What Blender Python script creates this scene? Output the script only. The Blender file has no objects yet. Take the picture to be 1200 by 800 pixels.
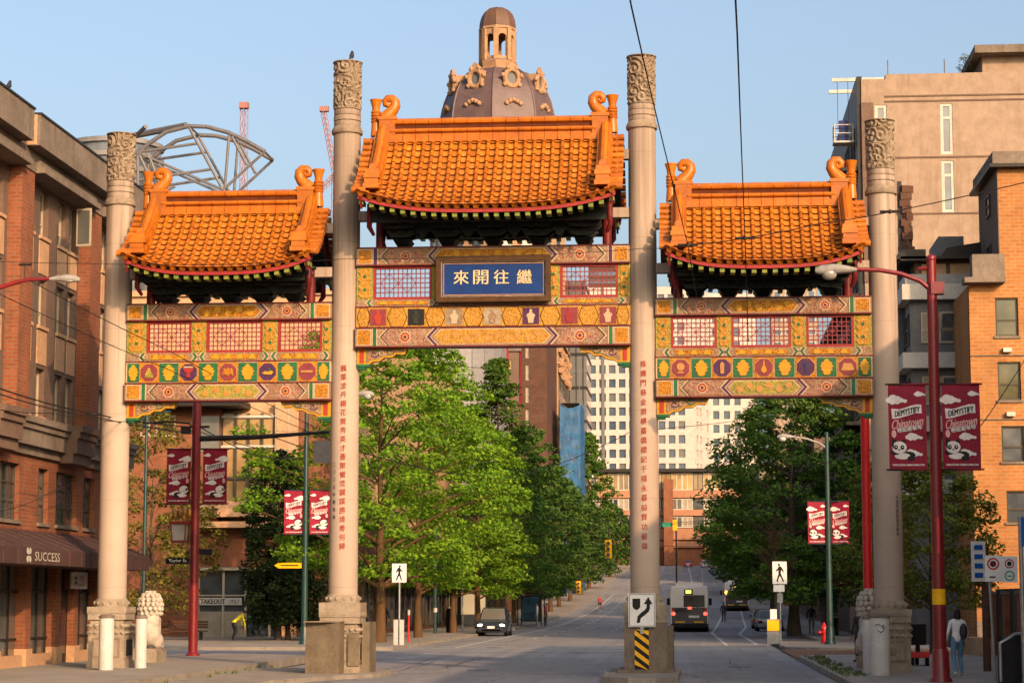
import bpy, bmesh, math, random
from mathutils import Vector, Matrix, Quaternion
R = math.radians
random.seed(7)
SC = bpy.context.scene
COL = SC.collection
# ------------------------------------------------------------------ camera
F_PX = 2550.0
YAW, PITCH, CAM_H = math.atan(208 / F_PX), math.atan(303 / F_PX), 2.1
CAM = Vector((0, 0, CAM_H))
_fwd = Vector((-math.sin(YAW), math.cos(YAW), 0))
_right = Vector((math.cos(YAW), math.sin(YAW), 0))
CF = (_fwd * math.cos(PITCH) + Vector((0, 0, 1)) * math.sin(PITCH)).normalized()
CU = (-_fwd * math.sin(PITCH) + Vector((0, 0, 1)) * math.cos(PITCH)).normalized()
cam = bpy.data.cameras.new('camera')
cam.sensor_width = 36.0
cam.lens = 36.0 * F_PX / 1200.0
cam.clip_start = 0.5
cam.clip_end = 5000.0
camo = bpy.data.objects.new('camera', cam)
COL.objects.link(camo)
camo.location = CAM
camo.rotation_euler = Matrix((_right, CU, -CF)).transposed().to_euler()
SC.camera = camo
# ------------------------------------------------------------------ sky, sun, exposure
SUN_AZ, SUN_EL = 147.0, 22.0          # bearing from +Y (the street) clockwise, height
SD = Vector((math.sin(R(SUN_AZ)) * math.cos(R(SUN_EL)), math.cos(R(SUN_AZ)) * math.cos(R(SUN_EL)), math.sin(R(SUN_EL))))
W = bpy.data.worlds.new('World')
SC.world = W
W.use_nodes = True
_nt = W.node_tree
_bg = _nt.nodes['Background']
_sky = _nt.nodes.new('ShaderNodeTexSky')
_sky.sky_type = 'NISHITA'
_sky.sun_disc = False
_sky.sun_elevation = R(SUN_EL)
_sky.sun_rotation = R(SUN_AZ)
_sky.altitude = 30
_sky.air_density = 1.0
_sky.dust_density = 7.0
_sky.ozone_density = 0.9
_nt.links.new(_sky.outputs[0], _bg.inputs[0])
_bg.inputs[1].default_value = 0.15
sl = bpy.data.lights.new('sun', 'SUN')
sl.energy = 3.1
sl.angle = R(0.6)
sl.color = (1.0, 0.60, 0.33)
slo = bpy.data.objects.new('sun', sl)
COL.objects.link(slo)
slo.location = (40, -60, 60)
slo.rotation_euler = SD.to_track_quat('Z', 'Y').to_euler()
SC.view_settings.view_transform = 'Standard'
SC.view_settings.look = 'None'
SC.view_settings.exposure = 0.85
SC.view_settings.gamma = 1.0
SC.view_settings.use_curve_mapping = False
SC.cycles.max_bounces = 6
SC.cycles.transparent_max_bounces = 8
SC.cycles.use_denoising = True

# ------------------------------------------------------------------ helpers
def zr(y):
    """height of the street at distance y: flat, then climbing"""
    if y < 150: return 0.0
    if y < 300:
        t = (y - 150) / 150.0
        return 2.9 * t * t
    if y < 520:
        return 2.9 + (y - 300) * 0.0387
    return 2.9 + 220 * 0.0387 + min(y - 520, 200) * 0.01

def U(px, py, Y):
    """point of the place seen at photo pixel px,py that stands at street distance Y"""
    d = CF + _right * ((px - 600) / F_PX) + CU * ((400 - py) / F_PX)
    return CAM + d * (Y / d.y)

def GY(px, py):
    """ground point (flat part) seen at a pixel"""
    d = CF + _right * ((px - 600) / F_PX) + CU * ((400 - py) / F_PX)
    return CAM + d * (-CAM_H / d.z)

WO = {}                                    # world origin of every object built
def tag(o, label=None, cat=None, group=None, kind=None):
    if label: o['label'] = label
    if cat: o['category'] = cat
    if group: o['group'] = group
    if kind: o['kind'] = kind
    return o

def thing(name, loc, label, cat, group=None, rz=0.0):
    o = bpy.data.objects.new(name, None)
    COL.objects.link(o)
    o.empty_display_size = 0.3
    o.location = loc
    o.rotation_euler.z = rz
    WO[o.name] = Vector(loc)
    return tag(o, label, cat, group)

def link_mesh(name, me, loc, parent=None):
    o = bpy.data.objects.new(name, me)
    COL.objects.link(o)
    loc = Vector(loc)
    WO[o.name] = loc
    if parent is not None:
        o.parent = parent
        o.location = loc - WO[parent.name]
    else:
        o.location = loc
    return o

def copy_tree(o, loc=None, rz=None, parent=None, label=None, scale=None):
    c = o.copy()
    COL.objects.link(c)
    if parent is not None: c.parent = parent
    if loc is not None:
        c.location = loc
        WO[c.name] = Vector(loc)
    else:
        WO[c.name] = Vector(o.location)
    if rz is not None: c.rotation_euler.z = rz
    if scale is not None: c.scale = (scale,) * 3
    if label: c['label'] = label
    for ch in list(o.children):
        copy_tree(ch, parent=c)
    return c

class MB:
    """collects shapes that become one mesh object"""
    def __init__(self):
        self.v, self.f, self.m = [], [], []
        self.mats = []
        self.cur = 0
    def use(self, mat):
        if mat not in self.mats: self.mats.append(mat)
        self.cur = self.mats.index(mat)
        return self
    def add(self, vs, fs):
        o = len(self.v)
        self.v += [Vector(p) for p in vs]
        self.f += [tuple(i + o for i in f) for f in fs]
        self.m += [self.cur] * len(fs)
        return self
    def box(self, x0, x1, y0, y1, z0, z1):
        v = [(x0, y0, z0), (x1, y0, z0), (x1, y1, z0), (x0, y1, z0), (x0, y0, z1), (x1, y0, z1), (x1, y1, z1), (x0, y1, z1)]
        return self.add(v, [(0, 3, 2, 1), (4, 5, 6, 7), (0, 1, 5, 4), (1, 2, 6, 5), (2, 3, 7, 6), (3, 0, 4, 7)])
    def cbox(self, c, s, rz=0.0, rx=0.0, ry=0.0):
        M = Matrix.Translation(c) @ Matrix.Rotation(rz, 4, 'Z') @ Matrix.Rotation(ry, 4, 'Y') @ Matrix.Rotation(rx, 4, 'X')
        h = Vector(s) / 2
        vs = [M @ Vector((sx * h.x, sy * h.y, sz * h.z)) for sz in (-1, 1) for sx, sy in ((-1, -1), (1, -1), (1, 1), (-1, 1))]
        return self.add(vs, [(0, 3, 2, 1), (4, 5, 6, 7), (0, 1, 5, 4), (1, 2, 6, 5), (2, 3, 7, 6), (3, 0, 4, 7)])
    def frustum(self, c, s0, s1, h):
        """tapered block, base centre c, base size s0, top size s1"""
        x, y, z = c
        vs = [(x - s0[0]/2, y - s0[1]/2, z), (x + s0[0]/2, y - s0[1]/2, z), (x + s0[0]/2, y + s0[1]/2, z), (x - s0[0]/2, y + s0[1]/2, z),
              (x - s1[0]/2, y - s1[1]/2, z + h), (x + s1[0]/2, y - s1[1]/2, z + h), (x + s1[0]/2, y + s1[1]/2, z + h), (x - s1[0]/2, y + s1[1]/2, z + h)]
        return self.add(vs, [(0, 3, 2, 1), (4, 5, 6, 7), (0, 1, 5, 4), (1, 2, 6, 5), (2, 3, 7, 6), (3, 0, 4, 7)])
    def tube(self, pts, rad, n=8, caps=True):
        pts = [Vector(p) for p in pts]
        if not hasattr(rad, '__len__'): rad = [rad] * len(pts)
        vs, fs = [], []
        up = None
        for i, p in enumerate(pts):
            t = (pts[min(i + 1, len(pts) - 1)] - pts[max(i - 1, 0)])
            if t.length < 1e-9: t = Vector((0, 0, 1))
            t.normalize()
            if up is None:
                up = t.orthogonal().normalized()
            else:
                up = (up - t * up.dot(t))
                up = up.normalized() if up.length > 1e-6 else t.orthogonal().normalized()
            b = t.cross(up)
            for k in range(n):
                a = 2 * math.pi * k / n
                vs.append(p + (up * math.cos(a) + b * math.sin(a)) * rad[i])
        for i in range(len(pts) - 1):
            for k in range(n):
                fs.append((i*n + k, i*n + (k+1) % n, (i+1)*n + (k+1) % n, (i+1)*n + k))
        if caps:
            fs.append(tuple(range(n - 1, -1, -1)))
            fs.append(tuple((len(pts) - 1) * n + k for k in range(n)))
        return self.add(vs, fs)
    def lathe(self, prof, c=(0, 0, 0), n=24, a0=0.0):
        vs, fs = [], []
        for r, z in prof:
            for k in range(n):
                a = a0 + 2 * math.pi * k / n
                vs.append((c[0] + r * math.cos(a), c[1] + r * math.sin(a), c[2] + z))
        for i in range(len(prof) - 1):
            for k in range(n):
                fs.append((i*n + k, i*n + (k+1) % n, (i+1)*n + (k+1) % n, (i+1)*n + k))
        fs.append(tuple(range(n - 1, -1, -1)))
        fs.append(tuple((len(prof) - 1) * n + k for k in range(n)))
        return self.add(vs, fs)
    def prism(self, poly, O, A, B, depth):
        """polygon in (a,b) on axes A,B at O, pushed by depth along A x B"""
        O, A, B = Vector(O), Vector(A), Vector(B)
        N = A.cross(B).normalized() * depth
        n = len(poly)
        vs = [O + A * a + B * b for a, b in poly] + [O + A * a + B * b + N for a, b in poly]
        fs = [tuple(range(n - 1, -1, -1)), tuple(range(n, 2 * n))]
        fs += [(i, (i + 1) % n, n + (i + 1) % n, n + i) for i in range(n)]
        return self.add(vs, fs)
    def front(self, poly, y, t):
        """polygon in (x,z) facing the camera side (-y): back at y, front at y-t"""
        ar = sum(poly[i][0] * poly[(i+1) % len(poly)][1] - poly[(i+1) % len(poly)][0] * poly[i][1] for i in range(len(poly)))
        if ar < 0: poly = poly[::-1]
        return self.prism(poly, (0, y, 0), (1, 0, 0), (0, 0, 1), t)
    def rect(self, x0, x1, z0, z1, y, t):
        return self.box(x0, x1, y - t, y, z0, z1)
    def sphere(self, c, r, n=10, m=6):
        if not hasattr(r, '__len__'): r = (r, r, r)
        vs, fs = [(c[0], c[1], c[2] - r[2])], []
        for i in range(1, m):
            ph = -math.pi / 2 + math.pi * i / m
            for k in range(n):
                a = 2 * math.pi * k / n
                vs.append((c[0] + r[0] * math.cos(ph) * math.cos(a), c[1] + r[1] * math.cos(ph) * math.sin(a), c[2] + r[2] * math.sin(ph)))
        vs.append((c[0], c[1], c[2] + r[2]))
        for k in range(n): fs.append((0, 1 + (k+1) % n, 1 + k))
        for i in range(m - 2):
            for k in range(n):
                a = 1 + i*n
                fs.append((a + k, a + (k+1) % n, a + n + (k+1) % n, a + n + k))
        a = 1 + (m - 2) * n
        for k in range(n): fs.append((a + k, a + (k+1) % n, len(vs) - 1))
        return self.add(vs, fs)
    def mesh(self, name, origin=None):
        if origin is None:
            lo = Vector((min(p.x for p in self.v), min(p.y for p in self.v), min(p.z for p in self.v)))
            hi = Vector((max(p.x for p in self.v), max(p.y for p in self.v), max(p.z for p in self.v)))
            origin = (lo + hi) / 2
            origin.z = lo.z
        origin = Vector(origin)
        me = bpy.data.meshes.new(name)
        me.from_pydata([p - origin for p in self.v], [], self.f)
        for mt in self.mats: me.materials.append(mt)
        if len(self.mats) > 1: me.polygons.foreach_set('material_index', self.m)
        return me, origin
    def build(self, name, parent=None, mat=None, smooth=None, label=None, cat=None, group=None, kind=None, origin=None, matrix=None):
        if mat is not None: self.mats = [mat]; self.m = [0] * len(self.f)
        if matrix is not None: self.v = [matrix @ p for p in self.v]
        me, org = self.mesh(name, origin)
        if smooth is not None:
            me.shade_smooth()
            me.set_sharp_from_angle(angle=R(smooth))
        me.update()
        o = link_mesh(name, me, org, parent)
        return tag(o, label, cat, group, kind)

def eval_mesh(o):
    d = bpy.context.evaluated_depsgraph_get()
    d.update()
    return bpy.data.meshes.new_from_object(o.evaluated_get(d))

_tc = {}
def text_geo(s, shear=0.0):
    """outline mesh of a text in the built-in font: (verts2d, faces, width)"""
    key = (s, shear)
    if key in _tc: return _tc[key]
    c = bpy.data.curves.new('t', 'FONT')
    c.body = s; c.size = 1; c.resolution_u = 2; c.shear = shear
    o = bpy.data.objects.new('t', c)
    COL.objects.link(o)
    m = eval_mesh(o)
    vs = [(v.co.x, v.co.y) for v in m.vertices]
    fs = [tuple(p.vertices) for p in m.polygons]
    bpy.data.objects.remove(o); bpy.data.curves.remove(c); bpy.data.meshes.remove(m)
    x0, x1 = min(v[0] for v in vs), max(v[0] for v in vs)
    y0, y1 = min(v[1] for v in vs), max(v[1] for v in vs)
    _tc[key] = ([(v[0] - (x0 + x1) / 2, v[1] - (y0 + y1) / 2) for v in vs], fs, x1 - x0, y1 - y0)
    return _tc[key]

def put_text(mb, s, c, A, B, h=None, w=None, shear=0.0, thick=0.0, warp=None):
    """lay text centred at c on axes A (right), B (up); h,w its height and width"""
    vs, fs, tw, th = text_geo(s, shear)
    sy = h / th if h else None
    sx = w / tw if w else sy
    if sy is None: sy = sx
    c, A, B = Vector(c), Vector(A), Vector(B)
    out = []
    for a, b in vs:
        a, b = a * sx, b * sy
        if warp: b += warp(a)
        out.append(c + A * a + B * b)
    mb.add(out, fs)
    if thick:                              # heavier strokes: the same glyph again, a hair to the side and proud of the first
        nrm = A.cross(B).normalized()
        for q, d in enumerate((-1, 1)):
            mb.add([p + A * (d * thick) + nrm * (0.0015 * (q + 1)) for p in out], fs)
    return mb
EX, EZ = Vector((1, 0, 0)), Vector((0, 0, 1))

# ------------------------------------------------------------------ materials
def nodes(name):
    m = bpy.data.materials.new(name)
    m.use_nodes = True
    nt = m.node_tree
    b = nt.nodes['Principled BSDF']
    return m, nt, b
def N(nt, t, **kw):
    n = nt.nodes.new(t)
    for k, v in kw.items(): setattr(n, k, v)
    return n
def c4(c): return (c[0], c[1], c[2], 1.0)
def coords(nt, scale=(1, 1, 1), obj=False):
    if obj:
        g = N(nt, 'ShaderNodeTexCoord'); out = g.outputs['Object']
    else:
        g = N(nt, 'ShaderNodeNewGeometry'); out = g.outputs['Position']
    mp = N(nt, 'ShaderNodeMapping')
    mp.inputs['Scale'].default_value = scale
    nt.links.new(out, mp.inputs[0])
    return mp.outputs[0]
def noise(nt, vec, scale, detail=4, rough=0.6, dist=0.0):
    n = N(nt, 'ShaderNodeTexNoise')
    n.inputs['Scale'].default_value = scale
    n.inputs['Detail'].default_value = detail
    n.inputs['Roughness'].default_value = rough
    n.inputs['Distortion'].default_value = dist
    nt.links.new(vec, n.inputs['Vector'])
    return n.outputs['Fac']
def ramp(nt, fac, stops, const=False):
    r = N(nt, 'ShaderNodeValToRGB')
    if const: r.color_ramp.interpolation = 'CONSTANT'
    el = r.color_ramp.elements
    while len(el) < len(stops): el.new(0.5)
    for e, (p, c) in zip(el, stops):
        e.position = p; e.color = c4(c)
    nt.links.new(fac, r.inputs[0])
    return r.outputs[0]
def mixc(nt, fac, a, b, mode='MIX'):
    m = N(nt, 'ShaderNodeMix', data_type='RGBA', blend_type=mode)
    if isinstance(fac, (int, float)): m.inputs[0].default_value = fac
    else: nt.links.new(fac, m.inputs[0])
    for i, x in ((6, a), (7, b)):
        if isinstance(x, (tuple, list)): m.inputs[i].default_value = c4(x)
        else: nt.links.new(x, m.inputs[i])
    return m.outputs[2]
def bump(nt, b, h, strength, dist=0.02):
    n = N(nt, 'ShaderNodeBump')
    n.inputs['Strength'].default_value = strength
    n.inputs['Distance'].default_value = dist
    nt.links.new(h, n.inputs['Height'])
    nt.links.new(n.outputs[0], b.inputs['Normal'])

ALB = 0.62                                 # darkens sunlit materials' colours to soften sun against shade
def tone_down(c, k): return tuple(x * k for x in c)
def pm(name, c1, c2=None, scale=3.0, rough=0.75, bmp=0.0, bscale=None, metal=0.0, spec=0.18, stretch=(1, 1, 1), grime=None, gamt=0.5, rnd=0.0, fine=0.12, bdist=0.03, k=ALB, isl=False):
    """painted / mineral surface: two-tone noise, optional vertical grime streaks, bump, per-object variation"""
    m, nt, b = nodes(name)
    if c2 is None: c2 = tuple(x * 0.78 for x in c1)
    c1, c2 = tone_down(c1, k), tone_down(c2, k)
    if grime: grime = tone_down(grime, k)
    v = coords(nt, stretch)
    col = ramp(nt, noise(nt, v, scale), [(0.32, c2), (0.68, c1)])
    if fine:
        f = noise(nt, v, scale * 9, 3)
        col = mixc(nt, 1.0, col, ramp(nt, f, [(0.3, (1 - fine * 1.6,) * 3), (0.7, (1 + fine * 0.6,) * 3)]), 'MULTIPLY')
    if grime:
        gv = coords(nt, (1.3, 1.3, 0.16))
        g = noise(nt, gv, 1.6, 5, 0.7)
        gf = ramp(nt, g, [(0.52, (0, 0, 0)), (0.78, (gamt,) * 3)])
        col = mixc(nt, gf, col, grime)
    if rnd:
        oi = N(nt, 'ShaderNodeObjectInfo')
        if isl: oi = N(nt, 'ShaderNodeNewGeometry')            # tiles joined in one mesh still differ one by one
        h = N(nt, 'ShaderNodeHueSaturation')
        mr = N(nt, 'ShaderNodeMapRange')
        mr.inputs['To Min'].default_value = 1 - rnd
        mr.inputs['To Max'].default_value = 1 + rnd * 0.6
        nt.links.new(oi.outputs['Random Per Island' if isl else 'Random'], mr.inputs[0])
        nt.links.new(mr.outputs[0], h.inputs['Value'])
        nt.links.new(col, h.inputs['Color'])
        col = h.outputs[0]
    nt.links.new(col, b.inputs['Base Color'])
    b.inputs['Roughness'].default_value = rough
    b.inputs['Metallic'].default_value = metal
    b.inputs['Specular IOR Level'].default_value = spec
    if bmp: bump(nt, b, noise(nt, v, bscale or scale * 6, 5), bmp, bdist)
    return m

def brickm(name, c1, c2, mortar, bw=0.22, bh=0.075, mort=0.012, grime=None, gamt=0.4, k=ALB):
    c1, c2, mortar = tone_down(c1, k), tone_down(c2, k), tone_down(mortar, k)
    if grime: grime = tone_down(grime, k)
    m, nt, b = nodes(name)
    g = N(nt, 'ShaderNodeNewGeometry')
    s = N(nt, 'ShaderNodeSeparateXYZ'); nt.links.new(g.outputs['Position'], s.inputs[0])
    ad = N(nt, 'ShaderNodeMath', operation='ADD'); nt.links.new(s.outputs[0], ad.inputs[0]); nt.links.new(s.outputs[1], ad.inputs[1])
    cb = N(nt, 'ShaderNodeCombineXYZ'); nt.links.new(ad.outputs[0], cb.inputs[0]); nt.links.new(s.outputs[2], cb.inputs[1])
    t = N(nt, 'ShaderNodeTexBrick')
    t.inputs['Scale'].default_value = 1.0
    t.inputs['Brick Width'].default_value = bw
    t.inputs['Row Height'].default_value = bh
    t.inputs['Mortar Size'].default_value = mort
    t.inputs['Color1'].default_value = c4(c1)
    t.inputs['Color2'].default_value = c4(c2)
    t.inputs['Mortar'].default_value = c4(mortar)
    nt.links.new(cb.outputs[0], t.inputs['Vector'])
    v = coords(nt)
    col = mixc(nt, 1.0, t.outputs['Color'], ramp(nt, noise(nt, v, 0.7, 6, 0.7), [(0.3, (0.72, 0.72, 0.72)), (0.7, (1.1, 1.1, 1.1))]), 'MULTIPLY')
    if grime:
        gv = coords(nt, (1.0, 1.0, 0.2))
        gf = ramp(nt, noise(nt, gv, 0.9, 6, 0.75), [(0.5, (0, 0, 0)), (0.75, (gamt,) * 3)])
        col = mixc(nt, gf, col, grime)
    nt.links.new(col, b.inputs['Base Color'])
    b.inputs['Roughness'].default_value = 0.85
    b.inputs['Specular IOR Level'].default_value = 0.12
    bump(nt, b, t.outputs['Fac'], 0.35, -0.012)
    return m

def ornament(name, cols, scale=5.0, rough=0.5, turns=2.2, dist=0.5):
    """painted or gilded scroll and flower work: rings of colour round scattered centres"""
    m, nt, b = nodes(name)
    v = coords(nt)
    vo = N(nt, 'ShaderNodeTexVoronoi')
    scale *= 1.5
    vo.inputs['Scale'].default_value = scale
    vo.inputs['Randomness'].default_value = 0.7
    nz = N(nt, 'ShaderNodeTexNoise'); nz.inputs['Scale'].default_value = scale * 0.9; nz.inputs['Detail'].default_value = 2
    nt.links.new(v, nz.inputs['Vector'])
    mv = N(nt, 'ShaderNodeMix', data_type='VECTOR'); mv.inputs[0].default_value = dist * 0.25
    nt.links.new(v, mv.inputs[4]); nt.links.new(nz.outputs['Color'], mv.inputs[5])
    nt.links.new(mv.outputs[1], vo.inputs['Vector'])
    mu = N(nt, 'ShaderNodeMath', operation='MULTIPLY'); mu.inputs[1].default_value = turns
    nt.links.new(vo.outputs['Distance'], mu.inputs[0])
    fr = N(nt, 'ShaderNodeMath', operation='FRACT'); nt.links.new(mu.outputs[0], fr.inputs[0])
    cols = [tone_down(c, ALB) for c in cols]
    n = len(cols)
    col = ramp(nt, fr.outputs[0], [(i / n, c) for i, c in enumerate(cols)], const=True)
    col = mixc(nt, 1.0, col, ramp(nt, noise(nt, v, 2.0, 5), [(0.3, (0.8, 0.8, 0.8)), (0.7, (1.08, 1.08, 1.08))]), 'MULTIPLY')
    nt.links.new(col, b.inputs['Base Color'])
    b.inputs['Roughness'].default_value = rough
    b.inputs['Specular IOR Level'].default_value = 0.15
    bump(nt, b, fr.outputs[0], 0.5, 0.02)
    return m

def glass(name, c=(0.02, 0.025, 0.03), rough=0.06, spec=0.9, c2=None, scale=0.6):
    """window glass seen by day: dark room behind a glossy pane"""
    m, nt, b = nodes(name)
    v = coords(nt)
    col = ramp(nt, noise(nt, v, scale, 3), [(0.4, c), (0.62, c2 or tuple(x * 1.8 + 0.01 for x in c))])
    oi = N(nt, 'ShaderNodeObjectInfo')                        # every pane reflects and hides a little differently
    col = mixc(nt, ramp(nt, oi.outputs['Random'], [(0.0, (0, 0, 0)), (0.62, (0, 0, 0)), (0.7, (0.3,) * 3), (1.0, (0.75,) * 3)]), col, (0.13, 0.12, 0.10))
    nt.links.new(col, b.inputs['Base Color'])
    b.inputs['Roughness'].default_value = rough
    b.inputs['Specular IOR Level'].default_value = spec
    return m

def emis(name, c, s):
    m, nt, b = nodes(name)
    b.inputs['Base Color'].default_value = c4(c)
    b.inputs['Emission Color'].default_value = c4(c)
    b.inputs['Emission Strength'].default_value = s
    return m
M = {}
def columnm():
    m, nt, b = nodes('column_stone')
    v = coords(nt)
    col = ramp(nt, noise(nt, v, 0.8, 5), [(0.3, (0.31, 0.243, 0.192)), (0.7, (0.362, 0.285, 0.225))])
    sv = coords(nt, (5.5, 5.5, 0.13))                         # rain streaks, heaviest near the weathered tops
    st = noise(nt, sv, 1.0, 5, 0.7)
    s = N(nt, 'ShaderNodeSeparateXYZ'); nt.links.new(v, s.inputs[0])
    mr = N(nt, 'ShaderNodeMapRange'); mr.inputs['From Min'].default_value = 6.5; mr.inputs['From Max'].default_value = 14.5; mr.inputs['To Min'].default_value = -0.12; mr.inputs['To Max'].default_value = 0.26
    nt.links.new(s.outputs[2], mr.inputs[0])
    ad = N(nt, 'ShaderNodeMath', operation='ADD'); nt.links.new(st, ad.inputs[0]); nt.links.new(mr.outputs[0], ad.inputs[1])
    f = ramp(nt, ad.outputs[0], [(0.5, (0, 0, 0)), (0.8, (0.72,) * 3)])
    col = mixc(nt, f, col, (0.135, 0.092, 0.058))
    # casting joints every 2.4 m
    mu = N(nt, 'ShaderNodeMath', operation='MULTIPLY'); mu.inputs[1].default_value = 1 / 2.45; nt.links.new(s.outputs[2], mu.inputs[0])
    fr = N(nt, 'ShaderNodeMath', operation='FRACT'); nt.links.new(mu.outputs[0], fr.inputs[0])
    j = ramp(nt, fr.outputs[0], [(0.0, (0.75,) * 3), (0.012, (1, 1, 1)), (1.0, (1, 1, 1))])
    col = mixc(nt, 1.0, col, j, 'MULTIPLY')
    col = mixc(nt, 1.0, col, ramp(nt, noise(nt, v, 26, 3), [(0.3, (0.93,) * 3), (0.7, (1.03,) * 3)]), 'MULTIPLY')
    nt.links.new(col, b.inputs['Base Color']); b.inputs['Roughness'].default_value = 0.8
    bump(nt, b, noise(nt, v, 30, 4), 0.12, 0.01)
    return m
M['stone'] = columnm()
M['stone_dark'] = pm('weathered_stone', (0.42, 0.33, 0.24), (0.24, 0.18, 0.12), 4.0, 0.85, 0.5, 22, grime=(0.10, 0.075, 0.05), gamt=0.7)
M['stone_pl'] = pm('plinth_stone', (0.50, 0.42, 0.32), (0.36, 0.29, 0.21), 2.5, 0.85, 0.4, 26, grime=(0.16, 0.12, 0.08), gamt=0.6)
M['concrete'] = pm('barrier_concrete', (0.30, 0.245, 0.17), (0.20, 0.16, 0.11), 1.6, 0.9, 0.4, 30, grime=(0.10, 0.08, 0.06), gamt=0.7)
M['white_stone'] = pm('lion_stone', (0.70, 0.64, 0.55), (0.55, 0.47, 0.38), 5, 0.7, 0.2, 30, k=0.66)
M['white_paint'] = pm('white_paint', (0.78, 0.76, 0.72), (0.70, 0.67, 0.62), 2.5, 0.55, 0.05, 20, grime=(0.4, 0.36, 0.3), gamt=0.4, k=0.6)
M['tile'] = pm('glazed_tile', (0.68, 0.205, 0.012), (0.50, 0.13, 0.008), 2.2, 0.34, 0.15, 18, spec=0.3, rnd=0.26, isl=True, grime=(0.26, 0.085, 0.02), gamt=0.6)
M['tile_pan'] = pm('glazed_pan_tile', (0.78, 0.295, 0.045), (0.60, 0.18, 0.02), 2.6, 0.32, 0.1, 18, spec=0.35, rnd=0.28, grime=(0.28, 0.09, 0.02), gamt=0.55)
M['tile_bed'] = pm('tile_bed', (0.16, 0.035, 0.008), (0.09, 0.02, 0.006), 3, 0.8)
M['red'] = pm('lacquer_red', (0.42, 0.04, 0.035), (0.30, 0.028, 0.03), 2, 0.45)
M['dark_red'] = pm('dark_red', (0.20, 0.022, 0.022), (0.12, 0.014, 0.016), 2, 0.45)
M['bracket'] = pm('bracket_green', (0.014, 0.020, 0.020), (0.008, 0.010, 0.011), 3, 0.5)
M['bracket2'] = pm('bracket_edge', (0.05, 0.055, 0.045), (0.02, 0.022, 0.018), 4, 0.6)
M['rafter'] = pm('rafter_end', (0.34, 0.30, 0.05), (0.09, 0.22, 0.05), 9, 0.5)
M['gold'] = pm('gold_paint', (0.60, 0.30, 0.04), (0.46, 0.20, 0.025), 6, 0.42, 0.3, 25, spec=0.5)
M['yellow'] = pm('yellow_paint', (0.70, 0.38, 0.02), (0.60, 0.30, 0.02), 6, 0.45)
M['green'] = pm('green_paint', (0.03, 0.19, 0.065), (0.02, 0.12, 0.05), 5, 0.5)
M['purple'] = pm('purple_paint', (0.10, 0.035, 0.11), (0.07, 0.02, 0.07), 5, 0.5)
M['blue'] = pm('blue_paint', (0.035, 0.05, 0.20), (0.025, 0.03, 0.12), 5, 0.5)
M['cream'] = pm('cream_paint', (0.66, 0.50, 0.34), (0.55, 0.38, 0.24), 8, 0.5)
M['maroon'] = pm('maroon_paint', (0.30, 0.055, 0.065), (0.22, 0.04, 0.055), 6, 0.5)
M['orn_gold'] = ornament('gilded_scroll', [(0.66, 0.36, 0.04), (0.50, 0.21, 0.02), (0.68, 0.42, 0.09), (0.34, 0.12, 0.02)], 7, turns=3.2)
M['orn_or'] = ornament('orange_scroll', [(0.66, 0.30, 0.02), (0.50, 0.16, 0.012), (0.68, 0.36, 0.04), (0.26, 0.07, 0.015)], 8, turns=3.0)
M['orn_mix'] = ornament('brocade', [(0.36, 0.06, 0.05), (0.52, 0.33, 0.13), (0.11, 0.17, 0.10), (0.50, 0.36, 0.22), (0.17, 0.10, 0.18), (0.50, 0.34, 0.15)], 8, turns=2.6)
M['orn_flower'] = ornament('flower_work', [(0.38, 0.07, 0.05), (0.52, 0.33, 0.13), (0.22, 0.17, 0.12), (0.52, 0.38, 0.24), (0.24, 0.10, 0.14)], 6, turns=3.4)
M['orn_gy'] = ornament('green_gold_scroll', [(0.62, 0.40, 0.05), (0.20, 0.27, 0.04), (0.60, 0.42, 0.12), (0.05, 0.18, 0.05)], 8, turns=2.4)
M['orn_corbel'] = ornament('corbel_cloud', [(0.46, 0.12, 0.07), (0.55, 0.32, 0.10), (0.14, 0.07, 0.18), (0.54, 0.36, 0.2), (0.10, 0.22, 0.10)], 4.2, turns=3.0)
M['letter_red'] = pm('letter_red', (0.50, 0.055, 0.025), (0.42, 0.05, 0.03), 6, 0.6)
M['letter_black'] = pm('letter_black', (0.05, 0.03, 0.025), None, 6, 0.6)
M['letter_gold'] = pm('letter_gold', (0.85, 0.72, 0.42), (0.75, 0.58, 0.3), 6, 0.4)
M['plaque_blue'] = pm('plaque_blue', (0.004, 0.05, 0.25), (0.004, 0.032, 0.17), 2, 0.4)
M['plaque_frame'] = pm('plaque_frame', (0.115, 0.05, 0.012), (0.06, 0.028, 0.008), 5, 0.4)
M['black'] = pm('black', (0.012, 0.012, 0.013), (0.02, 0.02, 0.02), 3, 0.6)
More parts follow.
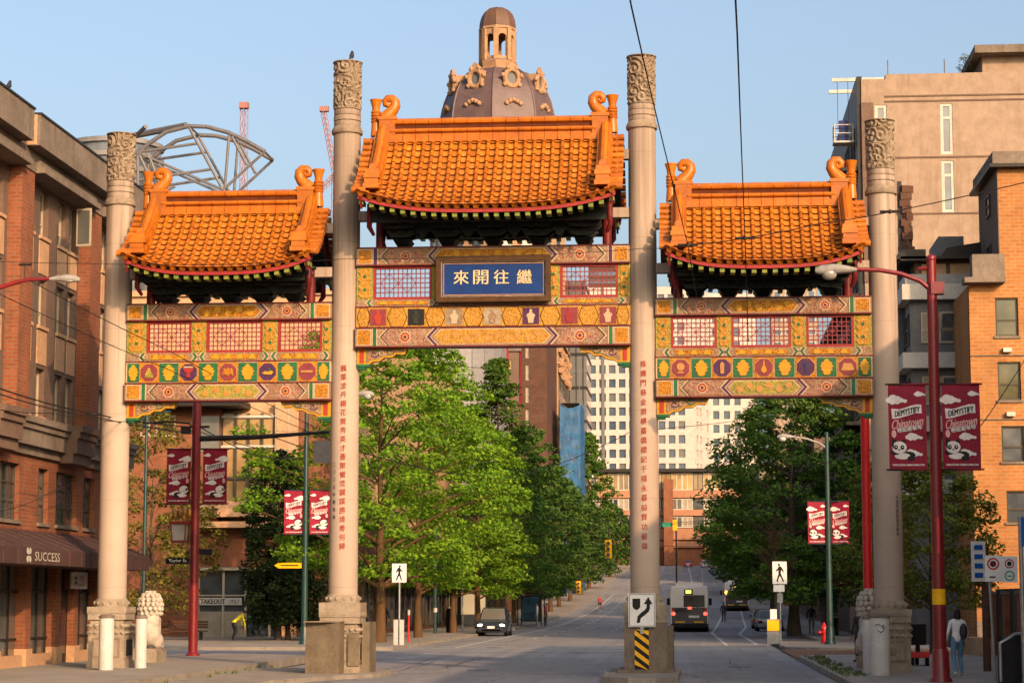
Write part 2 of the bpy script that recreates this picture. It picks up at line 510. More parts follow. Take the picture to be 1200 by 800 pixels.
def asphaltm():
    m, nt, b = nodes('asphalt')
    v = coords(nt)
    col = ramp(nt, noise(nt, v, 0.16, 5), [(0.35, (0.19, 0.185, 0.195)), (0.65, (0.255, 0.25, 0.252))])
    lv = coords(nt, (1.1, 0.02, 1))                           # wheel tracks and oil down the lanes
    col = mixc(nt, ramp(nt, noise(nt, lv, 1.0, 4, 0.65), [(0.48, (0, 0, 0)), (0.7, (0.55,) * 3)]), col, (0.115, 0.115, 0.122))
    pv = coords(nt, (1, 0.45, 1))
    col = mixc(nt, ramp(nt, noise(nt, pv, 0.5, 6, 0.75), [(0.58, (0, 0, 0)), (0.66, (0.4,) * 3)]), col, (0.30, 0.285, 0.275))
    vo = N(nt, 'ShaderNodeTexVoronoi', feature='DISTANCE_TO_EDGE'); vo.inputs['Scale'].default_value = 0.28
    nz = N(nt, 'ShaderNodeTexNoise'); nz.inputs['Scale'].default_value = 1.5; nt.links.new(v, nz.inputs['Vector'])
    mv = N(nt, 'ShaderNodeMix', data_type='VECTOR'); mv.inputs[0].default_value = 0.3; nt.links.new(v, mv.inputs[4]); nt.links.new(nz.outputs['Color'], mv.inputs[5]); nt.links.new(mv.outputs[1], vo.inputs['Vector'])
    col = mixc(nt, ramp(nt, vo.outputs['Distance'], [(0.0, (0.7,) * 3), (0.014, (0, 0, 0))]), col, (0.07, 0.07, 0.075))
    col = mixc(nt, 1.0, col, ramp(nt, noise(nt, v, 9, 3), [(0.3, (0.8,) * 3), (0.7, (1.1,) * 3)]), 'MULTIPLY')
    nt.links.new(col, b.inputs['Base Color']); b.inputs['Roughness'].default_value = 0.9; b.inputs['Specular IOR Level'].default_value = 0.15
    bump(nt, b, noise(nt, v, 40, 4), 0.3, 0.01)
    return m
M['asphalt'] = asphaltm()
M['asphalt2'] = pm('asphalt_patch', (0.245, 0.24, 0.24), (0.19, 0.185, 0.185), 0.5, k=1.0, rough=0.9, bmp=0.4, bscale=60, fine=0.2)
M['sidewalk'] = None
M['kerb'] = pm('kerb_concrete', (0.30, 0.27, 0.23), (0.20, 0.18, 0.15), 1.4, 0.9, 0.3, 30, k=0.95)
M['paver'] = brickm('brick_paving', (0.36, 0.19, 0.12), (0.30, 0.16, 0.11), (0.22, 0.17, 0.13), 0.4, 0.2)
M['line'] = pm('road_paint', (0.62, 0.62, 0.58), (0.38, 0.38, 0.36), 2.0, 0.7, fine=0.3, k=1.0)
M['line_y'] = pm('road_paint_yellow', (0.65, 0.42, 0.05), (0.4, 0.28, 0.06), 2.0, 0.7, fine=0.3)
M['earth'] = pm('earth', (0.16, 0.14, 0.11), (0.10, 0.09, 0.07), 0.3, 0.95)
def slabs():
    m, nt, b = nodes('concrete_slabs')
    g = coords(nt)
    t = N(nt, 'ShaderNodeTexBrick'); t.offset = 0.0
    t.inputs['Scale'].default_value = 1; t.inputs['Brick Width'].default_value = 1.5; t.inputs['Row Height'].default_value = 1.5
    t.inputs['Mortar Size'].default_value = 0.012
    for k, c in (('Color1', (0.25, 0.225, 0.19)), ('Color2', (0.22, 0.195, 0.165)), ('Mortar', (0.12, 0.105, 0.09))): t.inputs[k].default_value = c4(c)
    nt.links.new(g, t.inputs['Vector'])
    col = mixc(nt, 1.0, t.outputs['Color'], ramp(nt, noise(nt, g, 0.8, 6, 0.7), [(0.3, (0.75, 0.74, 0.72)), (0.7, (1.1, 1.1, 1.1))]), 'MULTIPLY')
    nt.links.new(col, b.inputs['Base Color'])
    b.inputs['Roughness'].default_value = 0.9
    bump(nt, b, noise(nt, g, 30, 4), 0.2, 0.01)
    return m
M['sidewalk'] = slabs()

# ------------------------------------------------------------------ ground, roads, pavements
YS = [-160, -60, 0, 40, 80, 120, 150] + list(range(160, 540, 10)) + [560, 600, 720, 900]
def sheet(name, x0, x1, y0, y1, dz, mat, label=None, parent=None, thick=0.0):
    ys = [y0] + [y for y in YS if y0 < y < y1] + [y1]
    vs, fs = [], []
    for y in ys:
        vs += [(x0, y, zr(y) + dz), (x1, y, zr(y) + dz)]
    n = len(ys)
    for i in range(n - 1): fs.append((2*i, 2*i+1, 2*i+3, 2*i+2))
    if thick:
        k = 2 * n
        for y in ys: vs += [(x0, y, zr(y) + dz - thick), (x1, y, zr(y) + dz - thick)]
        for i in range(n - 1):
            fs.append((2*i, 2*i+2, k+2*i+2, k+2*i)); fs.append((2*i+1, k+2*i+1, k+2*i+3, 2*i+3))
        fs.append((0, k, k+1, 1)); fs.append((2*n-2, 2*n-1, k+2*n-1, k+2*n-2))
    b = MB(); b.add(vs, fs)
    o = b.build(name, parent, mat, kind='structure' if parent is None else None)
    if label: o['label'] = label
    return o
sheet('ground', -900, 900, -160, 900, -0.03, M['earth'], 'bare city ground under the buildings and streets')
XL, XR = -12.7, 3.75
road = sheet('road', XL, XR, -120, 560, 0.0, M['asphalt'], 'grey asphalt street running under the gate and uphill')
sheet('cross_street', -140, XL, 76.2, 92.0, 0.0, M['asphalt'], 'grey asphalt side street behind the stone lion')
sheet('brick_crossing', XR, 46, 81.0, 92.5, 0.06, M['paver'], 'reddish brick paved lane mouth beside the fire hydrant', thick=0.08)
def slab(name, poly, z1, label, mat=None, kerb=True, kw=0.16):
    b = MB(); b.use(mat or M['sidewalk'])
    b.prism(poly, (0, 0, -0.02), (1, 0, 0), (0, 1, 0), z1 + 0.02)
    o = b.build(name, kind='structure', label=label)
    if kerb:
        k = MB(); n = len(poly)
        c = Vector((sum(p[0] for p in poly) / n, sum(p[1] for p in poly) / n))
        for i in kerb if hasattr(kerb, '__len__') else range(n):
            p, q = Vector(poly[i]), Vector(poly[(i + 1) % n])
            d = (q - p); L = d.length; d.normalize(); nn = Vector((d.y, -d.x))
            m = (p + q) / 2 + nn * (0.004 - kw / 2)
            k.cbox((m.x, m.y, z1 / 2), (L + 0.01, kw, z1 + 0.024), math.atan2(d.y, d.x))
        k.build('kerb', o, M['kerb'])
    return o
def arc(cx, cy, r, a0, a1, n=6):
    return [(cx + r * math.cos(R(a0 + (a1 - a0) * i / n)), cy + r * math.sin(R(a0 + (a1 - a0) * i / n))) for i in range(n + 1)]
pl = [(-40, -40), (-13.0, -40), (-13.0, 72.5)] + arc(-15.2, 74, 2.2, 0, 90)[1:] + [(-40, 76.2)]
slab('left_sidewalk', pl, 0.22, 'concrete sidewalk under the brown brick building and the stone lion', kerb=range(1, len(pl) - 1))
isl = [(-12.99, 20), (-11.0, 20), (-10.6, 54), (-9.5, 58), (-8.7, 59.6), (-8.55, 60.5), (-8.55, 62.4)] + arc(-9.75, 63.2, 1.2, 0, 90, 5) + [(-12.99, 64.6)]
slab('column_island', isl, 0.10, 'low concrete island around the column with the concrete barrier', M['kerb'], kerb=range(1, len(isl) - 1))
isl = [(-2.3, 56.6), (-1.6, 55.6), (-0.9, 55.6), (-0.35, 56.6), (-0.3, 64), (-0.9, 66), (-1.9, 66), (-2.4, 64)]
slab('median_island', isl, 0.15, 'small kerbed traffic island under the column with the keep right sign', M['kerb'])
pr = [(3.8, -40), (46, -40), (46, 80.9)] + [(7, 80.9)] + arc(6.3, 78.4, 2.5, 90, 180)
slab('right_sidewalk', pr, 0.14, 'concrete sidewalk under the pedestrian in blue jeans', kerb=range(2, len(pr)))
sheet('far_left_sidewalk', -30, XL, 92.0, 540, 0.14, M['sidewalk'], 'shaded sidewalk under the row of street trees', thick=0.2)
sheet('kerb', XL + 0.002, XL + 0.15, 92.0, 540, 0.145, M['kerb'], None, bpy.data.objects['far_left_sidewalk'], thick=0.2)
XF = 6.5
sheet('parking_lane', XR, XF, 106, 540, 0.0, M['asphalt'], 'asphalt parking lane with parked cars on the right of the street')
bulb = [(10.8, 92.5), (10.8, 111)] + [(XF, 111)] + arc(XF, 106, 2.4, 90, 180) + arc(5.6, 94.0, 1.5, 180, 270)
slab('corner_sidewalk', bulb[::-1], 0.14, 'sidewalk corner with the red fire hydrant and crossing sign', kerb=range(0, len(bulb) - 3))
sheet('far_right_sidewalk', XF, 40, 111.0, 540, 0.14, M['sidewalk'], 'sidewalk under the big dark tree on the right side', thick=0.2)
sheet('kerb', XF - 0.15, XF - 0.002, 111.0, 540, 0.145, M['kerb'], None, bpy.data.objects['far_right_sidewalk'], thick=0.2)

def marking(name, pts, w, mat, dash=None):
    """painted line along ground points"""
    b = MB()
    for i in range(len(pts) - 1):
        p, q = Vector((pts[i][0], pts[i][1], 0)), Vector((pts[i+1][0], pts[i+1][1], 0))
        L = (q - p).length; d = (q - p).normalized(); nn = Vector((-d.y, d.x, 0)) * w / 2
        segs = []
        if dash:
            t = 0
            while t < L: segs.append((t, min(L, t + dash[0]))); t += dash[0] + dash[1]
        else:
            k = max(1, int(L / 10)); segs = [(L * j / k, L * (j + 1) / k) for j in range(k)]
        for a, c in segs:
            A, C = p + d * a, p + d * c
            b.add([(A - nn) + Vector((0, 0, zr(A.y) + 0.006)), (C - nn) + Vector((0, 0, zr(C.y) + 0.006)), (C + nn) + Vector((0, 0, zr(C.y) + 0.006)), (A + nn) + Vector((0, 0, zr(A.y) + 0.006))], [(0, 3, 2, 1)])
    return b.build(name, road, mat)
def g2(px, py):
    p = GY(px, py); return (p.x, p.y)
marking('lane_line', [(-10.5, 98), (-10.6, 150)], 0.14, M['line'])
marking('lane_line', [(-10.6, 150), (-10.6, 300)], 0.12, M['line'])
marking('lane_dashes', [(-8.6, 120), (-8.6, 480)], 0.14, M['line'], (3, 6))
marking('lane_dashes', [(-5.4, 150), (-5.4, 480)], 0.14, M['line'], (3, 6))
marking('centre_line', [(-2.1, 96), (-2.1, 190)], 0.12, M['line_y'])
marking('centre_line', [(-2.4, 190), (-2.4, 480)], 0.12, M['line_y'])
marking('bike_lane_line', [g2(852, 756), g2(834, 741), g2(848.6, 725)], 0.16, M['line'])
marking('bike_lane_line', [g2(887, 755), g2(866.6, 742.6), g2(874, 735), g2(868, 725)], 0.16, M['line'])
marking('lane_dashes', [(1.6, 240), (2.4, 480)], 0.16, M['line'], (4, 5))
marking('lane_line', [(0.6, 300), (-0.6, 480)], 0.16, M['line'])
marking('crossing_line', [(-11.5, 92.5), (3.2, 92.5)], 0.3, M['line'])
marking('crossing_line', [(-11.5, 96.5), (3.2, 96.5)], 0.3, M['line'])
marking('stop_line', [(-11.5, 100), (-2.5, 99.4)], 0.35, M['line'])
marking('turn_line', [g2(445, 779), g2(487, 777)], 0.14, M['line'])
marking('cross_street_line', [g2(186, 769), g2(206, 766)], 0.3, M['line'])
for x0, x1, y0, y1 in ((-9.5, -5.0, 104, 135), (-3.2, 0.5, 96, 118), (-8.5, -3.4, 60, 80), (0.2, 3.0, 58, 88), (-7, -6.2, 82, 103)):
    sheet('asphalt_patch', x0, x1, y0, y1, 0.003, M['asphalt2'], None, road)
M['tar'] = pm('tar_seal', (0.055, 0.055, 0.06), None, 3, 0.6, k=1.0)
M['iron'] = pm('cast_iron', (0.07, 0.065, 0.06), None, 6, 0.6, k=1.0)
for k, (x, y) in enumerate(((-6.4, 66), (1.5, 70), (-8.8, 98), (-1.2, 108), (-4.4, 88), (2.2, 121))):
    b = MB(); b.use(M['iron']); b.lathe([(0.36, 0), (0.36, 0.008), (0.3, 0.011)], (x, y, 0.001), 20); b.build('manhole_cover', road)
rn = random.Random(21)
for k in range(16):                                           # sealed cracks
    x, y = rn.uniform(-10, 3), rn.uniform(56, 125)
    along = rn.random() < 0.6
    pts = []
    for q in range(9):
        pts.append((x + (rn.uniform(-0.12, 0.12) if along else q * 0.7), y + (q * 1.6 if along else rn.uniform(-0.3, 0.3))))
    if all(-10 < p[0] < 3.5 for p in pts): marking('tar_seam', pts, 0.06, M['tar'])
def grass_strip(name, x0, x1, y0, y1, z, n, label, mat, h=0.22):
    b = MB()
    for i in range(n):
        x, y = random.uniform(x0, x1), random.uniform(y0, y1)
        for k in range(5):
            a = random.uniform(0, 6.28); s = random.uniform(0.5, 1) * h
            d = Vector((math.cos(a), math.sin(a), 0)); t = Vector((-d.y, d.x, 0)) * 0.02
            p = Vector((x, y, z)) + d * 0.04
            b.add([p - t, p + t, p + d * s * 0.6 + Vector((0, 0, s))], [(0, 1, 2)])
    return b.build(name, None, mat, label=label, cat='weeds', kind='stuff')
M['weed'] = pm('weed', (0.10, 0.14, 0.03), (0.06, 0.09, 0.02), 2, 0.8, k=1.0)
grass_strip('kerb_weeds', 3.95, 4.6, 58, 78, 0.14, 150, 'low green weeds growing along the kerb by the white bollards', M['weed'], 0.11)
grass_strip('gutter_weeds', -12.9, -12.5, 52, 66, 0.10, 16, 'dry weeds growing in the gutter beside the column island', M['weed'], 0.14)
# ------------------------------------------------------------------ the ceremonial gate
YG = 61.0
def gx(px, py, Y=YG): return U(px, py, Y).x
def gz(px, py, Y=YG): return U(px, py, Y).z
CX = [gx(131, 700), gx(402, 700), gx(756, 700), gx(1042, 700)]
CTOP = [gz(579, 158 + 7), gz(579, 70), gz(579, 70), gz(579, 158 + 7)]
CTOP[0] = CTOP[3] = (gz(143, 158) + gz(1032, 142)) / 2
CTOP[1] = CTOP[2] = (gz(408, 73) + gz(755, 68)) / 2
gate = thing('ceremonial_gate', ((CX[1] + CX[2]) / 2, YG, 0), 'ceremonial street gate with four stone columns, three orange tiled roofs and painted beams', 'gate')
COLTXT = {1: '楓葉凌丹楊花競秀英才薈聚蠻荒闢蹊勝境粵何歸', 2: '珠璣門巷金碧樓臺僑標記千禧永慕前賢功最偉'}
CR = 0.41
for i, x in enumerate(CX):
    zt = CTOP[i]
    z_drum = zt - (88 / 41.6)
    y0 = 1.75 if i in (0, 3) else 2.05
    b = MB()
    segs = [(CR + 0.012, 0.0)]
    prof = [(CR, y0 - 0.3)] + [(CR - 0.02 * k / 8, y0 + (z_drum - y0) * k / 8) for k in range(9)]
    b.use(M['stone']).lathe(prof, (x, YG, 0), 32)
    col = b.build('column', gate, smooth=40)
    b = MB(); b.use(M['stone_dark'])
    r = CR - 0.03
    b.lathe([(r + 0.06, 0), (r + 0.075, 0.06), (r + 0.06, 0.12), (r + 0.02, 0.2), (r, 0.22)], (x, YG, z_drum), 32)
    b.build('collar', col, smooth=35)
    b = MB(); b.use(M['stone'])
    zz = z_drum + 0.2
    for k in range(3):
        b.lathe([(r - 0.005, 0), (r + 0.005 + 0.008 * (k % 2), 0.015), (r + 0.005 + 0.008 * (k % 2), 0.145), (r - 0.02, 0.165)], (x, YG, zz), 32); zz += 0.17
    b.build('neck_ring', col, smooth=35)
    # carved drum: fine cylinder displaced with swirling relief
    n, mz = 110, 64
    h = zt - zz
    vs, fs = [], []
    rnd = random.Random(i)
    cen = [(rnd.uniform(0, 6.28), rnd.uniform(0, 1), rnd.uniform(0.2, 0.5), rnd.choice((-1, 1))) for _ in range(46)]
    for j in range(mz + 1):
        t = j / mz
        for k in range(n):
            a = 2 * math.pi * k / n
            d = 0.0
            if 1 < j < mz - 1:
                best = 9
                for ca, ct, cr, sg in cen:
                    da = (a - ca + math.pi) % (2 * math.pi) - math.pi
                    dx, dz = da * r, (t - ct) * h
                    q = math.hypot(dx, dz)
                    if q < best:
                        best = q; ang = math.atan2(dz, dx) * sg
                d = 0.042 * math.sin(best * 46 + ang) - 0.012
            rr = r + 0.01 + d * 0.85
            if j >= mz - 1: rr = r + 0.05
            vs.append((x + rr * math.cos(a), YG + rr * math.sin(a), zz + t * h))
    for j in range(mz):
        for k in range(n): fs.append((j*n + k, j*n + (k+1) % n, (j+1)*n + (k+1) % n, (j+1)*n + k))
    fs.append(tuple(mz * n + k for k in range(n)))
    b = MB(); b.use(M['stone_dark']); b.add(vs, fs)
    b.build('carved_drum', col, smooth=60)
    # plinth
    ps = 1.05 if i in (0, 3) else 1.1
    ph = 1.78 if i in (0, 3) else 2.0
    zb = 0.2 if i == 0 else 0.1
    if i == 3: zb = 0.14
    b = MB(); b.use(M['stone_pl'])
    lv = [(1.04, zb, 0.22), (0.97, zb + 0.22, 0.72), (1.0, zb + 0.94, 0.07), (0.94, zb + 1.01, 0.1), (0.99, zb + 1.11, 0.13), (0.9, zb + 1.24, 0.12), (1.02, zb + 1.36, 0.18), (1.06, zb + 1.54, ph - 1.54 - 0.06)]
    for s, z, hh in lv: b.cbox((x, YG, z + hh / 2), (ps * s, ps * s, hh + 0.002))
    for k in range(7):                     # lotus petals and beading
        t = (k - 3) * ps * 0.145
        for sx, sy in ((0, -1), (1, 0), (-1, 0), (0, 1)):
            px_, py_ = (x + t, YG + sy * ps * 0.49) if sx == 0 else (x + sx * ps * 0.49, YG + t)
            b.sphere((px_, py_, zb + 1.19), (0.07, 0.07, 0.06), 7, 5)
            b.sphere((px_, py_, zb + 1.0), (0.065, 0.065, 0.045), 7, 5)
            b.cbox((px_ + sx * ps * 0.035, py_ + sy * ps * 0.035, zb + 1.63), (0.085 if sx == 0 else 0.03, 0.085 if sy == 0 else 0.03, 0.09))
    plinth = b.build('plinth', col, smooth=35)
    b = MB(); b.use(M['stone_dark'])
    for s in (-1, 1):                      # framed panels
        for q in (0, 1):
            w, fw = ps * 0.97 / 2, 0.05
            for (u0, u1, z0, z1) in ((-w + 0.12, w - 0.12, 0.3, 0.35), (-w + 0.12, w - 0.12, 0.82, 0.87), (-w + 0.12, -w + 0.17, 0.35, 0.82), (w - 0.17, w - 0.12, 0.35, 0.82)):
                if q == 0: b.box(x + u0, x + u1, YG + s * w - 0.02, YG + s * w + 0.02, zb + z0, zb + z1)
                else: b.box(x + s * w - 0.02, x + s * w + 0.02, YG + u0, YG + u1, zb + z0, zb + z1)
    b.sphere((x, YG - ps * 0.97 / 2, zb + 0.58), (0.13, 0.03, 0.13), 9, 5)
    b.build('panel_frame', col)
    if i in (0, 1):
        b = MB(); b.use(M['black']); w = ps * 0.97 / 2
        b.box(x + w - 0.01, x + w + 0.025, YG - w + 0.2, YG + w - 0.2, zb + 0.36, zb + 0.8)
        b.build('inscription_plate', col)
    b = MB(); b.use(M['stone_pl'])         # carved foot of the shaft
    zf = zb + ph - 0.08
    b.lathe([(CR + 0.06, 0), (CR + 0.075, 0.1), (CR + 0.05, 0.2), (CR + 0.005, 0.25)], (x, YG, zf), 24)
    for k in range(14):
        a = 2 * math.pi * k / 14
        b.sphere((x + (CR + 0.06) * math.cos(a), YG + (CR + 0.06) * math.sin(a), zf + 0.13), (0.055, 0.055, 0.06), 6, 4)
    b.build('carved_foot', col, smooth=40)
    if i in COLTXT:
        s = COLTXT[i]
        b = MB(); b.use(M['letter_red'])
        z0, z1 = (gz(402, 433), gz(402, 640)) if i == 1 else (gz(756, 428), gz(756, 640))
        n = len(s)
        cx0 = x + (0.02 if i == 1 else 0.0)
        for k, ch in enumerate(s):
            vs, fs, tw, th = text_geo(ch)
            c = z0 + (z1 - z0) * k / (n - 1)
            sc = 0.18
            for off in (-1, 1):            # brush-heavy strokes, wrapped onto the round shaft
                out = []
                rr = CR + 0.004 + 0.001 * off
                for a, q in vs:
                    ang = ((a + off * 0.018) * sc) / rr
                    out.append((cx0 + math.sin(ang) * rr, YG - math.cos(ang) * rr, c + q * sc * 1.1 + a * sc * 0.12))
                b.add(out, fs)
        b.build('inscription', col)
    if i in (1, 3):
        s = '二〇〇五年春敬書' if i == 1 else '千禧門建誌溫市華埠'
        b = MB(); b.use(M['letter_black'])
        a0 = -0.58 if i == 1 else 0.62
        z0, z1 = (gz(402, 545), gz(402, 606)) if i == 1 else (gz(1042, 583), gz(1042, 626))
        for k, ch in enumerate(s):
            vs, fs, tw, th = text_geo(ch)
            c = z0 + (z1 - z0) * k / (len(s) - 1)
            out = []
            for a, q in vs:
                ang = a0 + a * 0.11 / CR
                out.append((x + math.sin(ang) * (CR + 0.004), YG - math.cos(ang) * (CR + 0.004), c + q * 0.12))
            b.add(out, fs)
        b.build('inscription', col)

def chev(x, z0, z1, w, d):
    """arrow band: d>0 points right"""
    zm = (z0 + z1) / 2
    return [(x, z0), (x + w, z0), (x + w + d, zm), (x + w, z1), (x, z1), (x + d, zm)]

def painted_beam(x0, x1, z0, z1, yf, cmat, edge, label=None):
    """one painted beam: gilded ends, stripes, arrow bands, brocade hexagons and a long middle field"""
    h = z1 - z0; L = x1 - x0; xm = (x0 + x1) / 2
    b = MB(); b.use(M['orn_mix']); b.box(x0, x1, yf, yf + 0.5, z0, z1)
    b.use(M['dark_red']); b.box(x0, x1, yf - 0.03, yf + 0.5, z0 - 0.035, z0 + 0.001); b.box(x0, x1, yf - 0.03, yf + 0.5, z1 - 0.001, z1 + 0.03)
    bm_ = b.build('beam', gate)
    for sg in (-1, 1):
        e = xm + sg * L / 2
        def X(t): return e - sg * t
        def rc(b_, t0, t1, pad, t): a, c = sorted((X(t0), X(t1))); b_.rect(a, c, z0 + pad, z1 - pad, yf, t)
        b = MB(); b.use(M['cream']); rc(b, 0.04, 0.46, 0.02, 0.012); b.use(M['orn_or']); rc(b, 0.07, 0.43, 0.05, 0.022); b.build('end_panel', bm_)
        b = MB(); b.use(M['cream']); rc(b, 0.47, 0.50, 0.01, 0.02); rc(b, 0.60, 0.63, 0.01, 0.02); b.use(M['green'] if edge != 'purple2' else M['purple']); rc(b, 0.50, 0.60, 0.01, 0.02); b.build('stripe_band', bm_)
        b = MB()
        def ch(t, w, m, tk):
            pts = chev(t, z0 + 0.012, z1 - 0.012, w, 0.2)
            b.use(m); b.front([(X(p[0] - 0.0), p[1]) for p in [(pp[0], pp[1]) for pp in pts]], yf, tk)
        # bands point to the outside
        def band(t, w, m, tk, d):
            zm = (z0 + z1) / 2; a0, a1 = z0 + 0.012, z1 - 0.012
            b.use(m); b.front([(X(t), a0), (X(t + w), a0), (X(t + w + d), zm), (X(t + w), a1), (X(t), a1), (X(t + d), zm)], yf, tk)
        d = -0.2 * h / 0.45
        band(0.88, 0.045, M['cream'], 0.02, d); band(0.925, 0.035, M['black'], 0.018, d)
        hexw = L * 0.135
        t2 = 0.98 + hexw
        band(t2 + 0.18, 0.05, M['cream'], 0.022, d); band(t2 + 0.23, 0.09, M[edge if edge != 'purple2' else 'purple'], 0.026, d); band(t2 + 0.32, 0.03, M['cream'], 0.022, d)
        b.build('arrow_band', bm_)
        b = MB(); b.use(M['orn_flower'])
        zm = (z0 + z1) / 2; a0, a1 = z0 + 0.03, z1 - 0.03
        b.front([(X(0.98), a0), (X(t2 + 0.10), a0), (X(t2 - 0.1), zm), (X(t2 + 0.10), a1), (X(0.98), a1), (X(0.80), zm)], yf, 0.012)
        fx = X(0.84 + hexw * 0.55)
        for r_, m in ((0.15, 'cream'), (0.12, 'red'), (0.08, 'gold'), (0.04, 'purple')):
            k = {'cream': 0.016, 'red': 0.02, 'gold': 0.024, 'purple': 0.028}[m]
            rr = r_ * h / 0.5
            b.use(M[m]); b.front([(fx + rr * (1 + 0.16 * (q % 2)) * math.cos(q * math.pi / 8), zm + rr * (1 + 0.16 * (q % 2)) * math.sin(q * math.pi / 8)) for q in range(16)], yf, k)
        b.build('brocade_panel', bm_)
        tc = t2 + 0.40
    zm = (z0 + z1) / 2; a0, a1 = z0 + 0.05, z1 - 0.05
    b = MB(); l, r = x0 + tc, x1 - tc
    k = 0.16 * h / 0.45
    b.use(M['cream']); b.front([(l, a0 - 0.015), (r, a0 - 0.015), (r + k + 0.02, zm), (r, a1 + 0.015), (l, a1 + 0.015), (l - k - 0.02, zm)], yf, 0.014)
    b.use(M[cmat]); b.front([(l + 0.02, a0 + 0.01), (r - 0.02, a0 + 0.01), (r + k - 0.02, zm), (r - 0.02, a1 - 0.01), (l + 0.02, a1 - 0.01), (l - k + 0.02, zm)], yf, 0.026)
    # raised blossoms along the field
    nn = max(5, int((r - l) / 0.27))
    b.use(M['gold'] if cmat != 'orn_or' else M['yellow'])
    for q in range(nn):
        fx = l + (r - l) * (q + 0.5) / nn; fz = zm + (0.05 if q % 2 else -0.05)
        b.front([(fx + 0.085 * (1 + 0.25 * (w % 2)) * math.cos(w * math.pi / 5), fz + 0.085 * (1 + 0.25 * (w % 2)) * math.sin(w * math.pi / 5)) for w in range(10)], yf, 0.042)
    b.build('centre_field', bm_)
    return bm_

def lattice(x0, x1, z0, z1, yf):
    b = MB(); b.use(M['red']); t = 0.07
    b.box(x0, x1, yf - 0.02, yf + 0.12, z0, z0 + t); b.box(x0, x1, yf - 0.02, yf + 0.12, z1 - t, z1)
    b.box(x0, x0 + t, yf - 0.02, yf + 0.12, z0 + t, z1 - t); b.box(x1 - t, x1, yf - 0.02, yf + 0.12, z0 + t, z1 - t)
    fr = b.build('lattice_window', gate)
    b = MB(); b.use(M['maroon'])
    nx = max(4, round((x1 - x0 - 2 * t) / 0.125)); nz = max(4, round((z1 - z0 - 2 * t) / 0.125))
    w = 0.0135
    X = lambda i: x0 + t + (x1 - x0 - 2 * t) * i / nx
    Z = lambda j: z0 + t + (z1 - z0 - 2 * t) * j / nz
    for i in range(1, nx): b.box(X(i) - w, X(i) + w, yf + 0.03, yf + 0.06, z0 + t, z1 - t)
    for j in range(1, nz): b.box(x0 + t, x1 - t, yf + 0.034, yf + 0.056, Z(j) - w, Z(j) + w)
    for ci in range(3, nx - 1, 4):         # octagon figures
        for cj in (nz // 2,):
            for sx in (-1, 1):
                for sz in (-1, 1):
                    p0 = (X(ci), yf + 0.045, Z(cj) + sz * (Z(1) - Z(0)) * 2); p1 = (X(ci) + sx * (X(1) - X(0)) * 2, yf + 0.045, Z(cj))
                    b.tube([p0, p1], 0.011, 4)
    b.build('lattice_bars', fr)
    return fr

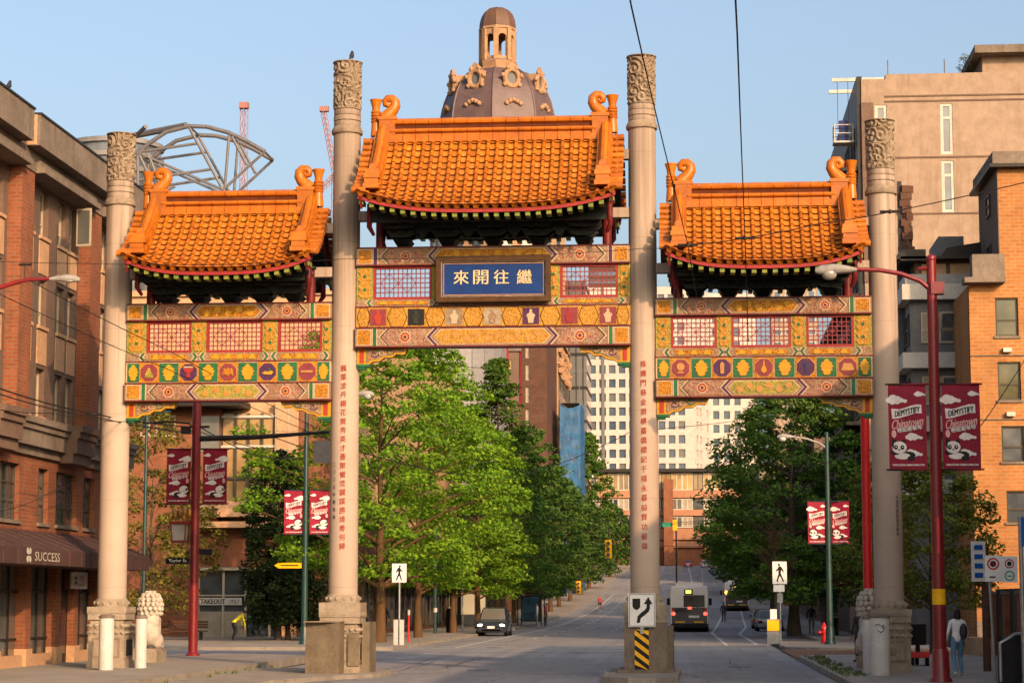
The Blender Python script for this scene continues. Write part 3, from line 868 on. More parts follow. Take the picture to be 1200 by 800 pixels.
BOTTLE = [(-0.05, -0.19), (0.05, -0.19), (0.09, -0.14), (0.06, -0.12), (0.13, -0.06), (0.10, -0.03), (0.145, 0.02), (0.10, 0.06), (0.12, 0.10), (0.06, 0.13), (0.045, 0.17), (0.0, 0.2), (-0.045, 0.17), (-0.06, 0.13), (-0.12, 0.10), (-0.10, 0.06), (-0.145, 0.02), (-0.10, -0.03), (-0.13, -0.06), (-0.06, -0.12), (-0.09, -0.14)]
def octa(cx, cz, r): return [(cx + r * math.cos(math.pi / 8 + k * math.pi / 4), cz + r * math.sin(math.pi / 8 + k * math.pi / 4)) for k in range(8)]
def icon(b, kind, cx, cz, y, t):
    f = lambda pts, m: (b.use(M[m]), b.front([(cx + a, cz + c) for a, c in pts], y, t))
    if kind == 0: f([(-0.13, -0.14), (0.13, -0.14), (0.1, -0.02), (0.05, 0.04), (0.03, 0.13), (-0.03, 0.13), (-0.06, 0.04), (-0.1, -0.02)], 'orn_gy')
    elif kind == 1: f([(-0.16, 0.12), (0.16, 0.12), (0.1, 0.02), (0.04, -0.02), (0.06, -0.14), (-0.06, -0.14), (-0.04, -0.02), (-0.1, 0.02)], 'red'); b.use(M['cream']); b.front([(cx - 0.15, cz + 0.13), (cx + 0.15, cz + 0.13), (cx + 0.12, cz + 0.17), (cx - 0.12, cz + 0.17)], y, t)
    elif kind == 2: f([(-0.17, -0.1), (-0.12, 0.12), (-0.04, 0.08), (0, 0.13), (0.05, 0.08), (0.12, 0.12), (0.17, -0.1), (0.08, -0.06), (0, -0.12), (-0.08, -0.06)], 'orn_or')
    elif kind == 3: f([(-0.16, -0.04), (-0.05, -0.08), (0.12, -0.08), (0.17, 0.0), (0.1, 0.03), (0.02, 0.0), (-0.06, 0.02)], 'yellow'); f([(0.02, 0.02), (0.1, 0.05), (0.05, 0.13)], 'green')
    elif kind == 4: f([(-0.18, -0.03), (0.1, -0.03), (0.18, 0.0), (0.1, 0.03), (-0.18, 0.03)], 'gold')
    elif kind == 5: f([(0.11 * math.cos(k * 0.524), 0.04 + 0.11 * math.sin(k * 0.524)) for k in range(12)], 'gold'); f([(-0.1, -0.14), (0.1, -0.14), (0.06, -0.09), (-0.06, -0.09)], 'gold')
    elif kind == 6: f([(-0.05, -0.16), (0.05, -0.16), (0.06, 0.1), (0.02, 0.16), (-0.02, 0.16), (-0.06, 0.1)], 'gold')
    elif kind == 7: f([(-0.08, -0.1), (0, -0.16), (0.08, -0.1), (0.06, 0.0), (0.02, 0.05), (0.015, 0.19), (-0.015, 0.19), (-0.02, 0.05), (-0.06, 0.0)], 'yellow')
    elif kind == 8: f([(-0.02, -0.14), (0.02, -0.14), (0.03, 0.0), (0.05, 0.1), (0.0, 0.16), (-0.05, 0.1), (-0.03, 0.0)], 'blue')
    elif kind == 9: f([(-0.19, -0.1), (0.19, -0.1), (0.11, 0.1), (-0.11, 0.1)], 'gold')
    elif kind >= 20:                      # little standing figures
        m = ('letter_red', 'bracket2', 'cream', 'orn_mix', 'cream', 'red', 'cream')[kind - 20]
        f([(-0.07, -0.2), (0.07, -0.2), (0.09, -0.05), (0.13, 0.02), (0.06, 0.08), (0.035, 0.1), (0.04, 0.17), (0, 0.2), (-0.04, 0.17), (-0.035, 0.1), (-0.06, 0.08), (-0.13, 0.02), (-0.09, -0.05)], m)

def post_panel(x0, x1, z0, z1, yf):
    b = MB(); b.use(M['orn_gy']); b.box(x0, x1, yf, yf + 0.25, z0, z1)
    o = b.build('post_panel', gate)
    b = MB(); b.use(M['yellow'])
    cx = (x0 + x1) / 2; w = (x1 - x0) / 2 - 0.05; n = 4
    pts = []
    for k in range(2 * n + 1):
        z = z0 + 0.05 + (z1 - z0 - 0.1) * k / (2 * n)
        pts.append((cx + w * (1.0 if k % 2 else 0.62), z))
    pts += [(2 * cx - a, c) for a, c in pts[::-1]]
    b.use(M['orn_gold']); b.front(pts, yf, 0.03)
    b.use(M['green'])
    for t in (0.3, 0.7): b.front(octa(cx, z0 + (z1 - z0) * t, 0.05), yf, 0.042)
    b.build('scroll_relief', o)

def bay(i0, i1, rows, wins, pan, icons, styles):
    """painted bay between columns: rows = z of the beam edges"""
    x0, x1 = CX[i0] + CR - 0.06, CX[i1] - CR + 0.06
    z = rows                              # top_t, top_b, lat_b, strip_b, pan_b, bot_b
    yf = YG - 0.36
    painted_beam(x0, x1, z[1], z[0], yf, styles[0], styles[1])
    painted_beam(x0, x1, z[5], z[4], yf - 0.06, styles[2], styles[3])
    edges = [x0] + [e for w in wins for e in w] + [x1]
    for k in range(0, len(edges), 2):
        if edges[k + 1] - edges[k] < 1.2: post_panel(edges[k] + 0.003, edges[k + 1] - 0.003, z[2], z[1] - 0.037, yf + 0.08)
    for w in wins: lattice(w[0], w[1], z[2] + 0.002, z[1] - 0.037, yf + 0.1)
    # strip with arrows
    b = MB(); b.use(M['orn_mix']); b.box(x0, x1, yf + 0.06, yf + 0.4, z[3], z[2] - 0.002); b.use(M['dark_red']); b.box(x0, x1, yf + 0.03, yf + 0.4, z[3] - 0.03, z[3] - 0.001)
    st = b.build('strip_beam', gate)
    for w in wins:
        for q, sg in ((w[0], 1), (w[1], -1)):
            b = MB(); a0, a1 = z[3] + 0.01, z[2] - 0.012; zm = (a0 + a1) / 2
            for off, ww, m, tk in ((-0.16, 0.05, 'cream', 0.012), (-0.10, 0.07, 'green', 0.016), (-0.03, 0.035, 'cream', 0.012)):
                t = q + sg * off
                b.use(M[m]); b.front([(t, a0), (t + sg * ww, a0), (t + sg * (ww - 0.08), zm), (t + sg * ww, a1), (t, a1), (t - sg * 0.08, zm)], yf + 0.06, tk)
            b.build('arrow_band', st)
        b = MB(); b.use(M['orn_or']); b.rect(w[0] + 0.1, w[1] - 0.1, z[3] + 0.04, z[2] - 0.05, yf + 0.06, 0.02)
        nn = max(3, int((w[1] - w[0] - 0.2) / 0.3))
        b.use(M['yellow'])
        for k in range(nn):
            fx = w[0] + 0.1 + (w[1] - w[0] - 0.2) * (k + 0.5) / nn
            b.front([(fx - 0.1, z[3] + 0.05), (fx + 0.1, z[3] + 0.05), (fx + 0.05, z[2] - 0.06), (fx - 0.05, z[2] - 0.06)], yf + 0.06, 0.035)
        b.build('scroll_field', st)
    # panel row
    zt, zb_ = z[3] - 0.032, z[4] + 0.032
    b = MB(); b.use(M['gold'] if pan == 'gold' else M['cream']); b.box(x0, x1, yf + 0.05, yf + 0.35, zb_, zt)
    row = b.build('frieze', gate)
    n = len(icons); H = zt - zb_; zm = (zt + zb_) / 2
    for k in range(n):
        cx = x0 + (x1 - x0) * (0.115 + 0.77 * k / (n - 1)) if n == 5 else x0 + (x1 - x0) * (0.081 + 0.838 * k / (n - 1))
        s = H / 2 - 0.03
        b = MB()
        if pan == 'gold':
            s *= 0.9
            b.use(M['orn_gold']); b.rect(cx - s - 0.05, cx + s + 0.05, zm - s - 0.03, zm + s + 0.03, yf + 0.05, 0.02)
            b.use((M['maroon'], M['black'], M['stone_dark'], M['stone_pl'], M['purple'], M['maroon'], M['maroon'])[k]); b.rect(cx - s, cx + s, zm - s, zm + s, yf + 0.05, 0.028)
            icon(b, icons[k], cx, zm, yf + 0.05, 0.05)
        else:
            b.use(M['orn_or']); b.rect(cx - s - 0.02, cx + s + 0.02, zm - s - 0.02, zm + s + 0.02, yf + 0.05, 0.012)
            b.use(M['gold']); b.front(octa(cx, zm, s * 1.08), yf + 0.05, 0.02)
            b.use(M['purple'] if k % 2 else M['maroon']); b.front(octa(cx, zm, s * 0.98), yf + 0.05, 0.03)
            icon(b, icons[k], cx, zm, yf + 0.05, 0.05)
        b.build('medallion', row)
    for k in range(n + 1):
        if n == 5: cx = x0 + (x1 - x0) * (0.115 + 0.77 * (k - 0.5) / (n - 1)); 
        else: cx = x0 + (x1 - x0) * (0.081 + 0.838 * (k - 0.5) / (n - 1))
        cx = min(max(cx, x0 + 0.22), x1 - 0.22)
        hw = 0.27 if 0 < k < n else 0.17
        b = MB()
        if pan == 'gold':
            b.use(M['yellow']); b.rect(cx - hw - 0.02, cx + hw + 0.02, zb_ + 0.02, zt - 0.02, yf + 0.05, 0.012)
            b.use(M['plaque_frame']); b.front([(cx - hw - 0.025, zm), (cx - hw * 0.62 - 0.015, zb_ + 0.012), (cx + hw * 0.62 + 0.015, zb_ + 0.012), (cx + hw + 0.025, zm), (cx + hw * 0.62 + 0.015, zt - 0.012), (cx - hw * 0.62 - 0.015, zt - 0.012)], yf + 0.05, 0.02)
            b.use(M['orn_gold']); b.front([(cx - hw, zm), (cx - hw * 0.6, zb_ + 0.03), (cx + hw * 0.6, zb_ + 0.03), (cx + hw, zm), (cx + hw * 0.6, zt - 0.03), (cx - hw * 0.6, zt - 0.03)], yf + 0.05, 0.03)
        else:
            b.use(M['green']); b.rect(cx - hw, cx + hw, zb_ + 0.03, zt - 0.03, yf + 0.05, 0.016)
            s = H / 0.5 * 0.98
            b.use(M['yellow']); b.front([(cx + a * s * (1.15 if hw > 0.2 else 0.9), zm + c * s) for a, c in BOTTLE], yf + 0.05, 0.04)
        b.build('vase_panel', row)
    # corbels under the bottom beam
    zc = z[5] - 0.037
    for sg, xe in ((1, x0 + 0.02), (-1, x1 - 0.02)):
        X = lambda t: xe + sg * t
        b = MB(); b.use(M['yellow'])
        dep = z[5] - z[6]
        pr_ = [(0, 0), (1.45, 0), (1.36, -0.17), (1.12, -0.16), (1.0, -0.25), (0.78, -0.25), (0.66, -0.34), (0.45, -0.36), (0.36, -0.43), (0.0, -0.43)]
        s_ = dep / 0.5
        b.front([(X(a), zc + c * s_) for a, c in pr_], YG + 0.05, 0.26)
        co = b.build('corbel', gate)
        b = MB(); b.use(M['orn_corbel'])
        b.front([(X(a), zc + c * s_) for a, c in [(0.27, -0.03), (1.36, -0.03), (1.29, -0.12), (1.1, -0.11), (0.97, -0.2), (0.75, -0.2), (0.63, -0.29), (0.42, -0.31), (0.33, -0.38), (0.27, -0.38)]], YG - 0.21, 0.02)
        b.use(M['letter_red']); b.front([(X(0.08), zc - 0.04 * s_), (X(0.2), zc - 0.04 * s_), (X(0.2), zc - 0.39 * s_), (X(0.08), zc - 0.39 * s_)], YG - 0.21, 0.02)
        b.use(M['purple']); 
        for k, (a, c) in enumerate(((0.5, -0.16), (0.72, -0.12), (0.95, -0.09))):
            pts = [(X(a) + math.cos(t * 0.55) * (0.03 + 0.009 * t), YG - 0.235, zc + c * s_ + math.sin(t * 0.55) * (0.03 + 0.006 * t)) for t in range(12)]
            b.use((M['purple'], M['cream'], M['green'])[k]); b.tube(pts, 0.016, 5)
        b.build('cloud_relief', co)
        b = MB(); b.use(M['green'])
        a, c = sorted((X(0.0), X(0.36))); b.box(a, c, YG - 0.24, YG + 0.08, zc - 0.5 * s_, zc - 0.43 * s_)
        a, c = sorted((X(0.0), X(0.24))); b.box(a, c, YG - 0.2, YG + 0.06, zc - 0.56 * s_, zc - 0.5 * s_)
        b.build('corbel_foot', co)
    return x0, x1

YF = YG - 0.36
def zz_(ly, ry): return (gz(273, ly, YF - 0.03) + gz(895, ry, YF - 0.03)) / 2
def wz(px, py): return gx(px, py, YF)
ROWS_S = [zz_(355, 349.5), zz_(373.5, 367.5), zz_(412.6, 406), zz_(422, 416.5), zz_(449, 444), zz_(468, 464), zz_(489, 486)]
ROWS_C = [gz(579, v, YF - 0.03) for v in (289, 308.5, 349, 357, 383.5, 404.5, 426)]
bay(0, 1, ROWS_S, [(wz(171, 393), wz(223.5, 393)), (wz(241, 393), wz(307, 393)), (wz(325, 393), wz(377, 393))], 'cream', [0, 1, 2, 3, 4], ['orn_or', 'purple', 'orn_gy', 'purple'])
bay(2, 3, ROWS_S, [(wz(786, 387), wz(840, 387)), (wz(857, 387), wz(927, 387)), (wz(945, 387), wz(1001, 387))], 'cream', [5, 6, 7, 8, 9], ['orn_or', 'purple', 'orn_gy', 'purple'])
bay(1, 2, ROWS_C, [(wz(437, 328), wz(505.5, 328)), (wz(656, 328), wz(724, 328))], 'gold', [20, 21, 22, 23, 24, 25, 26], ['orn_or', 'purple2', 'orn_gold', 'purple'])
# board behind the plaque
b = MB(); b.use(M['dark_red']); b.box(wz(520, 328), wz(640, 328), YF + 0.12, YF + 0.3, ROWS_C[2], ROWS_C[1] - 0.04); b.build('back_board', gate)
for a, c in ((505.5, 521), (640, 656)): post_panel(wz(a, 328) + 0.003, wz(c, 328) - 0.003, ROWS_C[2], ROWS_C[1] - 0.037, YF + 0.08)

# ---- roofs
def tile_mesh(kind, L):
    b = MB(); n = 8
    if kind == 'barrel':
        vs, fs = [], []
        for j, (yy, r) in enumerate(((0, 0.054), (-L * 1.02, 0.076))):
            for k in range(n + 1):
                a = math.pi * k / n
                vs.append((r * math.cos(a), yy, r * math.sin(a) * 1.1))
        for k in range(n): fs.append((k, k + 1, n + 2 + k, n + 1 + k))
        vs.append((0, -L * 1.02, 0)); c = len(vs) - 1
        b.use(M['tile']).add(vs, fs)
        b.use(M['tile_bed']).add(vs, [(n + 1 + k, n + 2 + k, c) for k in range(n)])
    else:
        vs, fs = [], []; n = 4; w = 0.092
        for z, yy in ((0.0, 0.02), (0.055, -L * 1.0), (0.0, -L * 1.0)):
            for k in range(n + 1):
                t = -1 + 2 * k / n
                vs.append((w * t, yy, z + 0.018 * t * t))
        for j in range(2):
            fs = [(j*(n+1)+k+1, j*(n+1)+k, (j+1)*(n+1)+k, (j+1)*(n+1)+k+1) for k in range(n)]
            b.use(M['tile_bed'] if j else M['tile_pan']).add(vs, fs)
    return b

def roof(xc, half, zrd, ze, depth, lift, zbeam, ncol, nrow, single, nclust, ridge_h):
    def S(x, s, side=-1):
        t = max(-1, min(1, (x - xc) / half))
        f = 1 - (1 - s) ** 1.3
        return Vector((x, YG + side * depth * s, zrd - (zrd - ze) * f + lift * abs(t) ** 3.0 * s * s))
    b = MB(); b.use(M['tile_bed'])
    nx, ns = 24, 10
    for side in (-1, 1):
        for th in (0, -0.07):
            vs = [S(xc - half + 2 * half * i / nx, j / ns, side) + Vector((0, 0, th)) for j in range(ns + 1) for i in range(nx + 1)]
            fs = []
            for j in range(ns):
                for i in range(nx):
                    q = (j*(nx+1)+i, j*(nx+1)+i+1, (j+1)*(nx+1)+i+1, (j+1)*(nx+1)+i)
                    fs.append(q if (side > 0) == (th == 0) else q[::-1])
            b.add(vs, fs)
    ro = b.build('roof', gate)
    # tiles
    arcl = sum((S(xc, (k + 1) / 20) - S(xc, k / 20)).length for k in range(20))
    L = arcl / nrow
    # parameter s for equal arc steps
    tab = [0.0]
    for k in range(200): tab.append(tab[-1] + (S(xc, (k + 1) / 200) - S(xc, k / 200)).length)
    def s_at(a):
        for k in range(200):
            if tab[k + 1] >= a: return (k + (a - tab[k]) / (tab[k + 1] - tab[k])) / 200
        return 1.0
    ss = [s_at(arcl * k / nrow) for k in range(nrow + 1)]
    def frame(x, k, side, dz):
        p, q = S(x, ss[k], side), S(x, ss[k + 1], side)
        d = (q - p).normalized()                       # downhill
        ex = (S(x + 0.05, ss[k], side) - S(x - 0.05, ss[k], side)).normalized() * (1 if side < 0 else -1)
        nz = ex.cross(-d).normalized()
        ey = nz.cross(ex)
        p = p + nz * dz
        return Matrix(((ex.x, ey.x, nz.x, p.x), (ex.y, ey.y, nz.y, p.y), (ex.z, ey.z, nz.z, p.z), (0, 0, 0, 1)))
    bar, pan = tile_mesh('barrel', L), tile_mesh('pan', L)
    big = MB(); big.mats = [M['tile'], M['tile_pan'], M['tile_bed']]
    def put(src, mt):
        o_ = len(big.v); big.v += [mt @ v for v in src.v]; big.f += [tuple(i + o_ for i in f) for f in src.f]
        big.m += [big.mats.index(src.mats[q]) for q in src.m]
    pm_me, _ = pan.mesh('pan_tile', (0, 0, 0)); pm_me.shade_smooth(); pm_me.set_sharp_from_angle(angle=R(50))
    pitch = 2 * half / ncol
    for side in (-1, 1):
        for i in range(ncol + 1):
            x = xc - half + pitch * i
            for k in range(nrow):
                big.use(M['tile'])
                x_ = min(max(x, xc - half + 0.06), xc + half - 0.06)
                mt = frame(x_, k, side, 0.045)
                put(bar, mt)
                if i < ncol:
                    mt = frame(x + pitch / 2, k, side, 0.01)
                    if side < 0 and single and 1 <= i < ncol - 1:
                        o = link_mesh('pan_tile', pm_me, (0, 0, 0), ro)
                        o.matrix_basis = Matrix.Translation(-WO[ro.name]) @ mt
                    else:
                        put(pan, mt)
    # round end caps and drip tongues at the eave
    big.use(M['tile'])
    for side in (-1, 1):
        for i in range(ncol + 1):
            x = min(max(xc - half + pitch * i, xc - half + 0.06), xc + half - 0.06)
            mt = frame(x, nrow - 1, side, 0.05)
            c = mt @ Vector((0, -L * 1.04, 0.02)); e = mt @ Vector((0, -L * 1.1, 0.0))
            big.tube([c, e], 0.088, 9)
            if i < ncol:
                mt = frame(xc - half + pitch * (i + 0.5), nrow - 1, side, 0)
                vs = [mt @ Vector((a, -L * 1.05, c_)) for a, c_ in ((-0.1, 0.03), (0.1, 0.03), (0.06, -0.06), (0, -0.1), (-0.06, -0.06))]
                big.add(vs, [(0, 1, 2, 3, 4), (4, 3, 2, 1, 0)])
    big.build('roof_tiles', ro, smooth=50, kind='stuff')
    # main ridge
    rw = half - 0.62
    prof = [(-0.24, -0.12), (-0.25, 0.06), (-0.16, 0.09), (-0.15, 0.15), (-0.24, 0.18), (-0.26, 0.22), (-0.24, 0.27), (-0.13, 0.30), (-0.12, 0.40), (-0.22, 0.44), (-0.24, 0.50), (-0.20, 0.55), (-0.09, 0.62)]
    prof = [(a, c * ridge_h / 0.62) for a, c in prof]
    prof = prof + [(-a, c) for a, c in prof[::-1]]
    nseg = max(8, round(2 * rw / 0.36)); sl_ = 2 * rw / nseg
    b = MB(); b.prism(prof, (0, 0, 0), (0, 1, 0), (0, 0, 1), sl_ - 0.012)
    me, _ = b.mesh('ridge_tile', (0, 0, 0)); me.materials.append(M['tile'])
    for k in range(nseg):
        o = link_mesh('ridge_tile', me, (xc - rw + sl_ * k, YG, zrd), ro)
    b = MB(); b.use(M['tile_bed']); b.box(xc - rw, xc + rw, YG - 0.13, YG + 0.13, zrd - 0.1, zrd + ridge_h * 0.85); b.build('ridge_core', ro)
    # finials: a scrolled horn and a flared post on a block at each end
    for sg in (-1, 1):
        X = lambda t: xc + sg * (rw + t)
        b = MB(); b.use(M['tile'])
        b.cbox((X(0.1), YG, zrd + 0.22), (0.46, 0.46, 0.7)); b.cbox((X(0.1), YG, zrd + 0.60), (0.54, 0.5, 0.1)); b.cbox((X(0.1), YG, zrd - 0.08), (0.52, 0.5, 0.1))
        # scroll
        pts, rad = [], []
        ctl = [(0.14, 0.62, 0.17), (0.02, 0.78, 0.15), (-0.10, 0.92, 0.13), (-0.16, 1.06, 0.125), (-0.15, 1.2, 0.12), (-0.06, 1.30, 0.11), (0.06, 1.30, 0.1), (0.13, 1.22, 0.09), (0.12, 1.12, 0.08), (0.04, 1.08, 0.07), (-0.01, 1.14, 0.06), (0.02, 1.19, 0.05)]
        b.tube([(X(a + 0.05), YG, zrd + 0.08 + c * 0.86) for a, c, r_ in ctl], [r_ * 1.22 for a, c, r_ in ctl], 10)
        fi = b.build('ridge_finial', ro, smooth=45)
        b = MB(); b.use(M['tile']); c = (X(0.45), YG, 0)
        b.lathe([(0.15, zrd + 0.1), (0.12, zrd + 0.55), (0.10, zrd + 0.8), (0.12, zrd + 0.98), (0.18, zrd + 1.18), (0.15, zrd + 1.19), (0.1, zrd + 1.12)], (c[0], YG, 0), 10)
        for k in range(4): b.lathe([(0.13, zrd + 0.5 + k * 0.09), (0.15, zrd + 0.54 + k * 0.09), (0.13, zrd + 0.58 + k * 0.09)], (c[0], YG, 0), 10)
        b.build('horn_post', ro, smooth=45)
        # descending ridge
        for side in (-1, 1):
            xr = xc + sg * (half - 0.38)
            b = MB(); b.use(M['tile'])
            n = 12; smax = 0.80
            def path(s, dz): p = S(xr, s, side); p.z += dz; return p
            for w_, d0, d1 in ((0.42, 0.0, 0.17), (0.28, 0.17, 0.30), (0.40, 0.30, 0.40), (0.28, 0.40, 0.48)):
                vs, fs = [], []
                for k in range(n + 1):
                    s = 0.02 + (smax - 0.02) * k / n
                    up = 0.22 * max(0, (k / n - 0.8) / 0.2) ** 1.5
                    a, c = path(s, d0 + (up if d0 else 0)), path(s, d1 + up)
                    vs += [(a.x - w_/2, a.y, a.z), (a.x + w_/2, a.y, a.z), (c.x + w_/2, c.y, c.z), (c.x - w_/2, c.y, c.z)]
                for k in range(n):
                    for q in range(4): fs.append((4*k+q, 4*k+(q+1) % 4, 4*k+4+(q+1) % 4, 4*k+4+q))
                fs += [(0, 1, 2, 3), (4*n+3, 4*n+2, 4*n+1, 4*n)]
                b.add(vs, fs)
            tp = [path(0.02 + (smax - 0.02) * k / n, 0.52 + 0.22 * max(0, (k / n - 0.8) / 0.2) ** 1.5) for k in range(n + 1)]
            b.tube(tp, 0.115, 8)
            # flared toe
            p = path(smax, 0.12)
            for q, (dz, ln) in enumerate(((0.02, 0.34), (0.17, 0.26), (0.33, 0.2), (0.46, 0.1))):
                b.cbox((p.x, p.y + side * ln / 2, p.z + dz), (0.44 - 0.06 * (q % 2), ln + 0.1, 0.13))
            b.build('descending_ridge', ro, smooth=40)
            # verge: little cross tiles hanging over the gable
            b = MB(); b.use(M['tile'])
            for k in range(nrow):
                mt = frame(xc + sg * (half + 0.02), k, side, 0.03)
                p = mt @ Vector((0, -L * 0.5, 0.03)); dx = Vector((sg, 0, 0))
                b.tube([p - dx * 0.25, p + dx * 0.14], [0.085, 0.1], 8)
            b.build('verge_tiles', ro, smooth=50)
    # red eave board, rafter ends, soffit
    n = 28
    for side in (-1, 1):
        b = MB(); b.use(M['red']); r2 = MB()
        vs, fs = [], []
        for k in range(n + 1):
            p = S(xc - half + 0.02 + (2 * half - 0.04) * k / n, 1.0, side)
            for dy, dz in ((0.0, -0.06), (0.0, -0.17), (0.08, -0.17), (0.08, -0.06)):
                vs.append((p.x, p.y - side * (0.02 + dy), p.z + dz))
        for k in range(n):
            for q in range(4):
                f = (4*k+q, 4*k+(q+1) % 4, 4*k+4+(q+1) % 4, 4*k+4+q)
                fs.append(f)
        b.add(vs, fs)
        vs, fs = [], []
        for k in range(n + 1):                        # sloping underside
            x = xc - half + 0.04 + (2 * half - 0.08) * k / n
            a = S(x, 1.0, side); c = Vector((x, YG, max(zrd - 1.2, ze + 0.3)))
            vs += [(x, a.y - side * 0.1, a.z - 0.13), (x, c.y, c.z)]
        for k in range(n): fs.append((2*k, 2*k+1, 2*k+3, 2*k+2))
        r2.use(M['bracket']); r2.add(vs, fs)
        b.build('eave_board', ro); r2.build('soffit', ro)
    b = MB(); b.use(M['rafter'])
    b.cbox((0, 0, 0), (0.13, 0.5, 0.12)); rme, _ = b.mesh('rafter_end', (0, 0, 0))
    nr = round(2 * half / 0.285)
    for side in (-1, 1):
        for k in range(nr):
            x = xc - half + 0.12 + (2 * half - 0.24) * k / (nr - 1)
            p = S(x, 1.0, side)
            link_mesh('rafter_end', rme, (x, p.y - side * 0.33, p.z - 0.225), ro)
    # gable boards
    for sg in (-1, 1):
        b = MB(); b.use(M['dark_red'])
        xg = xc + sg * (half - 0.12)
        lo = [S(xg, k / 10, -1) for k in range(10, -1, -1)] + [S(xg, k / 10, 1) for k in range(1, 11)]
        pts = [(p.y, p.z - 0.1) for p in lo] + [(lo[-1].y - 0.1, lo[-1].z - 0.42), (YG, zrd - 0.75), (lo[0].y + 0.1, lo[0].z - 0.42)]
        b.prism(pts, (xg - 0.03, 0, 0), (0, 1, 0), (0, 0, 1), 0.06)
        b.build('gable_board', ro)
    # hanging end posts
    for sg in (-1, 1):
        x = xc + sg * (half - 0.22)
        for yy in (-depth * 0.55, depth * 0.55):
            b = MB(); b.use(M['dark_red']); b.tube([(x, YG + yy, ze + 0.3), (x, YG + yy, ze - 0.1), (x + sg * 0.02, YG + yy, ze - 0.35), (x - sg * 0.08, YG + yy * 0.85, ze - 0.55)], [0.09, 0.09, 0.075, 0.05], 8); b.build('hanging_post', ro, smooth=50)
        b = MB(); b.use(M['dark_red']); b.tube([(x - sg * 0.12, YG - 0.1, ze + 0.3), (x - sg * 0.12, YG - 0.1, zbeam - 0.02)], 0.13, 8)
        b.build('end_post', ro, smooth=50)
    # bracket clusters
    top = ze - 0.02
    hz = top - zbeam
    for side in (0,):
        for k in range(nclust):
            x = xc + (k - (nclust - 1) / 2) * (2 * half - 0.7) / nclust
            b = MB()
            lay = 5; lh = (hz + 0.22) / lay
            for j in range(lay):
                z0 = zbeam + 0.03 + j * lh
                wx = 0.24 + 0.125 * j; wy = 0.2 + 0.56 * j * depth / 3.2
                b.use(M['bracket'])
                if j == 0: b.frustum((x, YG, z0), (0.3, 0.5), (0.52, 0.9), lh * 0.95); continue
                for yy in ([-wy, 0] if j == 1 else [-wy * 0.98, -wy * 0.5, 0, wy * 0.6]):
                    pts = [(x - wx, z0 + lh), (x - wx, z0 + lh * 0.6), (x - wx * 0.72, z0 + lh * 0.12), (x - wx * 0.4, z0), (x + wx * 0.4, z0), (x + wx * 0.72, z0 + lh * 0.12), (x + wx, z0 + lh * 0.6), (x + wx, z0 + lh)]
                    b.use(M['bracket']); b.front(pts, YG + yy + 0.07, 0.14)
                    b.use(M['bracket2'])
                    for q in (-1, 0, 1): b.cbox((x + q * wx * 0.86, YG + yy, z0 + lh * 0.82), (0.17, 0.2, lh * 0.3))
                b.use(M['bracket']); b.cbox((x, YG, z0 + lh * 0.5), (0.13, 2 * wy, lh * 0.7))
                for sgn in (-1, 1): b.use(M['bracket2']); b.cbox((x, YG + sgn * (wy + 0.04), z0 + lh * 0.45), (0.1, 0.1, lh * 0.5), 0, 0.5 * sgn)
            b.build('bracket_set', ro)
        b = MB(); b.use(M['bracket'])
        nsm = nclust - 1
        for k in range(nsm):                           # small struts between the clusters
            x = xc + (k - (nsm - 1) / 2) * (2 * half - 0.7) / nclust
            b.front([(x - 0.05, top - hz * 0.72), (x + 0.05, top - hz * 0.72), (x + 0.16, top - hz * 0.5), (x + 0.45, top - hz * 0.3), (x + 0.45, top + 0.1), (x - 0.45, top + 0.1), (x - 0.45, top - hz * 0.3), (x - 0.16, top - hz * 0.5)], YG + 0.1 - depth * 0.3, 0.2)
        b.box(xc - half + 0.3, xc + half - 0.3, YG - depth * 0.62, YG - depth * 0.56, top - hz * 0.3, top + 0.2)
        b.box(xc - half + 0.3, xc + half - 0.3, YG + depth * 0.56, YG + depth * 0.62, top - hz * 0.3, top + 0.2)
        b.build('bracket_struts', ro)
    # stub beams into the columns
    for sg in (-1, 1):
        for zz in (ze + 0.18, zrd - 0.55):
            b = MB(); b.use(M['stone'])
            a, c = sorted((xc + sg * (half - 0.3), xc + sg * (half + 0.6)))
            b.box(a, c, YG - 0.14, YG + 0.14, zz - 0.14, zz + 0.14)
            b.build('stub_beam', ro)
    return ro

def mid(a, b): return (a + b) / 2
def rz_(ypx, yl, Y): return gz(579, ypx, Y)
DC, DS = 2.45, 2.15
hc = (gx(732, 232, YG - DC) - gx(419, 232, YG - DC)) / 2 - 0.1
roof(mid(CX[1], CX[2]), min(hc, (CX[2] - CX[1]) / 2 - CR - 0.05), gz(575, 162), gz(575, 241, YG - DC), DC, 0.44, ROWS_C[0] + 0.03, 27, 12, True, 5, gz(575, 139) - gz(575, 163))
zrs = mid(gz(285, 247), gz(895, 239)); zes = mid(gz(270, 315, YG - DS), gz(895, 306.5, YG - DS))
rhs = mid(gz(285, 223) - gz(285, 246), gz(895, 213) - gz(895, 238))
roof(mid(CX[0], CX[1]), (CX[1] - CX[0]) / 2 - CR - 0.24, zrs, zes, DS, 0.42, ROWS_S[0] + 0.03, 20, 11, False, 5, rhs)
roof(mid(CX[2], CX[3]), (CX[3] - CX[2]) / 2 - CR - 0.24, zrs, zes, DS, 0.42, ROWS_S[0] + 0.03, 20, 11, False, 5, rhs)

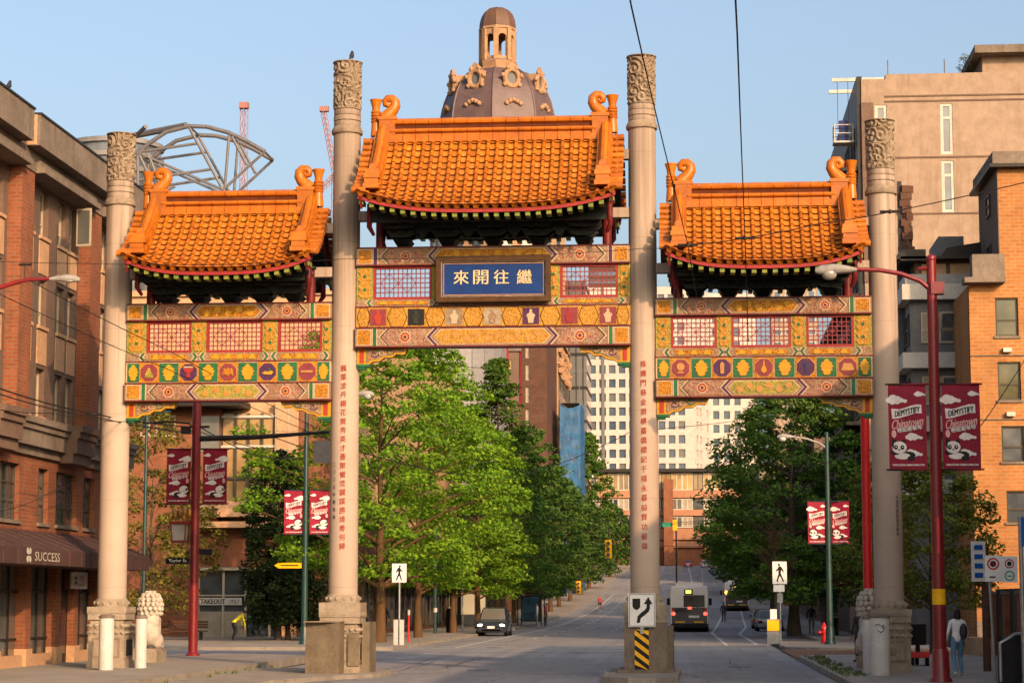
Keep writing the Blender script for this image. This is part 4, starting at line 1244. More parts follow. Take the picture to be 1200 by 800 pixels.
# ---- plaque
b = MB()
x0, x1, z0, z1 = wz(512, 328), wz(646, 328), gz(579, 354.5, YF), gz(579, 301, YF)
pq = thing('name_plaque', ((x0 + x1) / 2, YF - 0.2, z0), 'blue plaque with gold Chinese characters and brown frame hung on the central beam', 'plaque')
yb = YF - 0.06
t = 0.14
b.use(M['plaque_frame']); b.box(x0, x1, yb - 0.2, yb, z0, z0 + t); b.box(x0, x1, yb - 0.2, yb, z1 - t, z1); b.box(x0, x0 + t, yb - 0.2, yb, z0 + t, z1 - t); b.box(x1 - t, x1, yb - 0.2, yb, z0 + t, z1 - t)
b.use(M['orn_or']); 
b.build('frame', pq)
b = MB(); b.use(M['plaque_blue']); b.box(x0 + t - 0.01, x1 - t + 0.01, yb - 0.09, yb - 0.01, z0 + t - 0.01, z1 - t + 0.01); b.build('board', pq)
b = MB(); b.use(M['stone_dark'])
for a, c, d, e in ((x0 + t, x1 - t, z0 + t, z0 + t + 0.03), (x0 + t, x1 - t, z1 - t - 0.03, z1 - t), (x0 + t, x0 + t + 0.03, z0 + t + 0.03, z1 - t - 0.03), (x1 - t - 0.03, x1 - t, z0 + t + 0.03, z1 - t - 0.03)): b.box(a, c, yb - 0.15, yb - 0.091, d, e)
b.build('inner_trim', pq)
b = MB(); b.use(M['gold'])
for a, c, d, e in ((x0 + t + 0.06, x1 - t - 0.06, z0 + t + 0.055, z0 + t + 0.075), (x0 + t + 0.06, x1 - t - 0.06, z1 - t - 0.075, z1 - t - 0.055), (x0 + t + 0.06, x0 + t + 0.08, z0 + t + 0.075, z1 - t - 0.075), (x1 - t - 0.08, x1 - t - 0.06, z0 + t + 0.075, z1 - t - 0.075)): b.box(a, c, yb - 0.098, yb - 0.0901, d, e)
b.build('gold_line', pq)
for ch, px in zip('來開往繼', (541, 564, 588, 615)):
    b = MB(); b.use(M['letter_gold'])
    put_text(b, ch, (wz(px, 325), yb - 0.1, gz(579, 325.5, YF)), EX, EZ, h=0.4, w=0.42, thick=0.005)
    vs = list(b.v); fs = list(b.f); n = len(vs)
    b.v += [v + Vector((0, 0.012, 0)) for v in vs]
    b.f += [tuple(i + n for i in f[::-1]) for f in fs]; b.m += [0] * len(fs)
    b.build('character', pq)
# ------------------------------------------------------------------ buildings
M['brown_brick'] = brickm('brown_brick', (0.40, 0.115, 0.05), (0.30, 0.085, 0.038), (0.28, 0.17, 0.11), 0.30, 0.11, 0.018, grime=(0.12, 0.06, 0.04), gamt=0.5)
M['orange_brick'] = brickm('orange_brick', (0.58, 0.235, 0.07), (0.48, 0.175, 0.048), (0.48, 0.28, 0.13), 0.42, 0.16, 0.03, grime=(0.28, 0.13, 0.06), gamt=0.4)
M['red_brick'] = brickm('red_brick', (0.36, 0.13, 0.06), (0.28, 0.095, 0.045), (0.26, 0.15, 0.1), 0.35, 0.13, 0.016)
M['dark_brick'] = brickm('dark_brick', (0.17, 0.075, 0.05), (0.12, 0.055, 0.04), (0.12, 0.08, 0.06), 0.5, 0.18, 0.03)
M['stucco'] = pm('peach_stucco', (0.70, 0.43, 0.25), (0.61, 0.37, 0.21), 0.8, 0.85, 0.15, 25, grime=(0.3, 0.2, 0.13), gamt=0.35)
M['taupe'] = pm('taupe_stucco', (0.235, 0.155, 0.115), (0.185, 0.12, 0.09), 0.9, 0.85, 0.15, 25, grime=(0.12, 0.09, 0.07), gamt=0.5)
M['conc_old'] = pm('stained_concrete', (0.30, 0.24, 0.19), (0.20, 0.16, 0.125), 0.8, 0.9, 0.25, 18, grime=(0.07, 0.055, 0.045), gamt=0.75)
M['metal_dk'] = pm('dark_metal', (0.05, 0.045, 0.042), (0.035, 0.032, 0.03), 2, 0.5, metal=0.3)
M['glass_dk'] = glass('dark_glass')
M['glass_sky'] = glass('bright_glass', (0.05, 0.06, 0.07), 0.08, 1.0, (0.12, 0.13, 0.13))
M['glass_gold_refl'] = glass('gold_reflection_glass', (0.20, 0.12, 0.045), 0.12, 0.7, (0.36, 0.24, 0.10), 0.25)  # base colour carries the golden reflections in the panes
M['glass_green'] = glass('green_glass', (0.035, 0.037, 0.02), 0.1, 0.6, (0.085, 0.08, 0.04))
M['glass_blue'] = glass('blue_glass', (0.035, 0.055, 0.085), 0.1, 0.8, (0.06, 0.085, 0.12), 0.08)
M['blind'] = pm('window_blind', (0.46, 0.40, 0.30), (0.36, 0.30, 0.21), 1.5, 0.5)
M['frame_dk'] = pm('window_frame_dark', (0.10, 0.085, 0.06), (0.07, 0.06, 0.045), 3, 0.5)
M['frame_lt'] = pm('window_frame_light', (0.60, 0.52, 0.38), (0.5, 0.42, 0.3), 3, 0.5)
M['awning'] = pm('awning_canvas', (0.105, 0.058, 0.05), (0.08, 0.043, 0.038), 1.2, 0.8, 0.1, 8)
M['awning_red'] = pm('awning_red', (0.25, 0.02, 0.03), (0.18, 0.015, 0.02), 1.2, 0.8)
M['white_lt'] = pm('off_white', (0.72, 0.68, 0.60), (0.62, 0.57, 0.5), 1.5, 0.6)
M['steel'] = pm('grey_steel', (0.22, 0.215, 0.225), (0.17, 0.165, 0.175), 1.5, 0.45, metal=0.1)
M['tan_conc'] = pm('tan_concrete', (0.45, 0.33, 0.245), (0.41, 0.30, 0.22), 0.25, 0.9, 0.15, 10, grime=(0.24, 0.17, 0.115), gamt=0.75)
M['dome'] = None
M['terracotta'] = pm('dome_terracotta', (0.55, 0.33, 0.19), (0.43, 0.25, 0.14), 0.8, 0.8, 0.3, 4, grime=(0.25, 0.14, 0.08), gamt=0.5)
M['granite'] = pm('pale_granite', (0.62, 0.55, 0.50), (0.58, 0.51, 0.46), 0.1, 0.7, k=0.68)
M['grey_panel'] = pm('grey_panel', (0.34, 0.33, 0.33), (0.30, 0.29, 0.29), 0.3, 0.45, metal=0.2)
M['bay_grey'] = pm('blue_grey_panel', (0.20, 0.20, 0.205), (0.165, 0.165, 0.17), 0.8, 0.6)
M['copper'] = pm('dome_copper', (0.19, 0.105, 0.07), (0.14, 0.08, 0.06), 0.5, 0.55, grime=(0.10, 0.06, 0.045), gamt=0.6)
def domem():
    m, nt, b = nodes('dome_shingles')
    g = coords(nt)
    s = N(nt, 'ShaderNodeSeparateXYZ'); nt.links.new(g, s.inputs[0])
    w = N(nt, 'ShaderNodeMath', operation='MULTIPLY'); w.inputs[1].default_value = 2.3; nt.links.new(s.outputs[2], w.inputs[0])
    f = N(nt, 'ShaderNodeMath', operation='FRACT'); nt.links.new(w.outputs[0], f.inputs[0])
    col = ramp(nt, f.outputs[0], [(0.0, (0.05, 0.034, 0.034)), (0.25, (0.098, 0.062, 0.062)), (1.0, (0.085, 0.054, 0.054))])
    col = mixc(nt, 1.0, col, ramp(nt, noise(nt, g, 0.6, 6, 0.7), [(0.3, (0.7, 0.7, 0.7)), (0.7, (1.25, 1.2, 1.15))]), 'MULTIPLY')
    nt.links.new(col, b.inputs['Base Color']); b.inputs['Roughness'].default_value = 0.6
    return m
M['dome'] = domem()

class Wall:
    """a facade: origin O, run direction Ud, outward normal Nn; u along, z up, d out"""
    def __init__(s, O, Ud, Nn): s.O, s.U, s.N = Vector(O), Vector(Ud), Vector(Nn)
    def p(s, u, z, d=0.0): return s.O + s.U * u + Vector((0, 0, z)) + s.N * d
    def box(s, b, u0, u1, z0, z1, d0, d1):
        c = s.p((u0 + u1) / 2, (z0 + z1) / 2, (d0 + d1) / 2)
        vs = [s.p(u, z, d) for z in (z0, z1) for u, d in ((u0, d1), (u1, d1), (u1, d0), (u0, d0))]
        fs = [(0, 3, 2, 1), (4, 5, 6, 7), (0, 1, 5, 4), (1, 2, 6, 5), (2, 3, 7, 6), (3, 0, 4, 7)]
        if s.U.cross(Vector((0, 0, 1))).dot(s.N) < 0: fs = [f[::-1] for f in fs]
        return b.add(vs, fs)
    def sheet(s, b, u0, u1, z0, z1, ops, depth=0.25):
        """wall face with openings and their reveals"""
        us = sorted({u0, u1} | {o[0] for o in ops} | {o[1] for o in ops}); us = [u for u in us if u0 <= u <= u1]
        zs = sorted({z0, z1} | {o[2] for o in ops} | {o[3] for o in ops}); zs = [z for z in zs if z0 <= z <= z1]
        flip = s.U.cross(Vector((0, 0, 1))).dot(s.N) < 0
        def q(a):
            b.add(a, [(3, 2, 1, 0)] if flip else [(0, 1, 2, 3)])
        for j in range(len(zs) - 1):
            i = 0
            while i < len(us) - 1:
                inside = lambda k: any(o[0] <= us[k] + 1e-6 and o[1] >= us[k + 1] - 1e-6 and o[2] <= zs[j] + 1e-6 and o[3] >= zs[j + 1] - 1e-6 for o in ops)
                if inside(i): i += 1; continue
                k = i
                while k + 1 < len(us) - 1 and not inside(k + 1): k += 1
                q([s.p(us[i], zs[j]), s.p(us[k + 1], zs[j]), s.p(us[k + 1], zs[j + 1]), s.p(us[i], zs[j + 1])])
                i = k + 1
        for a, c, d, e in [o[:4] for o in ops]:
            q([s.p(a, d, -depth), s.p(c, d, -depth), s.p(c, d, 0), s.p(a, d, 0)])
            q([s.p(a, e, 0), s.p(c, e, 0), s.p(c, e, -depth), s.p(a, e, -depth)])
            q([s.p(a, d, -depth), s.p(a, d, 0), s.p(a, e, 0), s.p(a, e, -depth)])
            q([s.p(c, d, 0), s.p(c, d, -depth), s.p(c, e, -depth), s.p(c, e, 0)])
        return b
    def window(s, parent, u0, u1, z0, z1, depth=0.2, fm=None, gm=None, cols=1, rows=2, fw=0.06, sill=None, splits=None, pane=True):
        fm = fm or M['frame_dk']; gm = gm or M['glass_dk']
        b = MB(); b.use(fm); d0, d1 = -depth - 0.02, -depth + 0.06
        s.box(b, u0, u1, z0, z0 + fw, d0, d1); s.box(b, u0, u1, z1 - fw, z1, d0, d1)
        s.box(b, u0, u0 + fw, z0 + fw, z1 - fw, d0, d1); s.box(b, u1 - fw, u1, z0 + fw, z1 - fw, d0, d1)
        for k in range(1, cols):
            u = u0 + (u1 - u0) * k / cols; s.box(b, u - fw / 2, u + fw / 2, z0 + fw, z1 - fw, d0, d1 - 0.005)
        for k in range(1, rows):
            z = z0 + (z1 - z0) * (splits[k - 1] if splits else k / rows); s.box(b, u0 + fw, u1 - fw, z - fw / 2, z + fw / 2, d0, d1 - 0.01)
        if sill: b.use(sill); s.box(b, u0 - 0.08, u1 + 0.08, z0 - 0.1, z0 + 0.002, -0.1, 0.08)
        w = b.build('window', parent)
        if pane:
            b = MB(); b.use(gm); s.box(b, u0 + fw * 0.5, u1 - fw * 0.5, z0 + fw * 0.5, z1 - fw * 0.5, d0 - 0.02, d0 + 0.03); b.build('pane', w)
        return w

def hull(parent, x0, x1, y0, y1, z0, z1, mat, name='wall'):
    b = MB(); b.use(mat); b.box(x0, x1, y0, y1, z0, z1); return b.build(name, parent)

# ---- brown brick building on the left -----------------------------------------------------------
XB = -19.0
B1 = thing('brick_building', (XB - 6, 60, 0), 'brown brick building with peach window bays and maroon awnings beside the gate', 'building')
W1 = Wall((XB, 0, 0), (0, 1, 0), (1, 0, 0))
Y0, Y1 = 38.2, 72.2
pil = [(45.5, 46.7), (52.8, 54.0), (60.1, 61.3), (67.4, 68.6), (71.2, 72.2)]
hull(B1, XB - 15, XB - 0.75, Y0, Y1, 0, 15.9, M['conc_old'], 'core')
b = MB(); b.use(M['conc_old'])
b.box(XB - 15, XB + 0.05, Y0, Y1 + 0.05, 14.86, 15.12); b.build('cornice', B1)
for y0, y1 in ((Y0, 59.65), (60.25, Y1 + 0.3)):
    b = MB(); b.use(M['conc_old']); b.box(XB - 0.1, XB + 0.45, y0, y1, 15.1, 16.0); b.use(M['metal_dk']); b.box(XB - 0.12, XB + 0.49, y0 - 0.02, y1 + 0.02, 16.0, 16.06); b.build('parapet', B1)
b = MB(); b.use(M['stucco']); b.box(XB - 0.1, XB + 0.36, 60.23, 60.26, 15.12, 16.0); b.build('parapet_lit_tone', B1)  # peach sheet paints the sunlight on the parapet's end face
b = MB(); b.use(M['conc_old'])
for y0, y1 in ((Y0, 60.1), (61.3, 67.4), (68.6, 71.2)): b.box(XB - 0.5, XB + 0.3, y0, y1, 14.5, 14.68); b.box(XB - 0.5, XB + 0.16, y0, y1, 14.68, 14.86)
b.build('soffit_band', B1)
for a, c in pil:                                           # brick piers, full height above the ledge
    b = MB(); b.use(M['brown_brick']); b.box(XB - 0.8, XB, a, c, 7.3, 14.5); b.use(M['conc_old']); b.box(XB - 0.8, XB + 0.04, a - 0.05, c + 0.05, 14.5, 14.86); b.build('pier', B1)
WR = Wall((XB - 0.4, 0, 0), (0, 1, 0), (1, 0, 0))
zw = [(7.55, 9.0), (10.27, 11.72), (12.98, 14.4)]
edges = [(Y0, 45.5), (46.7, 52.8), (54.0, 60.1), (61.3, 67.4), (68.6, 71.2)]
for a, c in edges:
    n = 4 if c - a > 5 else 2
    ws = [(a + (c - a) * (k + 0.5) / n - 0.42, a + (c - a) * (k + 0.5) / n + 0.42) for k in range(n)]
    if a == 61.3: ws = [(61.8, 62.5), (63.2, 64.05), (65.1, 65.95), (66.3, 67.1)]
    if a == 54.0: ws = [(54.6, 55.6), (56.4, 57.4), (58.2, 59.7)]
    ops = [(u0, u1, z0, z1) for u0, u1 in ws for z0, z1 in zw]
    b = MB(); b.use(M['taupe']); WR.sheet(b, a, c, 7.3, 14.5, ops, 0.3)
    wl = b.build('wall', B1)
    for u0, u1 in ws:
        for k, (z0, z1) in enumerate(zw):
            w = WR.window(B1, u0, u1, z0, z1, 0.22, M['frame_lt'], M['glass_dk'] if (k + int(u0)) % 3 else M['blind'], 1, 2, 0.07, M['stucco'], [0.3])
            b = MB(); b.use(M['stucco'])
            zt = zw[k + 1][0] - 0.12 if k < 2 else 0
            if zt: WR.box(b, u0 - 0.05, u1 + 0.05, z1 + 0.12, zt - 0.02, -0.05, 0.03); b.build('spandrel_panel', B1)
for (y, z) in ((66.3, 13.0),):               # casements pushed open
    b = MB(); b.use(M['frame_lt']); b.cbox((XB - 0.25 + 0.32, y, z + 0.75), (0.5, 0.05, 1.2), -0.2); b.use(M['glass_dk']); b.cbox((XB - 0.25 + 0.32, y - 0.01, z + 0.75), (0.4, 0.056, 1.06), -0.2); b.build('open_casement', B1)
b = MB(); b.use(M['conc_old'])                             # ledge over the second floor
for z0, z1, d in ((6.25, 6.5, 0.12), (6.5, 6.95, 0.3), (6.95, 7.12, 0.38), (7.12, 7.3, 0.46)): b.box(XB - 0.7, XB + d, Y0, Y1, z0 + 0.001, z1)
b.build('ledge', B1)
for y in (65.2, 57.8):
    b = MB(); b.use(M['taupe'])
    for z0, z1, d in ((6.2, 6.5, 0.5), (6.5, 6.95, 0.62), (6.95, 7.14, 0.7), (7.14, 7.34, 0.78)): b.box(XB + 0.1, XB + d, y - 1.0, y + 1.0, z0, z1)
    b.build('ledge_bay', B1)
ops = [(40.5, 42.3), (43.4, 45.2), (48.1, 49.9), (51.2, 53.0), (55.6, 57.4), (58.8, 60.6), (62.4, 63.4), (64.2, 66.4), (67.2, 68.4), (69.8, 71.4)]
b = MB(); b.use(M['brown_brick']); W1.sheet(b, Y0, Y1, 3.3, 6.25, [(a, c, 4.35, 5.95) for a, c in ops], 0.25); b.build('wall', B1)
b = MB(); b.use(M['brown_brick']); b.box(XB - 15, XB, Y1 - 0.03, Y1, 0, 14.86); b.build('end_wall', B1)
for a, c in ops: W1.window(B1, a, c, 4.35, 5.95, 0.2, M['frame_dk'], M['glass_dk'], 3 if c - a > 1.3 else 2, 3, 0.05, M['conc_old'])
# shop front
b = MB(); b.use(M['glass_dk']); b.box(XB - 0.34, XB - 0.30, Y0, Y1, 0.3, 3.3); sf = b.build('shop_glazing', B1)
b = MB(); b.use(M['metal_dk'])
for y in [Y0 + 0.9 * k for k in range(38)]: b.box(XB - 0.30, XB - 0.24, y - 0.03, y + 0.03, 0.55, 3.25)
for z in (1.0, 2.35, 3.2): b.box(XB - 0.295, XB - 0.25, Y0, Y1, z - 0.03, z + 0.03)
b.build('shop_mullions', sf)
for a in (41.0, 43.8, 47.0, 49.8, 53.0, 55.8, 58.6, 61.5, 64.5, 66.4, 69.0, 71.6):
    b = MB(); b.use(M['brown_brick']); b.box(XB - 0.4, XB, a, a + 0.5, 0.7, 3.3); b.use(M['stucco']); b.box(XB - 0.4, XB + 0.06, a - 0.04, a + 0.54, 0.18, 0.72); b.build('shop_pier', B1)
b = MB(); b.use(M['stucco']); b.box(XB - 0.5, XB - 0.05, Y0, 64.5, 0.2, 0.55); b.box(XB - 0.5, XB - 0.05, 66.5, Y1, 0.2, 0.55); b.build('stall_riser', B1)
b = MB(); b.use(M['metal_dk']); b.box(XB - 0.29, XB - 0.2, 65.1, 66.38, 0.22, 2.4); b.use(M['glass_dk']); b.box(XB - 0.21, XB - 0.19, 65.25, 66.2, 0.5, 2.25); dr = b.build('shop_door', B1)
b = MB(); b.use(M['steel']); b.tube([(XB - 0.16, 65.35, 1.0), (XB - 0.16, 65.35, 1.6)], 0.025, 6); b.build('handle', dr)
def awning(y0, y1, zt, zb, name_txt):
    b = MB(); b.use(M['awning'])
    xo = XB + 1.6
    P = [(XB, zt), (xo, zb + 0.42), (xo, zb), (XB, zb)]
    b.prism([(p[0], p[1]) for p in P], (0, y1, 0), (1, 0, 0), (0, 0, 1), y1 - y0)
    aw = b.build('awning', B1)
    b = MB(); b.use(M['awning_red']); b.prism([(p[0], p[1]) for p in P], (0, y0 + 0.001, 0), (1, 0, 0), (0, 0, 1), 0.008); b.build('side_panel', aw)
    b = MB(); b.use(M['awning_red']); b.prism([(p[0], p[1]) for p in P], (0, y1 + 0.007, 0), (1, 0, 0), (0, 0, 1), 0.006); b.build('side_panel', aw)
    for k in range(9):
        y = y0 + (y1 - y0) * k / 8
        b = MB(); b.use(M['awning']); b.tube([(XB, y, zt + 0.015), (xo, y, zb + 0.43), (xo + 0.006, y, zb)], 0.02, 4); b.build('rib', aw)
    if name_txt:
        b = MB(); b.use(M['white_lt'])
        put_text(b, name_txt, (xo + 0.012, y0 + (y1 - y0) * 0.78, zb + 0.22), (0, 1, 0), EZ, h=0.24, w=2.3)
        b.build('lettering', aw)
        b = MB(); b.use(M['white_lt']); yc = y0 + (y1 - y0) * 0.60
        for k in range(4):                                  # emblem: four looped petals in a square
            a = k * math.pi / 2
            b.prism([(0.02, 0.02), (0.17, 0.04), (0.2, 0.13), (0.13, 0.2), (0.04, 0.17)], (xo + 0.01, yc, zb + 0.24), (0, math.cos(a), math.sin(a)), (0, -math.sin(a), math.cos(a)), 0.008)
        b.build('emblem', aw)
    return aw
awning(50.8, 60.2, 4.1, 3.05, 'SUCCESS')
awning(60.35, 69.3, 4.1, 3.05, None)
awning(41.3, 50.6, 4.1, 3.05, None)
b = MB(); b.use(M['white_lt']); b.box(XB + 0.3, XB + 0.36, 64.9, 66.6, 2.45, 2.95)
sg_ = b.build('hanging_sign', B1, label='white hanging shop sign with small dark emblem')
b = MB(); b.use(M['letter_black'])
for k in range(4):
    a = k * math.pi / 2
    b.prism([(0.02, 0.02), (0.11, 0.03), (0.13, 0.09), (0.09, 0.13), (0.03, 0.11)], (XB + 0.364, 65.3, 2.7), (0, math.cos(a), math.sin(a)), (0, -math.sin(a), math.cos(a)), 0.004)
b.use(M['letter_red']); put_text(b, '中僑', (XB + 0.366, 65.95, 2.78), (0, 1, 0), EZ, h=0.18); b.use(M['letter_black']); put_text(b, 'SUCCESS', (XB + 0.366, 65.95, 2.57), (0, 1, 0), EZ, h=0.08, w=0.6)
b.build('lettering', sg_)

# ---- mall building across the side street ----------------------------------------------------------
YM = 118.0
def mx(px, py=560, Y=YM): return U(px, py, Y).x
def mz(py, px=270, Y=YM): return U(px, py, Y).z
B2 = thing('mall_building', (-26, YM + 10, 0), 'orange brick and peach mall with glass wall tinted as golden reflections and takeout banner', 'building')
XS = -18.6                                                   # its street side
hull(B2, -48, XS, YM + 0.6, YM + 60, 0, mz(345), M['stucco'])
b = MB(); b.use(M['stucco']); b.box(-48, XS + 0.1, YM + 0.4, YM + 60.1, mz(345), mz(338)); b.build('parapet', B2)
WM = Wall((0, YM + 0.45, 0), (1, 0, 0), (0, -1, 0))
def fr(name, px0, px1, py0, py1, mat, d0, d1, parent=B2):
    b = MB(); b.use(mat); WM.box(b, mx(px0), mx(px1), mz(py1), mz(py0), d0, d1); return b.build(name, parent)
fr('brick_wing', 60, 258, 478, 619, M['red_brick'], -0.3, 0.9)
fr('brick_wing', 60, 169.5, 619.2, 760, M['red_brick'], -0.3, 0.9)
fr('brick_wing', 170, 224.5, 619.2, 663.5, M['red_brick'], -0.3, 0.9)
fr('wing_roof', 56, 290, 472, 479, M['metal_dk'], -0.3, 2.6)
for a, c in ((166, 186), (190, 207)): WM.window(B2, mx(a), mx(c), mz(512), mz(487), -0.88, M['frame_lt'], M['glass_sky'], 2, 1, 0.1)
fr('brick_bay', 350, 397, 470, 760, M['red_brick'], -0.3, 0.5)
fr('stucco_bay', 322, 349.5, 470, 760, M['stucco'], -0.3, 0.6)
b = MB(); b.use(M['frame_lt'])
for p in (324, 337, 348): WM.box(b, mx(p), mx(p) + 0.05, mz(700), mz(480), 0.58, 0.63)
for p in (505, 528, 552, 575): WM.box(b, mx(322), mx(349.5), mz(p), mz(p) + 0.05, 0.58, 0.63)
b.build('panel_joints', B2)
gl = fr('gold_reflection_glazing', 258.5, 321.5, 484, 592, M['glass_gold_refl'], -0.3, 0.3)  # golden reflections painted as the glass colour
for k, px_ in enumerate((258.5, 275, 290, 306, 321)):
    b = MB(); b.use(M['frame_dk']); WM.box(b, mx(px_) - 0.07, mx(px_) + 0.07, mz(592), mz(484), 0.3, 0.42); b.build('mullion', gl)
for py_ in (488, 523, 560):
    b = MB(); b.use(M['white_lt'] if py_ < 530 else M['frame_dk']); WM.box(b, mx(258.5), mx(321.5), mz(py_) - 0.07, mz(py_) + 0.07, 0.31, 0.45); b.build('transom', gl)
fr('dark_panel', 235, 258, 488, 530, M['glass_sky'], 0.89, 0.95)
fr('balcony', 240, 340, 588, 606, M['stucco'], -0.2, 1.6)
fr('canopy', 228, 345, 612, 619, M['stucco'], -0.2, 2.2)
fr('brick_band', 225, 345, 619.5, 664, M['red_brick'], -0.3, 0.95)
fr('wall', 170, 236, 664, 760, M['red_brick'], -0.3, 0.92)
fr('window_lintel', 234, 345, 664.5, 668, M['frame_lt'], -0.3, 1.1)
sh = fr('shop_window', 236, 330, 668, 747, M['glass_dk'], -0.3, 0.7)
for px_ in (235.5, 264, 290, 318):
    b = MB(); b.use(M['frame_lt']); WM.box(b, mx(px_), mx(px_) + 0.11, mz(748), mz(668), 0.7, 0.8); b.build('frame_post', sh)
b = MB(); b.use(M['frame_lt']); WM.box(b, mx(236), mx(318), mz(698), mz(696.5), 0.71, 0.82); b.build('transom', sh)
b = MB(); b.use(M['blind']); WM.box(b, mx(236.5), mx(290), mz(747), mz(716), 0.65, 0.72); b.build('shop_counter', sh)
b = MB(); b.use(M['white_lt']); WM.box(b, mx(238), mx(287), mz(708.5), mz(700), 0.83, 0.86)
tk = b.build('takeout_banner', None, label='long white takeout banner hung across the mall shop window', cat='banner')
b = MB(); b.use(M['letter_black']); p = WM.p((mx(238) + mx(269)) / 2, mz(704.3), 0.868); put_text(b, 'TAKEOUT', p, EX, EZ, h=0.26, w=1.35, thick=0.01); p = WM.p((mx(271) + mx(286)) / 2, mz(704.3), 0.868); put_text(b, 'ONLY', p, EX, EZ, h=0.24, w=0.6); b.build('lettering', tk)
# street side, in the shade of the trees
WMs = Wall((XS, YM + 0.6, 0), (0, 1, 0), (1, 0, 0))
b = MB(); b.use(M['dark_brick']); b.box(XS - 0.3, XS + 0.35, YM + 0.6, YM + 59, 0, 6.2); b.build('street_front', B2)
for k in range(11):
    b = MB(); b.use(M['glass_dk']); WMs.box(b, 2 + 5.2 * k, 5.8 + 5.2 * k, 0.4, 3.6, 0.3, 0.39); g = b.build('shop_window', B2)
    for u in (2, 3.9, 5.8):
        b = MB(); b.use(M['frame_dk']); WMs.box(b, u + 5.2 * k - 0.06, u + 5.2 * k + 0.06, 0.4, 3.6, 0.39, 0.47); b.build('mullion', g)
b = MB(); b.use(M['metal_dk']); WMs.box(b, 0, 58, 3.9, 4.4, 0.3, 2.6); b.build('street_canopy', B2)
# ---- rooftop steel truss ------------------------------------------------------------------------
YT = 128.0
tr = thing('roof_truss', (mx(200, 300, YT), YT, mz(345)), 'grey tubular steel bow truss rising above the mall roof', 'truss')
def tp(zx, zy, dy=0.0): return U(80 + zx / 4.8, 110 + zy / 4.8, YT) + Vector((0, dy, 0))
arcp = [(390, 340), (450, 282), (550, 215), (680, 182), (780, 186), (900, 218), (1000, 265), (1105, 325)]
for dy in (0, 2.6):
    b = MB(); b.use(M['steel']); b.tube([tp(a, c, dy) for a, c in arcp], 0.13, 8); b.build('bow_chord', tr, smooth=50)
    for q in (((1105, 325), (875, 535)), ((680, 190), (870, 540)), ((905, 225), (880, 530)), ((920, 240), (1005, 400)), ((400, 335), (870, 540)), ((415, 325), (722, 280)), ((400, 485), (800, 425)), ((390, 340), (392, 900)), ((400, 345), (500, 560)), ((600, 520), (400, 620)), ((875, 535), (875, 900)), ((450, 340), (500, 470))):
        b = MB(); b.use(M['steel']); b.tube([tp(*q[0], dy), tp(*q[1], dy)], 0.09, 7); b.build('strut', tr, smooth=50)
for a, c in (arcp[0], arcp[3], arcp[5], arcp[7], (875, 535)):
    b = MB(); b.use(M['steel']); b.tube([tp(a, c), tp(a, c, 2.6)], 0.07, 7); b.build('cross_tube', tr, smooth=50)
# drum-shaped glazed roof left of the truss
rd = thing('rooftop_pavilion', (mx(105, 200, 132), 134, mz(345)), 'glazed rooftop pavilion with pale curved metal bands left of the bow truss', 'pavilion')
cx_, zt_, zb_ = mx(135, 180, 134), mz(165, 130, 131), mz(345)
for k, z in enumerate((zt_, zt_ - 0.9, zt_ - 1.8, zt_ - 2.7, zt_ - 3.6)):
    b = MB(); b.use(M['grey_panel'])
    b.lathe([(3.0, 0), (3.1, 0.02), (3.1, 0.3), (3.0, 0.34)], (cx_, 134, z), 28); b.build('curved_band', rd, smooth=40)
b = MB(); b.use(M['glass_sky']); b.lathe([(2.9, zb_), (2.9, zt_ + 0.05)], (cx_, 134, 0), 28); b.build('glazing', rd, smooth=40)
b = MB(); b.use(M['steel']); b.tube([(cx_, 132, zt_ + 0.2), (cx_ + 6.0, 128, mz(147, 222, YT))], 0.2, 6); b.tube([(cx_, 133, zt_ - 0.8), (cx_ + 3.5, 128, zt_ + 0.2)], 0.14, 6); b.build('tie_beam', rd)
# ---- cranes ---------------------------------------------------------------------------------------
M['crane'] = pm('crane_red', (0.50, 0.20, 0.17), (0.42, 0.24, 0.22), 1.2, 0.6)
def mast(parent, name, p, q, w, n):
    b = MB(); b.use(M['crane']); p, q = Vector(p), Vector(q)
    d = (q - p).normalized(); s = d.orthogonal().normalized(); t = d.cross(s)
    cs = [(s * a + t * c) * w for a, c in ((-1, -1), (1, -1), (1, 1), (-1, 1))]
    for c in cs: b.tube([p + c, q + c], 0.09, 4)
    for k in range(n):
        a, e = p + (q - p) * (k / n), p + (q - p) * ((k + 1) / n)
        for i in range(4): b.tube([a + cs[i], e + cs[(i + 1) % 4]], 0.05, 4)
    return b.build(name, parent)
YC = 420.0
c1 = thing('tower_crane', (U(286, 300, YC).x, YC, zr(YC)), 'pale red lattice crane mast standing behind the bow truss', 'crane')
mast(c1, 'mast', (U(286, 400, YC).x, YC, zr(YC)), U(286, 128, YC), 0.55, 40)
b = MB(); b.use(M['crane']); p = U(286, 124, YC); b.cbox(p, (1.8, 1.6, 1.2)); b.build('head', c1)
c2 = thing('tower_crane', (U(391, 300, YC).x, YC, zr(YC)), 'red lattice crane jib leaning up beside the tall column', 'crane')
mast(c2, 'mast', (U(393, 400, YC).x, YC, zr(YC)), U(393, 205, YC), 0.55, 34)
mast(c2, 'jib', U(393, 207, YC), U(379, 130, YC), 0.4, 12)
mast(c2, 'counter_jib', U(393, 205, YC), U(376, 222, YC), 0.4, 5)
b = MB(); b.use(M['crane']); b.cbox(U(380, 128, YC), (1.8, 1.2, 1.0)); b.build('head', c2)
